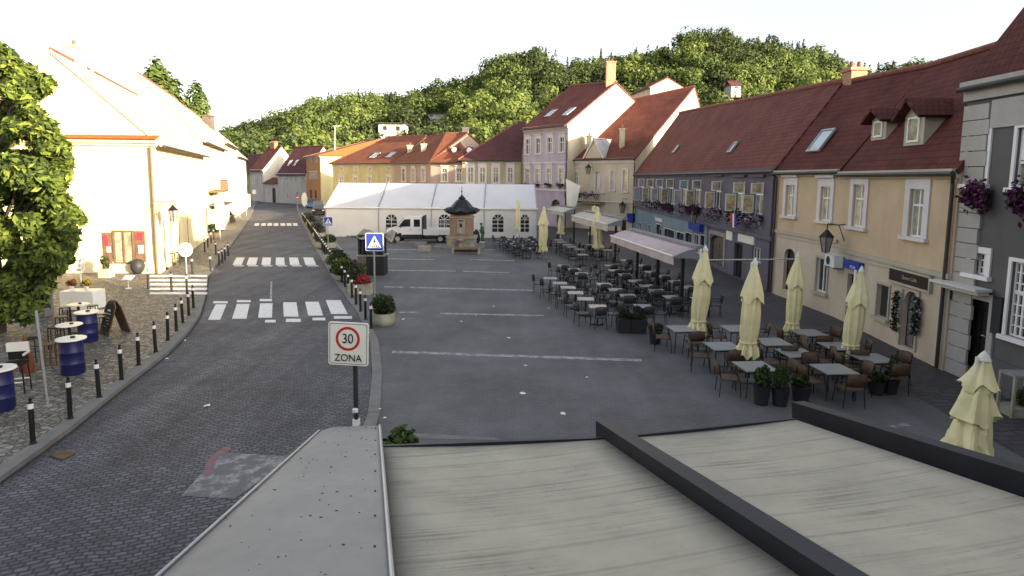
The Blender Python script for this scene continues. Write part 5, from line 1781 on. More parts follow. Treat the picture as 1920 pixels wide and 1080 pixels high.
# villas on the slope
def villa(label, px0, px1, y0, y1, zd, m, flat=True, win=2):
    A, B = PZ(px0, zd), PZ(px1, zd)
    F = Facade(A, B)
    z1 = V((px0 + px1) / 2, y0, F.A, F.d)[1]; z0 = V((px0 + px1) / 2, y1, F.A, F.d)[1]
    t = thing('hillside_villa', label, 'house', F.A + Z * z0, 0, 'villas on the wooded hill')
    b = MB()
    fbox(b, F, 0, F.L, z0 - 2.5, z1, -8, 0)
    b.build('wall', m, t)
    b = MB()
    if flat:
        fbox(b, F, -1.0, F.L + 1.0, z1 + .01, z1 + .35, -9, 1.2)
    else:
        roof_quad(b, F.P(-.5, z1, .6), F.P(F.L + .5, z1, .6), F.P(F.L + .5, z1 + 2.4, -4), F.P(-.5, z1 + 2.4, -4))
        roof_quad(b, F.P(F.L + .5, z1, -8.6), F.P(-.5, z1, -8.6), F.P(-.5, z1 + 2.4, -4), F.P(F.L + .5, z1 + 2.4, -4))
    b.build('roof', M['gutter'] if flat else ROOF['dark'], t)
    for k in range(win):
        b = MB()
        u = F.L * (k + .5) / win
        fbox(b, F, u - .7, u + .7, z0 + (z1 - z0) * .45, z0 + (z1 - z0) * .8, .004, .03)
        b.build('window', M['glass'], t)
    return t
villa('large white flat roofed villa on the wooded hill above the red roofs', 712, 760, 232, 254, 215, WALL['white'])
villa('small white villa among trees higher on the hill, right of the large one', 803, 846, 213, 223, 300, WALL['white'], True, 3)
villa('tiny pale hut with dark roof on the slope above the violet roof', 1360, 1378, 160, 170, 245, WALL['offwhite'], False, 1)
# trees behind the sunlit left houses
tree('tree showing above the second roof of the sunlit left row', PZ(318, 76), 19.3, 3.0, [M['leaf'], M['leaflite']], (.6, .4), 160, n=2600, size=.42, group='trees behind the sunlit left houses')
tree('tree at the right end of the sunlit rooftops', PZ(378, 84), 16.2, 1.9, [M['leaf'], M['leaflite']], (.6, .4), 161, n=2600, size=.4, group='trees behind the sunlit left houses')
# ------------------------------------------------------------------ big leafy tree on the left pavement
M['treedark'] = mat('tree_dark_leaves', (.035, .055, .016), var=.4, scale=3, trans=.25)
M['treemid'] = mat('tree_mid_leaves', (.11, .155, .026), var=.4, scale=3, trans=.35)
M['treelite'] = mat('tree_light_leaves', (.2, .25, .042), var=.35, scale=3, trans=.4)
def front_tree():
    rs = np.random.RandomState(21)
    base = Vector((-18.0, 21.0, .1))
    t = thing('chestnut_tree', 'big leafy tree on the left pavement, lit at the top and shaded below', 'tree', base)
    b = MB()
    pts = [base - Z * .2, base + Vector((.1, 0, 1.6)), base + Vector((.0, .1, 3.4)), base + Vector((-.2, 0, 6.0)), base + Vector((-.3, 0, 8.4))]
    rr = [.26, .22, .19, .13, .05]
    for p, q, r0, r1 in zip(pts, pts[1:], rr, rr[1:]):
        b.tube(p, q, r0, r1, n=10, cap=False)
    clumps = []
    oy = [80, 105, 130, 160, 190, 225, 260, 300, 350, 400, 440, 480, 510, 535, 570, 600, 640, 680]
    ox = [-18, 18, 36, 90, 54, 84, 100, 132, 108, 132, 148, 122, 104, 88, 66, 56, 60, 46]
    for k in range(230):
        y = rs.uniform(88, 655)
        xo = np.interp(y, oy, ox) + rs.normal() * 9
        r = rs.uniform(.3, .72)
        zd = rs.uniform(18.6, 23.0)
        if k % 2 == 0:   # twigs of the outer edge: small, loose
            r = rs.uniform(.16, .42)
        e = r * 1150 / zd * .8
        x = xo - e - (rs.rand() ** 1.2) * 210
        if k % 2 == 0:
            x = xo - e * rs.uniform(.3, 1.6)
        d = ray(x, max(y, 88 + e * .5))
        c = C0 + d * (zd / d.y)
        if c.z - r > .6:
            clumps.append((np.array(c), r))
    for c, r in clumps[::3]:
        c = Vector(c)
        k = min(4, max(1, int((c.z - 1) / 2)))
        b.tube(pts[k] - Z * .5, c, .06, .015, n=5, cap=False)
    b.build('trunk', M['bark'], t, smooth=True)
    P, N, I = [], [], []
    for c, r in clumps:
        n = int(45 + 520 * r * r / .5)
        p, nn = blob(c, (r, r, r * .85), n, rs, .35)
        P.append(p); N.append(nn * .6 + np.array((0, 0, .5)))
        I.append(rs.choice(3, size=n, p=((.3, .5, .2), (.2, .5, .3), (.45, .45, .1))[rs.randint(3)]))
    P, N, I = np.concatenate(P), np.concatenate(N), np.concatenate(I)
    N = N + rs.normal(size=N.shape) * .5
    leaf_mesh('crown', P, .1 * (.55 + .8 * rs.rand(len(P))), I, [M['treedark'], M['treemid'], M['treelite']], t, LOC[t.name], N, 5, aspect=1.5)
front_tree()
# ------------------------------------------------------------------ bollards
def make_bollard(label):
    t = thing('bollard', label, 'bollard')
    b = MB()
    b.lathe([(.075, 0), (.075, .02), (.052, .04), (.05, .74), (.056, .745)], (0, 0, 0), 12)
    b.build('post', M['black'], t, smooth=True)
    b = MB(); b.lathe([(.054, .746), (.054, .855)], (0, 0, 0), 12); b.build('reflective_band', M['signwhite'], t)
    b = MB(); b.lathe([(.054, .856), (.05, .88), (.02, .9), (.034, .935), (.03, .965), (.001, .985)], (0, 0, 0), 12); b.build('knob', M['black'], t, smooth=True)
    return t
used = set()
bol = make_bollard('x')
GRP = 'bollards along the left kerb'
bol['group'] = GRP
near = [(62, 832), (132, 785), (186, 745), (228, 712), (260, 685), (292, 660), (315, 638), (331, 620), (343, 605), (354, 591), (363, 577)]
for i, (x, y) in enumerate(near):
    lb = 'black bollard with white band on the left kerb, %s' % ('nearest the camera' if i == 0 else ords(i) + ' from the camera' if i < len(near) - 1 else 'last before the striped side crossing')
    o = place(bol, used, G(x, y, .1), rng.uniform(0, 6), lb)
    o['group'] = GRP
    o.rotation_euler = (rng.uniform(-.02, .02), rng.uniform(-.02, .02), rng.uniform(0, 6))
for i, (x, y) in enumerate(((278, 541), (322, 547), (351, 551))):
    place(bol, used, G(x, y, .1), 0, 'black bollard at the near edge of the striped side crossing, %s from the left' % ords(i))['group'] = 'bollards at the side crossing'
fr = [(361, 514), (395, 509), (411, 497), (417, 493.5), (422, 488), (428, 480), (405, 478), (384, 472), (390, 464), (396, 456), (401, 449), (406, 442)]
for i, (x, y) in enumerate(fr):
    lb = 'black bollard past the side crossing below the sunlit houses, %s in the line going away' % ords(i)
    place(bol, used, G(x, y, .1), 0, lb)['group'] = 'bollards below the sunlit houses'
p0, p1 = G(696, 617), G(567, 411)
nb = 42
for i in range(nb):
    f = i / (nb - 1)
    p = p0.lerp(p1, f); p.z = .03
    lb = 'bollard in the long row between road and square, %s' % ('beside the round bush planter' if i == 0 else ords(i) + ' from the camera' if i < nb - 1 else 'farthest, by the tent corner')
    place(bol, used, p, 0, lb)['group'] = 'bollard row between road and square'
# ------------------------------------------------------------------ signs
def sign_post(t, p, h, r=.035, m=None):
    b = MB(); b.tube(p, p + Z * h, r, n=10); b.build('pole', m or M['steel'], t)
def rrect(w, h, r, n=5):
    pts = []
    for cx, cy, a0 in ((w / 2 - r, h / 2 - r, 0), (-w / 2 + r, h / 2 - r, 90), (-w / 2 + r, -h / 2 + r, 180), (w / 2 - r, -h / 2 + r, 270)):
        for k in range(n + 1):
            a = R(a0 + 90 * k / n)
            pts.append((cx + r * math.cos(a), cy + r * math.sin(a)))
    return pts
class Face:
    "upright panel plane: x right, y up, facing the camera side"
    def __init__(s, c, yaw=0.0, roll=0.0):
        s.c = Vector(c)
        s.x = Vector((math.cos(yaw), math.sin(yaw), 0)); s.o = Vector((math.sin(yaw), -math.cos(yaw), 0))
        s.y = Z.copy()
        if roll:
            q = Matrix.Rotation(roll, 3, s.o)
            s.x, s.y = q @ s.x, q @ s.y
    def P(s, x, y, w=0.0):
        return s.c + s.x * x + s.y * y + s.o * w
    def plate(s, pts, w0, w1, b, mi=0):
        b.prism([s.P(x, y, w0) for x, y in pts], s.o * (w1 - w0), mi)
    def mtx(s, x, y, w, sx=1.0, off=(0, 0, 0)):
        c = s.P(x, y, w) - Vector(off)
        return Matrix(((s.x.x * sx, s.y.x, s.o.x, c.x), (s.x.y * sx, s.y.y, s.o.y, c.y), (s.x.z * sx, s.y.z, s.o.z, c.z), (0, 0, 0, 1)))
def ring(F, cx, cy, r0, r1, w, b, n=40):
    for k in range(n):
        a0, a1 = 2 * math.pi * k / n, 2 * math.pi * (k + 1) / n
        b.face([F.P(cx + r * math.cos(a), cy + r * math.sin(a), w) for r, a in ((r0, a0), (r1, a0), (r1, a1), (r0, a1))])
def disc(F, cx, cy, r, w, b, n=32):
    b.face([F.P(cx + r * math.cos(2 * math.pi * k / n), cy + r * math.sin(2 * math.pi * k / n), w) for k in range(n)])
# 30 zone
zd = 11.3
pb = PZ(660, zd)
c = C0 + ray(655.5, 643) * (zd / ray(655.5, 643).y)
k = zd / 1150
t = thing('zone_sign', 'white square zone 30 sign with a red ring on a dark pole', 'road sign', pb)
F = Face(c, R(-4), R(-1.6))
sign_post(t, pb, c.z + .2, .045, M['charcoal'])
b = MB(); b.box(Vector((pb.x, pb.y, c.z - 1.55)), (.12, .12, .12)); b.lathe([(.001, -.05), (.055, -.03), (.055, .03), (.001, .05)], (pb.x, pb.y - .06, c.z - 1.3), 12); b.build('clamp', M['signwhite'], t)
F.c = F.P(0, 0, .05)
b = MB(); F.plate(rrect(78 * k, 84 * k, .05), 0, .025, b)
pn = b.build('panel', M['signwhite'], t)
b = MB()
o_, i_ = rrect(73 * k, 79 * k, .045), rrect(71 * k, 77 * k, .04)
for a in range(len(o_)):
    c2 = (a + 1) % len(o_)
    b.face([F.P(*o_[a], .028), F.P(*o_[c2], .028), F.P(*i_[c2], .028), F.P(*i_[a], .028)])
b.build('border', M['signblack'], pn)
b = MB(); ring(F, -1 * k, 10 * k, 18.5 * k, 23.5 * k, .029, b); b.build('red_ring', M['signred'], pn)
text_mesh('numeral', '30', 27 * k, M['signblack'], pn, mtx=F.mtx(-1 * k, 9.5 * k, .031, .85, LOC[t.name]))
text_mesh('lettering', 'ZONA', 20 * k, M['signblack'], pn, mtx=F.mtx(0, -28 * k, .031, .92, LOC[t.name]))
def crossing_sign(label, px, py, half, base, h_extra=.1):
    pb = G(*base); zd = pb.y; k = zd / 1150
    c = C0 + ray(px, py) * (zd / ray(px, py).y)
    t = thing('crossing_sign', label, 'road sign', pb, 0, 'blue pedestrian crossing signs')
    sign_post(t, pb, c.z + h_extra)
    F = Face(c + Vector((0, -.06, 0)), 0)
    b = MB(); F.plate(rrect(2 * half * k, 2 * half * k, .05), 0, .02, b); pn = b.build('panel', M['signwhite'], t)
    s = half * k
    b = MB(); b.face([F.P(x * s, y * s, .0215) for x, y in rrect(1.86, 1.86, .08)]); b.build('blue_field', M['signblue'], pn)
    b = MB(); b.face([F.P(x * s, y * s, .023) for x, y in ((-.78, -.66), (.78, -.66), (0, .72))]); b.build('white_triangle', M['signwhite'], pn)
    b = MB()
    for x in (-.5, -.25, .02, .28, .52):
        b.face([F.P((x - .05) * s, -.62 * s, .0245), F.P((x + .06) * s, -.62 * s, .0245), F.P((x * .62 + .05) * s, -.3 * s, .0245), F.P((x * .62 - .05) * s, -.3 * s, .0245)])
    q = lambda *pts: b.face([F.P(x * s, y * s, .0255) for x, y in pts])
    q((-.09, -.05), (.09, -.05), (.08, .24), (-.08, .24)); q((-.09, -.05), (-.02, -.05), (-.14, -.42), (-.22, -.42)); q((.0, -.05), (.09, -.05), (.24, -.38), (.16, -.42))
    q((-.08, .22), (-.2, .02), (-.16, -.02), (-.05, .12)); q((.08, .22), (.2, .04), (.16, .0), (.05, .12))
    disc(F, 0, .33 * s, .085 * s, .0255, b, 14)
    b.build('walking_figure', M['signblack'], pn)
    return t
crossing_sign('blue crossing sign on a thin pole behind the round bush planter', 703, 453.5, 17, (703.5, 588))
crossing_sign('smaller blue crossing sign in front of the left end of the tent', 616, 415, 8.5, (616, 480))
def plain_sign(label, px, py, base, w, h, shape, m=None, back=False, z0=.1, ring_m=None):
    pb = G(*base, z0); zd = pb.y; k = zd / 1150
    c = C0 + ray(px, py) * (zd / ray(px, py).y)
    t = thing('street_sign', label, 'road sign', pb, 0, 'signs along the street')
    sign_post(t, pb, c.z - pb.z + (h / 2 * k * .6))
    F = Face(c + Vector((0, -.06, 0)), 0)
    b = MB()
    if shape == 'round':
        F.plate([(w / 2 * k * math.cos(a), h / 2 * k * math.sin(a)) for a in [2 * math.pi * i / 28 for i in range(28)]], 0, .02, b)
    else:
        F.plate(rrect(w * k, h * k, .04), 0, .02, b)
    pn = b.build('panel', m or M['signwhite'], t)
    if ring_m == 'noentry':
        b = MB(); b.face([F.P(x * w * k, y * h * k, .022) for x, y in ((-.32, -.1), (.32, -.1), (.32, .1), (-.32, .1))]); b.build('white_bar', M['signwhite'], pn)
    return t
plain_sign('round sunlit sign plate on a pole at the side crossing', 349, 468, (350, 513), 27, 27, 'round')
plain_sign('tall white rectangular board on a pole, brightest on the left pavement', 413, 405, (413, 450), 17, 50, 'rect')
plain_sign('round white sign beyond the tall board at the far left kerb', 450, 366, (450, 408), 8, 11, 'round')
plain_sign('white slanting board on a pole at the far left kerb', 464, 376, (462, 405), 11, 24, 'rect')
plain_sign('small square white sign in front of the grey far house', 477, 360, (477, 389), 7, 8, 'rect')
plain_sign('red no entry sign in front of the pale grey far house', 558, 370, (558, 396), 7, 7, 'round', M['signred'], ring_m='noentry', z0=0)
plain_sign('round white advertising disc at the corner of the ochre house', 571, 374, (571, 391), 11, 26, 'round', z0=0)
# wall signs
def wall_sign(label, F, box, m, texts=(), w=.08, name='shop_sign', frame=None, cat='sign'):
    u0, u1, v0, v1 = F.px(*box)
    t = thing(name, label, cat, F.P((u0 + u1) / 2, v0, .05))
    b = MB(); fbox(b, F, u0, u1, v0, v1, .004, w); pn = b.build('board', m, t)
    if frame:
        b = MB()
        for q in ((u0 - .07, u1 + .07, v0 - .07, v0 - .002), (u0 - .07, u1 + .07, v1 + .002, v1 + .07), (u0 - .07, u0 - .002, v0, v1), (u1 + .002, u1 + .07, v0, v1)):
            fbox(b, F, *q, .004, w + .03)
        b.build('frame', frame, t)
    for s, fu, fv, sz, mm in texts:
        ex = F.d; ey = Z; ez = -F.n
        c = F.P(u0 + (u1 - u0) * fu, v0 + (v1 - v0) * fv, w + .004) - LOC[t.name]
        mx_ = Matrix(((ex.x, ey.x, ez.x, c.x), (ex.y, ey.y, ez.y, c.y), (ex.z, ey.z, ez.z, c.z), (0, 0, 0, 1)))
        text_mesh('lettering', s, sz * (v1 - v0), mm, pn, mtx=mx_)
    return t, (u0, u1, v0, v1)
wall_sign('dark brown shop sign with pale script over the draped doorway', FB, (1672, 512, 1748, 535), M['signbrown'], (('Queen Caffe', .52, .5, .42, M['gold']),), frame=M['sur_beige'])
wall_sign('small blue pizza sign partly behind a closed parasol', FB, (1592, 490, 1621, 506), M['signblue'], (('PIZZA', .6, .3, .5, M['signwhite']),), w=.2)
wall_sign('long white blank panel on the violet house beside the dark door', FV, (1386, 434, 1416, 456), M['signwhite'])
wall_sign('narrow white panel over the edge of the violet house arch', FV, (1363.5, 433, 1375, 450), M['signwhite'])
wall_sign('small white name board on the blue shop front', FV, (1230, 409, 1243, 415), M['signwhite'])
wall_sign('dark blue hanging board at the right end of the blue shop front', FV, (1299, 418, 1321, 432), M['signblue'], (), w=.35)
wall_sign('dark blue board at the corner of the cream house above the shop', FC, (1178, 400, 1190, 416), M['signblue'], (), w=.3)
# garlands round the draped doorway
u0, u1, v0, v1 = FB.px(1691, 545, 1720, 655)
rs = np.random.RandomState(9)
for k_, (uu, dv, lb) in enumerate(((u0 - .14, .0, 'dark garland hanging down the left side of the draped doorway'), (u1 + .14, .25, 'dark garland with white blossoms on the right of the draped doorway'))):
    n = 420
    vv = v1 - .1 - rs.rand(n) * (v1 - v0) * (.72 - dv * .3)
    P = np.array([tuple(FB.P(uu + rs.normal() * .08, float(v), .1 + abs(rs.normal()) * .07)) for v in vv])
    o = leaf_mesh('garland', P, .055 * (.7 + .6 * rs.rand(n)), rs.choice(3, n, p=(.6, .2, .2)), [M['leafdark'], M['leafdark'], M['flowerwhite']], None, None, None, 30 + k_)
    tag(o, lb, 'garland', 'garlands at the draped doorway')
# air conditioner, lamps
def ac_unit(label, F, box):
    u0, u1, v0, v1 = F.px(*box)
    t = thing('air_conditioner', label, 'air conditioner', F.P((u0 + u1) / 2, v0, .2))
    b = MB(); fbox(b, F, u0, u1, v0, v1, .06, .42); b.build('casing', M['white'], t)
    b = MB()
    cu, cv, r = u0 + (u1 - u0) * .36, (v0 + v1) / 2, (v1 - v0) * .38
    for kk in range(20):
        a0, a1 = 2 * math.pi * kk / 20, 2 * math.pi * (kk + 1) / 20
        b.face([FB.P(cu, cv, .424) if False else F.P(cu, cv, .424), F.P(cu + r * math.cos(a0), cv + r * math.sin(a0), .424), F.P(cu + r * math.cos(a1), cv + r * math.sin(a1), .424)])
    b.build('fan_grille', M['charcoal'], t)
    b = MB(); fbox(b, F, u0 + .1, u0 + .16, v0 - .08, v0 - .001, .0, .4); fbox(b, F, u1 - .16, u1 - .1, v0 - .08, v0 - .001, .0, .4); b.build('bracket', M['steel'], t)
ac_unit('white air conditioner under the string course of the tan house', FB, (1566, 478, 1584, 500))
def lantern(label, F, px, py, out=.75, s=1.0, wall_up=.35, grp='wall lanterns'):
    A = F.A - F.n * out
    u, v, p = V(px, py, A, F.d)
    t = thing('wall_lantern', label, 'street lamp', p - Z * .3 * s, 0, grp)
    w = p + F.n * out
    b = MB()
    b.path([w + Z * (.3 + wall_up) * s, w + Z * .62 * s - F.n * out * .4, p + Z * .66 * s, p + Z * .45 * s], .022, n=6)
    b.tube(w + Z * .0, w + Z * .62 * s - F.n * out * .4, .016, n=5)
    b.build('bracket', M['black'], t)
    b = MB()
    b.lathe([(.001, .5), (.05, .46), (.1, .4), (.24, .26), (.26, .24), (.24, .235)], p - Z * .0, 6)
    b.v = [p + (q - p) * s for q in b.v]
    b.build('cap', M['black'], t)
    b = MB()
    b.lathe([(.1, -.26), (.21, .232)], p, 6)
    b.v = [p + (q - p) * s for q in b.v]
    b.build('glass_body', M['lamp_glass'], t)
    b = MB()
    for k_ in range(6):
        a = k_ * math.pi / 3
        b.tube(p + Vector((.105 * math.cos(a), .105 * math.sin(a), -.265)) * s, p + Vector((.217 * math.cos(a), .217 * math.sin(a), .235)) * s, .014 * s, n=4)
    b.lathe([(.03, -.36), (.11, -.3), (.115, -.262)], p, 6)
    b.build('cage', M['black'], t)
    return t
lantern('wall lantern on a bracket at the joint of the two tan houses', FA, 1549, 458, .8, 1.25)
lantern('wall lantern high on the cream house beside its small gable', FC, 1103, 320, .9, 1.5)
lantern('wall lantern low on the cream house beside the violet corner', FC, 1167, 392, .9, 1.7)
lantern('wall lantern above the blue hanging board of the shop', FV, 1300, 411, .8, 1.2)
lantern('wall lantern on the sunlit corner house, street side', F1, 325, 404, .9, 1.2)
# flags
pf = V(1060, 352, creamA + Vector((-1.0, -1.0, 0)), FC.d)[2]
t = thing('white_flag', 'large white flag hanging from a sloping pole on the cream house', 'flag', pf)
b = MB(); q0, q1 = V(1058, 392, creamA - FC.n * .3, FC.d)[2], V(1059.5, 332, creamA - FC.n * 2.35, FC.d)[2]
b.tube(q0, q1, .035); b.build('pole', M['wood'], t)
def cloth_quad(name, a, c, d_, e, m, parent, waves=.12, nx=8, ny=10, seed=1):
    "sheet with corners a (top left) c (top right) d_ (bottom right) e (bottom left)"
    b = MB()
    n = (c - a).cross(e - a).normalized()
    def pt(i, j):
        f, g = i / nx, j / ny
        return (a.lerp(c, f)).lerp(e.lerp(d_, f), g) + n * waves * math.sin(f * 7 + seed) * (.3 + g)
    for i in range(nx):
        for j in range(ny):
            b.face([pt(i, j), pt(i, j + 1), pt(i + 1, j + 1), pt(i + 1, j)])
    return b.build(name, m, parent, smooth=True)
Af = creamA - FC.n * 2.3
cloth_quad('cloth', V(1060.5, 335, Af, FC.d)[2], V(1088, 348, Af, FC.d)[2], V(1079, 386, Af, FC.d)[2], V(1062, 396, Af, FC.d)[2], M['signwhite'], t, .1)
Af = FV.A - FV.n * .7
a, c2, d2, e2 = [V(x, y, Af, FV.d)[2] for x, y in ((1369, 399), (1381, 402), (1383, 425), (1370, 428))]
t = thing('national_flag', 'small red white and blue flag hanging under the violet house windows', 'flag', a)
b = MB(); b.tube(V(1381, 400, FV.A, FV.d)[2], V(1369, 398, Af, FV.d)[2], .025); b.build('pole', M['wood'], t)
for k_, (m_, nm) in enumerate((('flagred', 'red_stripe'), ('signwhite', 'white_stripe'), ('flagblue', 'blue_stripe'))):
    f0, f1 = k_ / 3, (k_ + 1) / 3
    cloth_quad(nm, a.lerp(c2, f0), a.lerp(c2, f1), e2.lerp(d2, f1), e2.lerp(d2, f0), M[m_], t, .05, 3, 8, k_ * 2.3)
# ------------------------------------------------------------------ planters between road and square
def planter(label, base, r, h, kind, seed, group, br=None, mats=None, size=.06):
    p = G(*base)
    t = thing('planter', label, 'planter', p, 0, group)
    b = MB()
    if kind == 'round':
        b.lathe([(r * .72, 0), (r * .98, h * .25), (r, h * .5), (r * .97, h), (r * .86, h), (r * .84, h - .06), (.001, h - .05)], p, 20)
    else:
        b.box(p + Z * h / 2, (r * 2, r * 1.1, h)); b.box(p + Z * (h + .02), (r * 2.1, r * 1.2, .06))
    b.build('tub', M['concrete'] if kind != 'dark' else M['pot'], t, smooth=(kind == 'round'))
    br = br or (r * .95, r * .95, r * .8)
    bush('shrub', tuple(p + Z * (h + br[2] * .45)), br, int(1500), size, mats or [M['leafdark'], M['leaf']], t, LOC[t.name], seed)
    return t
GP = 'planters between road and square'
planter('round pale tub with a clipped dark bush, nearest the camera', (720, 610), .44, .5, 'round', 1, GP, (.47, .47, .5), [M['leafdark'], M['leaf'], M['leafdark']])
planter('stone flower trough with red flowers behind the bollards', (676, 551), .55, .45, 'box', 2, GP, (.55, .42, .36), [M['flowerred'], M['flowerred'], M['leafdark']])
planter('tub with a spreading yellow green shrub behind the bollard row', (648, 526), .55, .35, 'round', 3, GP, (1.0, .7, .6), [M['leaf'], M['leaflite'], M['leafdark']], .09)
planter('tub with dark feathery shrub just behind the red flower trough', (668, 536), .4, .35, 'round', 4, GP, (.5, .5, .8), [M['leafdark'], M['bark']], .06)
planter('tub with a dark low shrub, fourth from the camera in the planter line', (637, 507), .55, .35, 'round', 5, GP, (.8, .7, .5), [M['leafdark'], M['leaf']])
planter('wide grey bowl with sparse plants near the small crossing sign', (630, 492), .8, .5, 'round', 6, GP, (.6, .6, .25), [M['leafdark']])
planter('bowl planter below the small crossing sign', (612, 466), .8, .5, 'round', 7, GP, (.8, .7, .5), [M['leafdark'], M['leaf']])
planter('tub with a tall dark shrub at the tent corner', (598, 446), .6, .5, 'round', 8, GP, (.8, .7, 1.2), [M['leafdark'], M['bark']])
planter('farthest tub in the planter line, with a dark shrub', (585, 424), .7, .5, 'round', 9, GP, (1.0, .8, 1.1), [M['leafdark'], M['leaf']])
# ------------------------------------------------------------------ kiosk with the crumpled canopy
kp = G(697, 516)
t = thing('kiosk', 'small kiosk with brown and black base, glass sides and a crumpled pale canopy', 'kiosk', kp)
kk = kp.y / 1150
b = MB(); b.box(kp + Vector((-17 * kk, .35, .56)), (16 * kk, 1.0, 1.12)); b.build('brown_base', M['doorbrown'], t)
b = MB(); b.box(kp + Vector((8 * kk, .35, .56)), (33.8 * kk, 1.0, 1.12)); b.box(kp + Vector((8 * kk, -.18, .58)), (14 * kk, .03, .9)); b.build('black_base', M['darkplastic'], t)
b = MB(); b.box(kp + Vector((0, .35, 1.15)), (54 * kk, 1.14, .06)); b.build('counter', M['steel'], t)
for x in (-23, -16, -8, 22):
    for y in (-.1, .8):
        b = MB(); b.box(kp + Vector((x * kk, y, 1.75)), (.07, .07, 1.13)); b.build('post', M['charcoal'], t)
b = MB(); b.box(kp + Vector((0, .36, 1.75)), (44 * kk, .82, 1.1)); b.build('glazing', M['glass'], t)
b = MB()
for i in range(14):
    for j in range(6):
        def cp(i, j):
            x = -42 + 84 * i / 14
            return kp + Vector((x * kk, -.55 + 1.9 * j / 6, 2.42 + .16 * math.sin(x * .11 + j * .7) + .09 * math.sin(x * .23 + 1 + j) - abs(x) * .004))
        b.face([cp(i, j), cp(i + 1, j), cp(i + 1, j + 1), cp(i, j + 1)])
o = b.build('canopy', M['stone'], t, smooth=True)
md = o.modifiers.new('thickness', 'SOLIDIFY'); md.thickness = .05
b = MB(); b.box(kp + Vector((0, .36, 2.31)), (50 * kk, 1.0, .05)); b.build('canopy_frame', M['charcoal'], t)
# ------------------------------------------------------------------ cafe furniture
def legs4(b, w, d, h, r):
    out = []
    for sx in (-1, 1):
        for sy in (-1, 1):
            q = MB(); q.tube((sx * w / 2 * 1.08, sy * d / 2 * 1.08, 0), (sx * w / 2 * .94, sy * d / 2 * .94, h), r, n=6); out.append(q)
    return out
def make_chair(name, cat_label, seatm, backm, legm, arms=True, w=.46):
    "faces +Y: the backrest stands at -Y"
    t = thing(name, cat_label, 'chair')
    b = MB(); b.box((0, 0, .45), (w, w, .035)); o = b.build('seat', seatm, t)
    md = o.modifiers.new('bevel', 'BEVEL'); md.width = .015; md.segments = 2
    b = MB()
    n = 6
    for i in range(n):
        def bp(i, z):
            a = -1 + 2 * i / n
            return Vector((a * w * .48, -w * .5 + .06 * (1 - a * a) * -1 - (z - .45) * .18, z + .03 * (1 - a * a) * (1 if z > .7 else 0)))
        for z0, z1 in ((.56, .72), (.72, .87)):
            b.face([bp(i, z0), bp(i + 1, z0), bp(i + 1, z1), bp(i, z1)])
    o = b.build('backrest', backm, t, smooth=True)
    md = o.modifiers.new('thickness', 'SOLIDIFY'); md.thickness = .025
    for q in legs4(None, w, w, .44, .013):
        q.build('leg', legm, t)
    b = MB()
    for sx in (-1, 1):
        b.tube((sx * w * .47, -w * .48, .44), (sx * w * .47, -w * .58, .86), .012, n=5)
        if arms:
            b.path([(sx * w * .5, -w * .52, .66), (sx * w * .52, w * .3, .66), (sx * w * .5, w * .42, .45)], .013, n=5)
    b.build('frame', legm, t)
    return t
chair_proto = make_chair('cafe_chair', 'x', M['chairdark'], M['chairgrey'], M['black'])
chair_far = thing('cafe_chair', 'x', 'chair')
b = MB(); b.box((0, 0, .45), (.46, .46, .04)); b.box((0, -.24, .72), (.44, .04, .3)); 
for sx in (-1, 1):
    b.tube((sx * .2, .2, 0), (sx * .2, .2, .45), .014, n=4); b.tube((sx * .2, -.2, 0), (sx * .21, -.26, .86), .014, n=4)
b.build('seat_shell', M['chairdark'], chair_far)
rattan_proto = make_chair('wicker_chair', 'x', M['rattan'], M['rattan'], M['black'], True, .5)
def make_table(name, top_m, base_m, w, round_=False, four=False, h=.73):
    t = thing(name, 'x', 'table')
    b = MB()
    if round_:
        b.lathe([(w / 2 - .012, h - .03), (w / 2, h - .02), (w / 2, h - .006), (w / 2 - .01, h)], (0, 0, 0), 24)
        b.build('tabletop', top_m, t)
    else:
        b.box((0, 0, h - .015), (w, w, .03)); o = b.build('tabletop', top_m, t)
        md = o.modifiers.new('bevel', 'BEVEL'); md.width = .012; md.segments = 2
    if four:
        for q in legs4(None, w * .84, w * .84, h - .031, .018):
            q.build('leg', base_m, t)
        b = MB()
        for s_ in (-1, 1):
            b.box((s_ * w * .4, 0, h - .06), (.03, w * .78, .05)); b.box((0, s_ * w * .4, h - .06), (w * .76, .03, .05))
        b.build('apron', base_m, t)
    else:
        b = MB(); b.tube((0, 0, .04), (0, 0, h - .031), .03, n=8); b.build('column', base_m, t)
        b = MB()
        b.box((0, 0, .025), (.46, .07, .04)); b.box((0, 0, .0252), (.07, .46, .0405)); b.build('foot', base_m, t)
    return t
tab_sq = make_table('cafe_table', M['tabletop2'], M['black'], .66)
tab_sq['group'] = 'dark cafe tables'
tab_wh = make_table('terrace_table', M['tabletop'], M['charcoal'], .86, four=True)
tab_wh['group'] = 'pale square terrace tables'
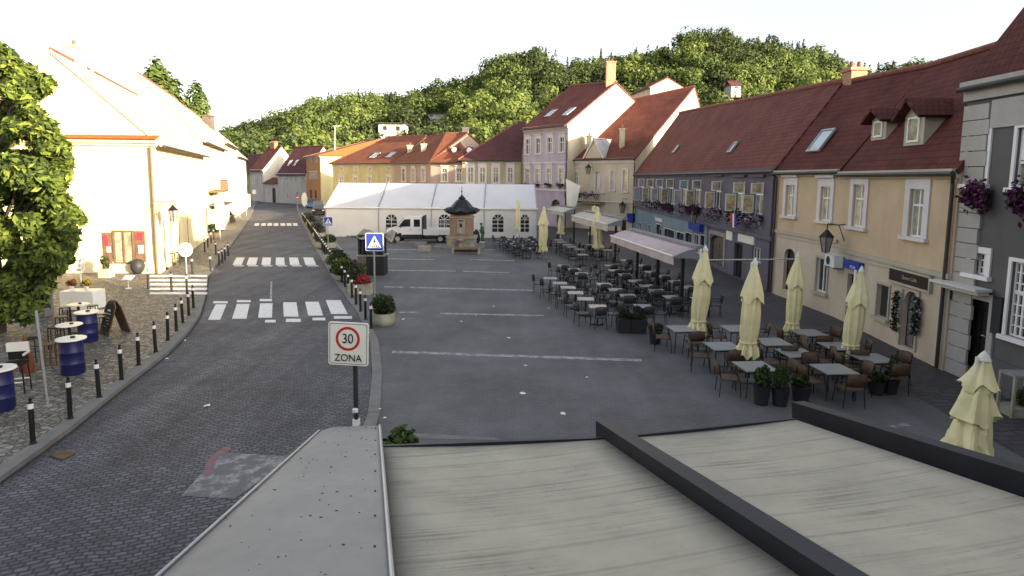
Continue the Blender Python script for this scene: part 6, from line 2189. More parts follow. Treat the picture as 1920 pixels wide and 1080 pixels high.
rows = [
 ('outer row along the open square', [(1121, 574.7), (1098, 560.5), (1079, 549), (1065, 539), (1050, 531), (1031.7, 521.7)]),
 ('second row under the near awning edge', [(1206, 574), (1177, 554), (1155, 543), (1133, 533), (1090, 513), (1076, 504.7), (1057, 498)]),
 ('third row behind the near awning posts', [(1260, 557), (1231, 544.5), (1212, 536), (1192, 527), (1172, 515), (1153, 507), (1145, 498)]),
 ('fourth row near the violet house', [(1312, 560), (1291, 538.5), (1268, 528), (1245, 518), (1222, 510), (1205, 498), (1175, 488)]),
 ('row by the middle awning parasols', [(1093, 477.5), (1087, 467.5), (1072, 463), (1065, 459), (1053, 454), (1048, 450)]),
 ('house side row by the middle awning', [(1138, 469), (1124, 464), (1108, 459)]),
 ('far row by the tent, open side', [(987, 465.5), (973, 461), (965, 457), (956, 453), (947.5, 449), (943, 444.7)]),
 ('far row by the tent, house side', [(1012, 458), (1004, 453), (997.5, 449), (992, 445)]),
]
used_t, used_c, used_f = set(), set(), set()
CG = 'dark chairs of the crowded cafe terraces'
chair_proto['group'] = CG; chair_far['group'] = CG
nch = 0
for ri, (rn, tops) in enumerate(rows):
    for i, (x, y) in enumerate(tops):
        p = G(x, y, .73); p.z = .012
        lab = 'grey cafe table, %s in the %s' % (ords(i), rn)
        if i == 0: lab = 'grey cafe table nearest the camera in the %s' % rn
        place(tab_sq, used_t, p, rng.uniform(-.1, .1), lab)
        sides = [('square side', (-.6, 0), -90), ('house side', (.6, 0), 90)]
        if ri in (1, 2, 3) or (ri == 0 and i == 0):
            sides.append(('near side', (0, -.58), 0))
        if ri >= 6:
            sides.append(('near side', (0, -.58), 0))
        for sn, (dx, dy), rz in sides:
            q = p + Vector((dx + rng.uniform(-.06, .06), dy + rng.uniform(-.06, .06), 0))
            lab = 'dark chair, %s of %s table in %s' % (sn, 'nearest' if i == 0 else ords(i), rn)
            pr = chair_far if q.y > 46 else chair_proto
            o = place(pr, used_f if pr is chair_far else used_c, q, R(rz) + rng.uniform(-.4, .4), lab)
            nch += 1
wt = [(1280, 616), (1355, 649), (1415, 687), (1382, 616), (1448, 641), (1494, 662), (1516, 624), (1563, 692), (1572, 649), (1637, 672)]
wn = ['beside the round dark pot', 'left of the second parasol', 'above the three dark pots', 'behind the second parasol', 'between second and third parasols', 'in mid terrace', 'under the third parasol', 'under the fourth parasol', 'behind the fourth parasol', 'above the two right pots']
used_w, used_r = set(), set()
rattan_proto['group'] = 'wicker chairs on the near terrace'
for i, (x, y) in enumerate(wt):
    p = G(x, y, .73); p.z = .012
    place(tab_wh, used_w, p, R(4) + rng.uniform(-.05, .05), 'pale square table ' + wn[i])
    for sn, (dx, dy), rz in (('left', (-.68, -.05), -90), ('right', (.68, .05), 90), ('near', (.12, -.72), 0), ('far', (-.1, .7), 180)):
        if (sn == 'far' and i not in (2, 7)) or (sn == 'near' and i in (2, 5)):
            continue
        q = p + Vector((dx + rng.uniform(-.08, .08), dy + rng.uniform(-.08, .08), 0))
        place(rattan_proto, used_r, q, R(rz) + rng.uniform(-.25, .25), 'brown wicker chair on the %s side of the table %s' % (sn, wn[i]))
# ------------------------------------------------------------------ closed parasols
def parasol(label, base, top_y, px_top, low, rad, seed, two=True, group='closed cream parasols', m=None, base_z=.012, flare=1.0, tiers=None):
    p = G(*base, base_z) if not isinstance(base, Vector) else base
    zt = V(px_top, top_y, p, Vector((1, 0, 0)))[1]
    rs = random.Random(seed)
    t = thing('closed_parasol', label, 'parasol', p, 0, group)
    b = MB(); b.tube(p, p + Z * (zt - p.z - .1), .032, n=10); b.build('pole', M['signwhite'], t)
    b = MB(); b.lathe([(.34, 0), (.36, .02), (.34, .07), (.06, .1), (.05, .25), (.001, .26)], p, 18); b.build('foot', M['stonegrey'], t, smooth=True)
    ht = zt - .1 - (p.z + low)
    z0 = p.z + low
    n, mrow = 48, 34
    kf = 8
    ph = rs.uniform(0, 6)
    off = [rs.uniform(-1, 1) for _ in range(12)]
    def prof(f):   # f: 0 bottom .. 1 top
        if f < .12:
            return .78 + .3 * (1 - f / .12) * flare
        if f < .18:
            return .78 - .08 * math.sin((f - .12) / .06 * math.pi)
        if two and f > .66:
            g = (f - .66) / .34
            return max(.12, 1.12 - .95 * g ** 1.1)
        return .8 + .14 * math.sin((f - .18) / .5 * math.pi)
    b = MB()
    rows_ = []
    dx = (V(px_top, top_y, p, Vector((1, 0, 0)))[2] - p)
    fs = [(j / mrow, None) for j in range(mrow + 1)]
    if tiers:
        fs = []
        for f0, f1, rt, rb in tiers:
            fs += [(f0 + (f1 - f0) * q / 12, rb + (rt - rb) * (q / 12) ** .8) for q in range(13)]
        two = False
    for j, (f, rr_) in enumerate(fs):
        r0 = rad * .73 * prof(f) if rr_ is None else rr_
        ring_ = []
        for i in range(n):
            a = 2 * math.pi * i / n
            amp = .2 * (1 - f * .75) + (.1 if f < .12 else 0)
            fold = amp * math.cos(kf * a + ph + 1.6 * math.sin(f * 2.2 + off[0]) + .5 * off[1]) + .07 * math.sin(3 * a + f * 7 + off[2]) + .05 * math.sin(13 * a + f * 11 + off[3]) * (1 - f)
            r = r0 * (1 + fold)
            z = z0 + ht * f
            if tiers:
                z += .09 * math.sin(3 * a + off[5] * 6 + f * 9) * (r0 / .4) + .05 * math.sin(5 * a + off[6] * 6)
                r *= 1 + .16 * math.sin(2 * a + off[7] * 6 + int(f * 3) * 2.1)
            elif f < .06:
                z += .09 * math.cos(kf * a + ph + off[4]) * flare
            if two and abs(f - .66) < .5 / mrow + 1e-6:
                z += .06 * math.cos(4 * a + ph)
            ring_.append(Vector((p.x + dx.x * f + r * math.cos(a), p.y + r * math.sin(a), z)))
        rows_.append(ring_)
        if two and j == int(mrow * .66):   # step: vent skirt stands out over the lower canopy
            rows_.append([Vector((q.x + (q.x - p.x - dx.x * f) * .42, q.y + (q.y - p.y) * .42, q.z - .1 + .05 * math.cos(4 * 2 * math.pi * i / n))) for i, q in enumerate(ring_)])
    for A_, B_ in zip(rows_, rows_[1:]):
        for i in range(n):
            j = (i + 1) % n
            b.face([A_[i], A_[j], B_[j], B_[i]])
    cl = b.build('canopy', m or M['cloth'], t, smooth=True)
    b = MB(); top = Vector((p.x + dx.x, p.y, z0 + ht))
    rc = rad * .85 if not tiers else .42
    b.lathe([(rc * .3, -.06), (rc * .22, .02), (rc * .12, .08), (.02, .11), (.001, .14)], top, 14); b.build('cap', M['clothcap'], t, smooth=True)
    b = MB(); zs = z0 + ht * .15
    rc = rad * .86 if not tiers else .33
    b.lathe([(rc * .78, -.025), (rc * .81, 0), (rc * .78, .025)], Vector((p.x + dx.x * .15, p.y, zs)), 20); b.build('tie_strap', M['cloth'], cl)
    return t
PG = 'closed cream parasols'
parasol('closed cream parasol first from the left among the wicker tables', (1306, 655), 461, 1323, .55, .36, 1)
parasol('closed cream parasol standing second, over the table with the near corner chairs', (1398, 712), 485, 1416, .7, .35, 2)
parasol('slim closed cream parasol third in the row before the tan house', (1482, 655), 473, 1497, .5, .32, 3)
parasol('closed cream parasol in front of the blue pizza sign', (1590, 698), 500, 1616, .45, .34, 4)
parasol('large closed cream parasol at the right edge behind the canopy beam', G(1812, 880), 660, 1846, .35, 1.0, 5, True, tiers=((.0, .37, .25, .41), (.37, .7, .2, .37), (.7, 1.0, .07, .28)))
parasol('closed parasol in front of the arched tent window', (970, 449), 374, 972, .9, .3, 6, False)
parasol('closed parasol at the far end of the near cafe rows, beside the tent', (1017, 484), 387, 1020, .5, .42, 7)
parasol('closed parasol in shade under the far awning', (1051, 452), 405, 1052, .7, .4, 8, False)
parasol('closed parasol behind the middle awning valance', (1121, 487), 388, 1121, .8, .42, 9)
parasol('pale closed parasol rising just left of the one behind the middle awning', G(1112, 462), 385, 1115, 1.0, .45, 10, False)
parasol('closed white parasol glaring in the sun beside the yellow flowers', G(153, 540, .1), 482, 154, .9, .2, 11, False, group=None, m=M['signwhite'])
# pole clamped between two parasols
a_, c_ = G(1306, 655), G(1482, 655)
dd_ = unit(c_ - a_)
q0, q1 = V(1330, 488, a_, dd_)[2], V(1496, 486, a_, dd_)[2]
t = thing('cross_pole', 'thin pale pole running level between the first and third closed parasols', 'pole', Vector((a_.x, a_.y, q0.z)))
q0.x, q0.y = a_.x, a_.y; q1.x, q1.y = c_.x, c_.y
b = MB(); b.tube(q0 + Vector((0, .03, 0)), q1 + Vector((0, .03, 0)), .022); b.build('rail', M['steel'], t)
for q in (q0, q1):
    b = MB(); b.lathe([(.045, -.04), (.045, .04)], q, 10); b.build('clamp', M['steel'], t)
# ------------------------------------------------------------------ awnings
def awning(label, l_top, l_bot, r_top, r_bot, zt, vm, back=1.5, posts=3, seed=0, rise=.35):
    "valance corners by photo pixel at top height zt"
    L, Rr = G(*l_top, zt), G(*r_top, zt)
    vb = .5 * ((L.z - V(l_bot[0], l_bot[1], L, Vector((1, 0, 0)))[1]) + (Rr.z - V(r_bot[0], r_bot[1], Rr, Vector((1, 0, 0)))[1]))
    F = Facade(L, Rr)
    t = thing('awning', label, 'awning', F.A, 0, 'free standing terrace awnings')
    b = MB()
    n = 24
    for i in range(n):
        u0, u1 = F.L * i / n, F.L * (i + 1) / n
        w = lambda u: .03 * math.sin(u * 4 + seed)
        b.face([F.P(u0, zt - vb, w(u0)), F.P(u1, zt - vb, w(u1)), F.P(u1, zt, 0), F.P(u0, zt, 0)])
    o = b.build('valance', vm, t)
    md = o.modifiers.new('thickness', 'SOLIDIFY'); md.thickness = .015
    b = MB()
    for i in range(6):
        f0, f1 = i / 6, (i + 1) / 6
        z = lambda f: zt + rise * math.sin(f * math.pi / 2)
        b.face([F.P(0, z(f0), -f0 * back), F.P(F.L, z(f0), -f0 * back), F.P(F.L, z(f1), -f1 * back), F.P(0, z(f1), -f1 * back)])
    o = b.build('cover', M['awning'] if vm is M['awning'] else M['awningcream'], t, smooth=True)
    md = o.modifiers.new('thickness', 'SOLIDIFY'); md.thickness = .03
    b = MB(); b.obox(F.P(-.03, zt + rise - .02, -back), F.d * (F.L + .06), Z * .14, F.n * .35); b.build('cassette', M['awningtop'], t)
    b = MB(); b.tube(F.P(0, zt + .02, .02), F.P(F.L, zt + .02, .02), .035); b.build('front_bar', M['signwhite'], t)
    for k_ in range(posts):
        u = F.L * (k_ + .5) / posts if posts > 2 else (F.L * .05 if k_ == 0 else F.L * .95)
        b = MB(); b.box(F.P(u, (zt + rise) / 2, -back - .1), (.13, .13, zt + rise), 0); b.box(F.P(u, .03, -back - .1), (.5, .5, .05)); b.build('post', M['black'], t)
        b = MB(); b.tube(F.P(u, zt + rise * .6, -back), F.P(u, zt - .02, -.1), .03); b.build('arm', M['black'], t)
    for u in (.01, F.L - .05):
        b = MB(); b.prism([F.P(u, zt - vb * .2, -.05), F.P(u, zt, -.05)] + [F.P(u, zt - .03 + rise * math.sin(f * math.pi / 2), -f * back) for f in (.3, .6, 1)] + [F.P(u, zt - .1, -back)], F.d * .04); b.build('end_panel', M['awningtop'], t)
    return t
awning('near awning with mauve valance over the crowded cafe tables', (1145, 442), (1145, 455), (1262, 481), (1262, 495), 2.55, M['awning'], .95, 3, rise=.3)
awning('middle awning with cream valance in front of the cream house', (1072, 404), (1072, 412), (1139, 421), (1139, 437), 2.7, M['awningcream'], 1.0, 3, 2, rise=.3)
awning('far small awning beside the tent corner', (1024, 392), (1024, 396), (1056, 398), (1056, 407), 2.75, M['awningcream'], 1.0, 2, 4, rise=.3)
# ------------------------------------------------------------------ dark pots on the near terrace
def pot(label, base, w, h, kind, seed, mats=('leafdark', 'leaf'), hb=.35):
    p = G(*base); p.z = .012
    t = thing('plant_pot', label, 'plant pot', p, 0, 'dark plant pots round the terrace')
    b = MB()
    if kind == 'box':
        b.obox(p + Vector((-w / 2, -w / 2, 0)), (w, 0, 0), (0, w, 0), (0, 0, h))
    else:
        b.lathe([(w * .38, 0), (w * .5, h * .9), (w * .53, h), (w * .46, h), (w * .44, h - .05), (.001, h - .05)], p, 18)
    b.build('pot', M['pot'], t)
    bush('shrub', tuple(p + Z * (h + hb * .4)), (w * .52, w * .52, hb), 900, .045, [M[m] for m in mats], t, LOC[t.name], seed)
pot('square dark pot with dim green plant at the corner of the dark tables', (1171, 622), .55, .5, 'box', 1, ('leafdark', 'leafdark'), .3)
pot('square dark pot with plant second from the corner of the dark tables', (1195, 623), .55, .5, 'box', 2, ('leafdark', 'leafdark'), .35)
pot('round dark pot beside the first wicker table', (1228, 644), .45, .45, 'round', 3, ('leafdark',), .22)
pot('left of three dark pots with green plants in front of the wicker tables', (1427, 758), .42, .5, 'round', 4, ('leaf', 'leafdark'), .4)
pot('middle of three dark pots in front of the wicker tables', (1462, 760), .44, .48, 'round', 5, ('leaf', 'leafdark', 'leaf'), .38)
pot('right of three dark pots, with a greyer rounded plant', (1501, 752), .48, .4, 'round', 6, ('leaf', 'leafdark'), .22)
pot('small dark pot with a round grey green plant at the right terrace end', (1643, 739), .42, .36, 'round', 7, ('leaf', 'leafdark'), .22)
pot('dark pot with taller plant at the right terrace end', (1668, 737), .42, .4, 'round', 8, ('leafdark', 'leafdark', 'leaf'), .5)
# flower trough at the right edge
p = G(1915, 778)
t = thing('flower_trough', 'pale trough of bright green plants at the right edge below the grey house', 'planter', p)
b = MB(); b.box(p + Vector((.35, 0, .12)), (1.5, .5, .24)); b.build('tub', M['concrete'], t)
for y_ in (-.22, .22):
    b = MB(); b.box(p + Vector((-.42, y_, .5)), (.06, .06, 1.0)); b.build('post', M['concrete'], t)
bush('plants', tuple(p + Vector((.4, 0, .5))), (.7, .3, .4), 1500, .05, [M['leaf'], M['leaflite'], M['leafdark']], t, LOC[t.name], 5)
b = MB(); b.box(p + Vector((.2, -.0, 1.03)), (1.3, .5, .05)); b.build('lid', M['steel'], t)
# ------------------------------------------------------------------ left pavement cafe
def barrel(label, base, top_r=.37, seed=0):
    p = G(*base, .1)
    t = thing('barrel_table', label, 'table', p, 0, 'blue barrel tables on the left pavement')
    b = MB(); b.lathe([(.27, 0), (.29, .05), (.285, .3), (.3, .32), (.285, .34), (.285, .62), (.3, .64), (.285, .66), (.28, .96), (.001, .965)], p, 22); b.build('barrel', M['blue'], t, smooth=True)
    b = MB(); b.lathe([(top_r - .01, .97), (top_r, .985), (top_r - .01, 1.01)], p, 28); b.build('tabletop', M['signwhite'], t)
    b = MB(); b.lathe([(.001, 1.011), (.06, 1.012), (.065, 1.05), (.05, 1.05), (.045, 1.03), (.001, 1.03)], p + Vector((.03, .02, 0)), 12); b.build('ashtray', M['black'], t)
def bar_table(label, base):
    p = G(*base, .1)
    t = thing('bar_table', label, 'table', p, 0, 'white topped bar tables on the left pavement')
    b = MB(); b.lathe([(.25, 0), (.25, .03), (.05, .06), (.04, .9), (.001, .96)], p, 16); b.build('stand', M['black'], t)
    b = MB(); b.lathe([(.34, .965), (.35, .98), (.34, 1.0)], p, 28); b.build('tabletop', M['signwhite'], t)
    b = MB(); b.lathe([(.001, 1.001), (.05, 1.002), (.055, 1.04), (.001, 1.03)], p + Vector((.05, .03, 0)), 12); b.build('ashtray', M['black'], t)
barrel('blue barrel table with white top, nearest the kerb bollards', (138, 700))
bar_table('white topped bar table just behind the nearest blue barrel', (134, 668))
barrel('blue barrel table with white top, third, beside the chalkboard', (166, 640))
bar_table('farthest white topped bar table, by the white tablecloth', (150, 622))
barrel('dark blue barrel table cut by the left edge of the photo', (2, 768))
def stool(label, base, m='wood', seed=0, h=.72):
    p = G(*base, .1)
    t = thing('bar_stool', label, 'stool', p, rng.uniform(0, 1), 'bar stools on the left pavement')
    L0 = LOC[t.name]; LOC[t.name] = Vector()
    b = MB(); b.lathe([(.17, h - .03), (.18, h - .015), (.16, h)], (0, 0, 0), 16); b.build('seat', M[m], t)
    for q in legs4(None, .26, .26, h - .031, .016):
        q.build('leg', M['wood' if m == 'wood' else 'black'], t)
    b = MB()
    for z in (.25, .42):
        for s_ in (-1, 1):
            b.tube((-.13, s_ * .13, z), (.13, s_ * .13, z), .01, n=5); b.tube((s_ * .13, -.13, z + .04), (s_ * .13, .13, z + .04), .01, n=5)
    b.build('footrest', M['wood' if m == 'wood' else 'black'], t)
    LOC[t.name] = L0
stool('wooden bar stool left of the nearest blue barrel', (92, 690))
stool('wooden bar stool touching the nearest blue barrel', (110, 684))
stool('dark stool between the barrels and the tree', (118, 632), 'black')
stool('dark stool behind the third barrel, by the chalkboard', (190, 632), 'black')
for x_, y_, lb_ in ((62, 678, 'dark stool half hidden below the low tree branches'), (104, 655, 'dark stool behind the second blue barrel'), (124, 612, 'dark stool in front of the grey cabinet'), (176, 608, 'dark stool by the end of the white cloth table'), (140, 604, 'dark stool behind the farthest blue barrel')):
    stool(lb_, (x_, y_), 'black')
stool('dark bar stool at the door of the sunlit corner house', (322, 499), 'black', h=.8)
stool('second dark bar stool at the door of the corner house, nearer the street', (333, 497), 'black', h=.8)
# tall dark and white chair at the lower left
p = G(34, 735, .1)
t = thing('high_chair', 'high black chair with a pale cloth over its back at the lower left', 'chair', p, R(200))
L0 = LOC[t.name]; LOC[t.name] = Vector()
b = MB(); b.box((0, 0, .75), (.44, .44, .05)); b.build('seat', M['black'], t)
for q in legs4(None, .4, .4, .72, .02):
    q.build('leg', M['black'], t)
b = MB(); b.box((0, -.2, 1.0), (.42, .04, .4)); b.build('backrest', M['black'], t)
b = MB(); b.box((0, .19, .3), (.4, .03, .03)); b.box((0, -.19, .3), (.4, .03, .03)); b.build('footrest', M['signwhite'], t)
b = MB(); b.box((.0, -.2, 1.13), (.46, .1, .22)); b.box((-.24, 0, 1.0), (.03, .4, .05)); b.build('cloth', M['clothcap'], t)
LOC[t.name] = L0
# chalkboard
p = G(216, 624, .1)
t = thing('chalkboard', 'leaning rounded dark chalkboard stand on the sunny pavement', 'chalkboard', p, R(-32))
L0 = LOC[t.name]; LOC[t.name] = Vector()
for s_ in (-1, 1):
    b = MB()
    tilt = Vector((0, -s_ * .28, 1)).normalized()
    o0 = Vector((0, s_ * .34, 0))
    pts = [(-.34, 0), (.34, 0), (.34, 1.0), (.2, 1.16), (0, 1.22), (-.2, 1.16), (-.34, 1.0)]
    b.prism([o0 + Vector((x, 0, 0)) + tilt * y for x, y in pts], Vector((0, s_ * .03, 0)))
    pn = b.build('board', M['wood'], t)
    b = MB()
    pts = [(-.28, .12), (.28, .12), (.28, .95), (.15, 1.08), (-.15, 1.08), (-.28, .95)]
    q = [o0 + Vector((x, s_ * .036, 0)) + tilt * y for x, y in pts]
    b.face(q if s_ < 0 else q[::-1])
    for x, y, w, h in ((-.0, .86, .2, .07), (.02, .74, .3, .025), (-.03, .6, .34, .02), (.0, .5, .28, .02), (.02, .4, .32, .02), (-.02, .3, .26, .02)):
        q = [o0 + Vector((x + a * w / 2, s_ * .038, 0)) + tilt * (y + c * h / 2) for a, c in ((-1, -1), (1, -1), (1, 1), (-1, 1))]
        b.face(q if s_ < 0 else q[::-1], 1)
    b.build('slate', [M['chalk'], M['signwhite']], pn)
LOC[t.name] = L0
# dark small table beside the chalkboard
p = G(196, 622, .1)
place(tab_sq, used_t, p, .2, 'dark table standing beside the chalkboard on the left pavement')
# table with white cloth and flowers
p = G(157, 577, .1)
t = thing('cloth_table', 'table under a glaring white cloth at the corner of the sunny pavement', 'table', p)
b = MB(); b.box(p + Z * .375, (1.35, .8, .75)); o = b.build('tablecloth', M['signwhite'], t); md = o.modifiers.new('bevel', 'BEVEL'); md.width = .03; md.segments = 2
for x, y, m_, lb in ((-.5, .1, 'orange', 'orange and red bouquet on the white cloth, left end'), (.1, .1, 'yellow', 'bright yellow flowers on the white cloth')):
    q = p + Vector((x, y, .751))
    tt = thing('bouquet', lb, 'flowers', q, 0, 'flowers on the white cloth')
    b = MB(); b.lathe([(.06, 0), (.09, .1), (.08, .16), (.001, .161)], q, 12); b.build('vase', M['signwhite'], tt)
    bush('blossoms', tuple(q + Z * .28), (.26, .2, .17), 300, .05, [M[m_], M[m_], M['leaf']], tt, LOC[tt.name], 8)
# thin post and things by the tree
p = G(90, 762, .1)
t = thing('thin_post', 'thin leaning grey post on the pebbled pavement left of the barrels', 'post', p)
b = MB(); b.tube(p, p + Vector((-.22, .15, 2.3)), .03, n=8); b.lathe([(.09, 0), (.09, .03), (.03, .05)], p, 12); b.build('shaft', M['steel'], t)
p = G(78, 592, .1)
t = thing('display_cabinet', 'grey metal cabinet half hidden under the tree branches', 'cabinet', p)
b = MB(); b.box(p + Z * .7, (.62, .5, 1.4)); b.build('body', M['stonegrey'], t)
b = MB(); b.box(p + Vector((0, -.26, .72)), (.5, .02, 1.2)); b.build('door', M['steel'], t)
M['rust'] = mat('rust_canvas', (.16, .045, .02), var=.25)
p = G(52, 712, .1)
t = thing('folded_parasol', 'folded rust orange parasol standing under the tree', 'parasol', p)
b = MB(); b.tube(p, p + Z * 1.25, .025); b.build('pole', M['wood'], t)
b = MB(); b.lathe([(.15, .2), (.18, .3), (.15, .7), (.08, 1.0), (.03, 1.2)], p, 9); b.build('canopy', M['rust'], t, smooth=True)
# pot plants and mat board on the sunny pavement
p = G(259, 513, .1)
t = thing('round_mirror_ball', 'grey stone ball on the pavement at the corner house wall', 'stone ball', p)
b = MB(); b.lathe([(.12, 0), (.2, .05), (.34, .25), (.38, .45), (.33, .66), (.18, .8), (.001, .84)], p, 18); b.build('ball', M['charcoal'], t, smooth=True)
p = G(200, 520, .1)
t = thing('conical_shrub', 'small cone shaped shrub in a pale tub by the corner house window', 'plant', p)
b = MB(); b.box(p + Z * .25, (.55, .55, .5)); b.build('tub', M['concrete'], t)
bush('foliage', tuple(p + Z * .85), (.3, .3, .5), 900, .05, [M['leaf'], M['leafdark'], M['wood']], t, LOC[t.name], 9)
p = G(241, 541, .1)
t = thing('menu_stand', 'small tilted white menu stand glaring on the sunny pavement', 'menu stand', p)
b = MB(); b.tube(p, p + Z * .5, .02); b.lathe([(.15, 0), (.15, .02), (.02, .03)], p, 12); b.build('stem', M['signwhite'], t)
b = MB(); b.prism([p + Vector((-.25, -.12, .42)), p + Vector((.22, -.12, .42)), p + Vector((.28, .12, .62)), p + Vector((-.18, .12, .62))], (0, -.01, .03)); b.build('board', M['signwhite'], t)
# shrubs along the far left pavement
for i, (x, y, lb) in enumerate(((392, 446, 'dark green planter hedge below the sunlit balcony'), (428, 416, 'small hedge at the far left kerb before the far signs'), (404, 432, 'red topped planter by the tall white board'))):
    p = G(x, y, .1)
    t = thing('hedge_planter', lb, 'planter', p, 0, 'planters on the sunlit left pavement')
    b = MB(); b.box(p + Z * .25, (1.5, .6, .5)); b.build('tub', M['doorbrown'], t)
    bush('foliage', tuple(p + Z * .85), (1.0, .5, .6), 900, .1, [M['leafdark'], M['leaf']] if i != 2 else [M['flowerred'], M['leafdark']], t, LOC[t.name], 20 + i)
# ------------------------------------------------------------------ person by the well house
def person(label, p, rz, hgt=1.68):
    t = thing('person', label, 'person', p, rz)
    J = {'hip': (0, 0, .92), 'chest': (0, .06, 1.28), 'neck': (0, .1, 1.45), 'head': (0, .14, 1.56), 'top': (0, .15, 1.68),
         'shL': (-.19, .07, 1.38), 'elL': (-.25, .02, 1.1), 'wrL': (-.24, .2, .9), 'shR': (.19, .07, 1.38), 'elR': (.26, .16, 1.12), 'wrR': (.22, .42, 1.02),
         'hL': (-.1, 0, .88), 'kL': (-.12, .06, .48), 'aL': (-.12, -.02, .08), 'tL': (-.13, .14, .03), 'hR': (.1, 0, .88), 'kR': (.12, .03, .48), 'aR': (.12, -.1, .08), 'tR': (.13, .05, .03)}
    def skin(name, chain, rad, m):
        names = list(rad)
        me = bpy.data.meshes.new(name)
        idx = {n: i for i, n in enumerate(names)}
        me.from_pydata([J[n] for n in names], [(idx[a], idx[c]) for a, c in chain], [])
        o = bpy.data.objects.new(name, me); COL.objects.link(o)
        md = o.modifiers.new('skin', 'SKIN'); md.use_smooth_shade = True
        for n in names:
            me.skin_vertices[0].data[idx[n]].radius = rad[n] if isinstance(rad[n], tuple) else (rad[n],) * 2
        me.skin_vertices[0].data[0].use_root = True
        s2 = o.modifiers.new('sub', 'SUBSURF'); s2.levels = s2.render_levels = 2
        me.materials.append(m)
        o.parent = t
        return o
    body = [('hip', 'chest'), ('chest', 'neck'), ('neck', 'head'), ('head', 'top'), ('chest', 'shL'), ('shL', 'elL'), ('elL', 'wrL'), ('chest', 'shR'), ('shR', 'elR'), ('elR', 'wrR'), ('hip', 'hL'), ('hL', 'kL'), ('kL', 'aL'), ('aL', 'tL'), ('hip', 'hR'), ('hR', 'kR'), ('kR', 'aR'), ('aR', 'tR')]
    rad = {'hip': (.13, .11), 'chest': (.16, .12), 'neck': .055, 'head': (.09, .1), 'top': .07, 'shL': .07, 'elL': .045, 'wrL': .032, 'shR': .07, 'elR': .045, 'wrR': .032, 'hL': .085, 'kL': .058, 'aL': .042, 'tL': .035, 'hR': .085, 'kR': .058, 'aR': .042, 'tR': .035}
    skin('body', body, rad, M['skin'])
    cl = {k: ((v[0] + .025, v[1] + .025) if isinstance(v, tuple) else v + .025) for k, v in rad.items()}
    jk = {k: cl[k] for k in ('hip', 'chest', 'shL', 'elL', 'wrL', 'shR', 'elR', 'wrR', 'neck')}
    jk['neck'] = .065; jk['hip'] = (.165, .14)
    skin('jacket', [e for e in body if e[0] in jk and e[1] in jk], jk, M['jacket'])
    tk = {k: cl[k] for k in ('hip', 'hL', 'kL', 'aL', 'hR', 'kR', 'aR')}
    skin('trousers', [e for e in body if e[0] in tk and e[1] in tk], tk, M['jacket'])
    b = MB(); L0 = LOC[t.name]; LOC[t.name] = Vector()
    b.lathe([(.1, 1.58), (.115, 1.64), (.09, 1.71), (.001, 1.73)], (0, .135, 0), 14); b.build('hair', M['hair'], t, smooth=True)
    for s_ in ('L', 'R'):
        w = Vector(J['wr' + s_])
        f = Vector((0, .8, -.6)).normalized()
        b = MB(); b.box(w + f * .06, (.07, .09, .04))
        for k_ in range(4):
            x = -.03 + .02 * k_
            b.tube(w + f * .09 + Vector((x, 0, 0)), w + f * (.155 + (.012, .022, .018, 0)[k_]) + Vector((x, -.01, -.02)), .009, .007, n=6)
        b.tube(w + f * .04 + Vector((.035 if s_ == 'L' else -.035, 0, 0)), w + f * .1 + Vector((.06 if s_ == 'L' else -.06, 0, 0)), .011, .008, n=6)
        b.build('hand', M['skin'], t, smooth=True)
        a_ = Vector(J['t' + s_])
        b = MB(); b.box(a_ + Vector((0, -.05, .02)), (.1, .3, .09)); b.build('shoe', M['signwhite'], t)
    b = MB(); b.lathe([(.001, 0), (.012, .01), (.016, .03), (.001, .05)], (0, .245, 1.54), 8); b.box((-.035, .232, 1.59), (.022, .012, .01)); b.box((.035, .232, 1.59), (.022, .012, .01)); b.box((0, .236, 1.505), (.05, .01, .012)); b.build('face', M['hair'], t)
    LOC[t.name] = L0
person('person in green work clothes standing beside the well house, reaching left', G(905, 455), R(75))
p = G(893, 455)
t = thing('refuse_bag', 'dark full sack beside the person in green', 'bag', p)
b = MB(); b.lathe([(.26, 0), (.34, .2), (.32, .6), (.24, .95), (.1, 1.08), (.13, 1.16)], p, 14); b.build('sack', M['trousers'], t, smooth=True)
p = G(883, 452)
t = thing('crate', 'pale pink crate behind the well house', 'crate', p)
b = MB(); b.box(p + Z * .45, (.6, .5, .9)); b.build('box', M['pink'], t)
b = MB(); b.box(p + Z * .93, (.66, .56, .05)); b.build('lid', M['pink'], t)
# ------------------------------------------------------------------ litter on the square
lit = [(953, 634), (925, 575), (892, 592), (756, 599), (980, 738), (1100, 708), (985, 686), (865, 603), (1056, 777), (712, 768), (722, 784), (805, 482), (1028, 578), (580, 430), (577, 446), (582, 462), (312, 673), (347, 639), (388, 761)]
for i, (x, y) in enumerate(lit):
    p = G(x, y, .014)
    b = MB()
    s = rng.uniform(.045, .09)
    pts = [p + Vector((math.cos(a) * s * rng.uniform(.6, 1.2), math.sin(a) * s * rng.uniform(.6, 1.2), rng.uniform(0, .03))) for a in (0, .9, 1.9, 3.0, 4.1, 5.2)]
    c = p + Z * .035
    for a, q in zip(pts, pts[1:] + pts[:1]):
        b.face([c, a, q])
    o = b.build('paper_scrap', M['paper'])
    where = 'on the open square' if x > 700 else 'beside the bollard row' if x > 500 else 'in the road by the left kerb'
    tag(o, 'white paper scrap lying %s, %s' % (where, ('near the long parking line', 'above the middle parking line', 'left of the middle parking line', 'beside the round bush planter', 'below the long parking line, largest', 'right of the long line middle', 'just under the long line', 'above the long line', 'close to the canopy edge', 'by the zone sign kerb', 'near the green bush at the canopy corner', 'below the stone blocks', 'beside the dark cafe tables', 'far along it', 'halfway along it', 'nearest part', 'by the sixth bollard', 'by the eighth bollard', 'in the wheel track')[i]), 'litter', 'litter on the ground')
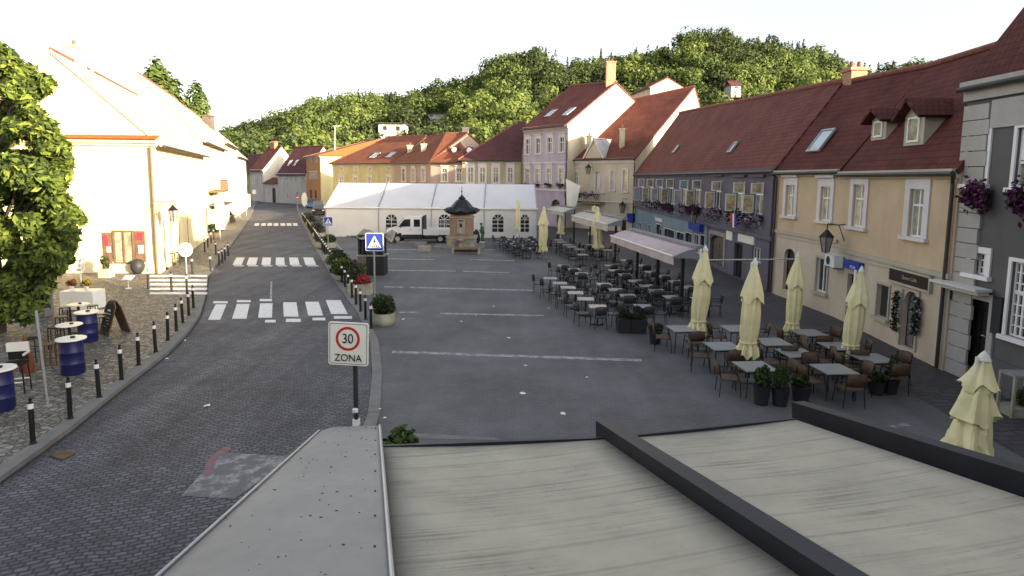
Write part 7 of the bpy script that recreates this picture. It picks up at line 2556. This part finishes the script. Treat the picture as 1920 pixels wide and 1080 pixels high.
# ------------------------------------------------------------------ terrace roof in front of the camera
hv = unit((-.239, 1, 0)); slope = -.152
D = Vector((hv.x, hv.y, slope)).normalized()
Ecr = Vector((hv.y, -hv.x, 0))
P0 = C0 + ray(718, 838) * (6.17 / ray(718, 838).y)
NP = Ecr.cross(D).normalized()
def CP(px, py, up=0.0):
    return PL(px, py, P0 + NP * up * (1 if NP.z > 0 else -1), NP)
UPN = NP if NP.z > 0 else -NP
can = thing('terrace_roof', 'pale weathered flat terrace roof with dark metal beams below the camera', 'roof', Vector((P0.x, P0.y, 0)))
def loc(p):
    q = p - P0
    return (q.dot(Ecr), q.dot(D))
e0, e1 = loc(CP(716, 838))[0], loc(CP(1132, 822))[0]
e2 = loc(CP(1490, 786))[0]
e2 = max(e2, e1 + 1.9)
f1, f2 = loc(CP(1132, 824))[1], loc(CP(1490, 787))[1]
back_ = -5.2
def panel(name, x0, x1, y1a, y1b):
    b = MB()
    n = 12
    for j in range(n):
        for i in range(6):
            def pt(i, j):
                fx, fy = i / 6, j / n
                x = x0 + (x1 - x0) * fx
                yy = (y1a + (y1b - y1a) * fx)
                y = back_ + (yy - back_) * fy
                sag = -.035 * math.sin(fx * math.pi) * (1 if 0 < j < n else .6)
                return P0 + Ecr * x + D * y + UPN * sag, (x, y)
            q = [pt(i, j), pt(i + 1, j), pt(i + 1, j + 1), pt(i, j + 1)]
            b.face([a for a, _ in q], 0, [u for _, u in q])
    o = b.build(name, M['fabricroof'], can, smooth=True)
    md = o.modifiers.new('thickness', 'SOLIDIFY'); md.thickness = .02; md.offset = -1
panel('fabric_panel', e0, e1, 0, f1)
panel('fabric_panel', e1, e2, f1, f2)
def beam(x, y1, w=.17, h=.2, lift=0.0):
    b = MB(); b.obox(P0 + Ecr * (x - w / 2) + D * back_ - UPN * .06, Ecr * w, D * (y1 - back_), UPN * (h + lift))
    o = b.build('beam', M['beam'], can); md = o.modifiers.new('bevel', 'BEVEL'); md.width = .012; md.segments = 2
x1_ = loc(CP(1132, 812))[0]; beam(x1_, loc(CP(1128, 800, .1))[1] + .12)
x2_ = loc(CP(1500, 778))[0]; beam(x2_ + .04, loc(CP(1486, 764, .1))[1] + .1)
b = MB(); b.obox(P0 + Ecr * e0 + D * .0 - UPN * .16, Ecr * (x1_ - e0) + D * f1, D * .06, UPN * .17); b.obox(P0 + Ecr * (x1_ + .09) + D * (f1 + .001) - UPN * .16, Ecr * (e2 - x1_ - .1) + D * (f2 - f1), D * .06, UPN * .17); b.build('front_gutter', M['beam'], can)
for x, y in ((e0 + .1, -.1), (x1_, f1 - .1), (x2_, f2 - .1)):
    q = P0 + Ecr * x + D * y
    b = MB(); b.box(Vector((q.x, q.y, (q.z - .08) / 2)), (.12, .12, q.z - .16)); b.build('post', M['charcoal'], can)
# metal sheet flashing on the left
fl = thing('metal_roof_sheet', 'speckled grey metal roof sheet with a folded edge left of the fabric terrace roof', 'roof sheet', Vector((P0.x - .8, P0.y - 1, 0)))
upf = .07
a0, a1, a2, a3 = CP(598, 801, upf), CP(712, 798, upf), CP(735, 1080, upf), CP(280, 1080, upf)
bk = 1.9
a2b, a3b = a1 + (a2 - a1) * bk, a0 + (a3 - a0) * bk
b = MB()
n = 20
def fp(f, g):
    l, r_ = a0.lerp(a3b, g), a1.lerp(a2b, g)
    ff = f
    lift = 0.0
    if ff < .22: lift = -.05 * (1 - ff / .22)
    return l.lerp(r_, ff) + UPN * (lift)
for i in range(12):
    for j in range(n):
        b.face([fp(i / 12, j / n), fp(i / 12, (j + 1) / n), fp((i + 1) / 12, (j + 1) / n), fp((i + 1) / 12, j / n)])
o = b.build('sheet', M['canopy'], fl, smooth=True); md = o.modifiers.new('thickness', 'SOLIDIFY'); md.thickness = .04
b = MB(); b.tube(fp(0, 0) + UPN * .01, fp(0, 1) + UPN * .01, .012); b.tube(fp(1, 0), fp(1, 1), .016); b.build('folded_edge', M['alu'], fl)
b = MB()
rs = random.Random(3)
for k_ in range(90):
    f, g = rs.random(), rs.random() ** 1.2 * .75
    if f < .25 and rs.random() < .6: f += .4
    q = fp(min(f, .98), g) + UPN * .004
    r = rs.choice((.003, .004, .005, .008))
    b.lathe([(r, 0), (r * .6, .003), (.001, .004)], q, 6, rot=rs.random(), sx=rs.uniform(.8, 2.2), sy=rs.uniform(.5, 1.2))
for k_ in range(9):
    q = fp(.93, .02 + k_ * .075) + UPN * .004
    b.lathe([(.009, 0), (.008, .006), (.001, .008)], q, 8)
b.build('rivets', M['charcoal'], fl)
p = V(735, 832, P0 + hv * .5, Ecr)[2]
t = thing('corner_bush', 'green bush peeping over the front edge of the terrace roof', 'bush', Vector((p.x, p.y, 0)))
b = MB(); b.lathe([(.3, 0), (.36, .5), (.34, .6), (.001, .6)], Vector((p.x, p.y, 0)), 14); b.build('tub', M['concrete'], t)
bush('foliage', tuple(p - Z * .55), (.34, .34, .72), 2400, .05, [M['leaf'], M['leaflite'], M['leafdark']], t, LOC[t.name], 33)

for o in bpy.data.objects:
    if o.parent is None and o.get('label') and len(o['label'].split()) > 16:
        print('LONG', o.name, o['label'])
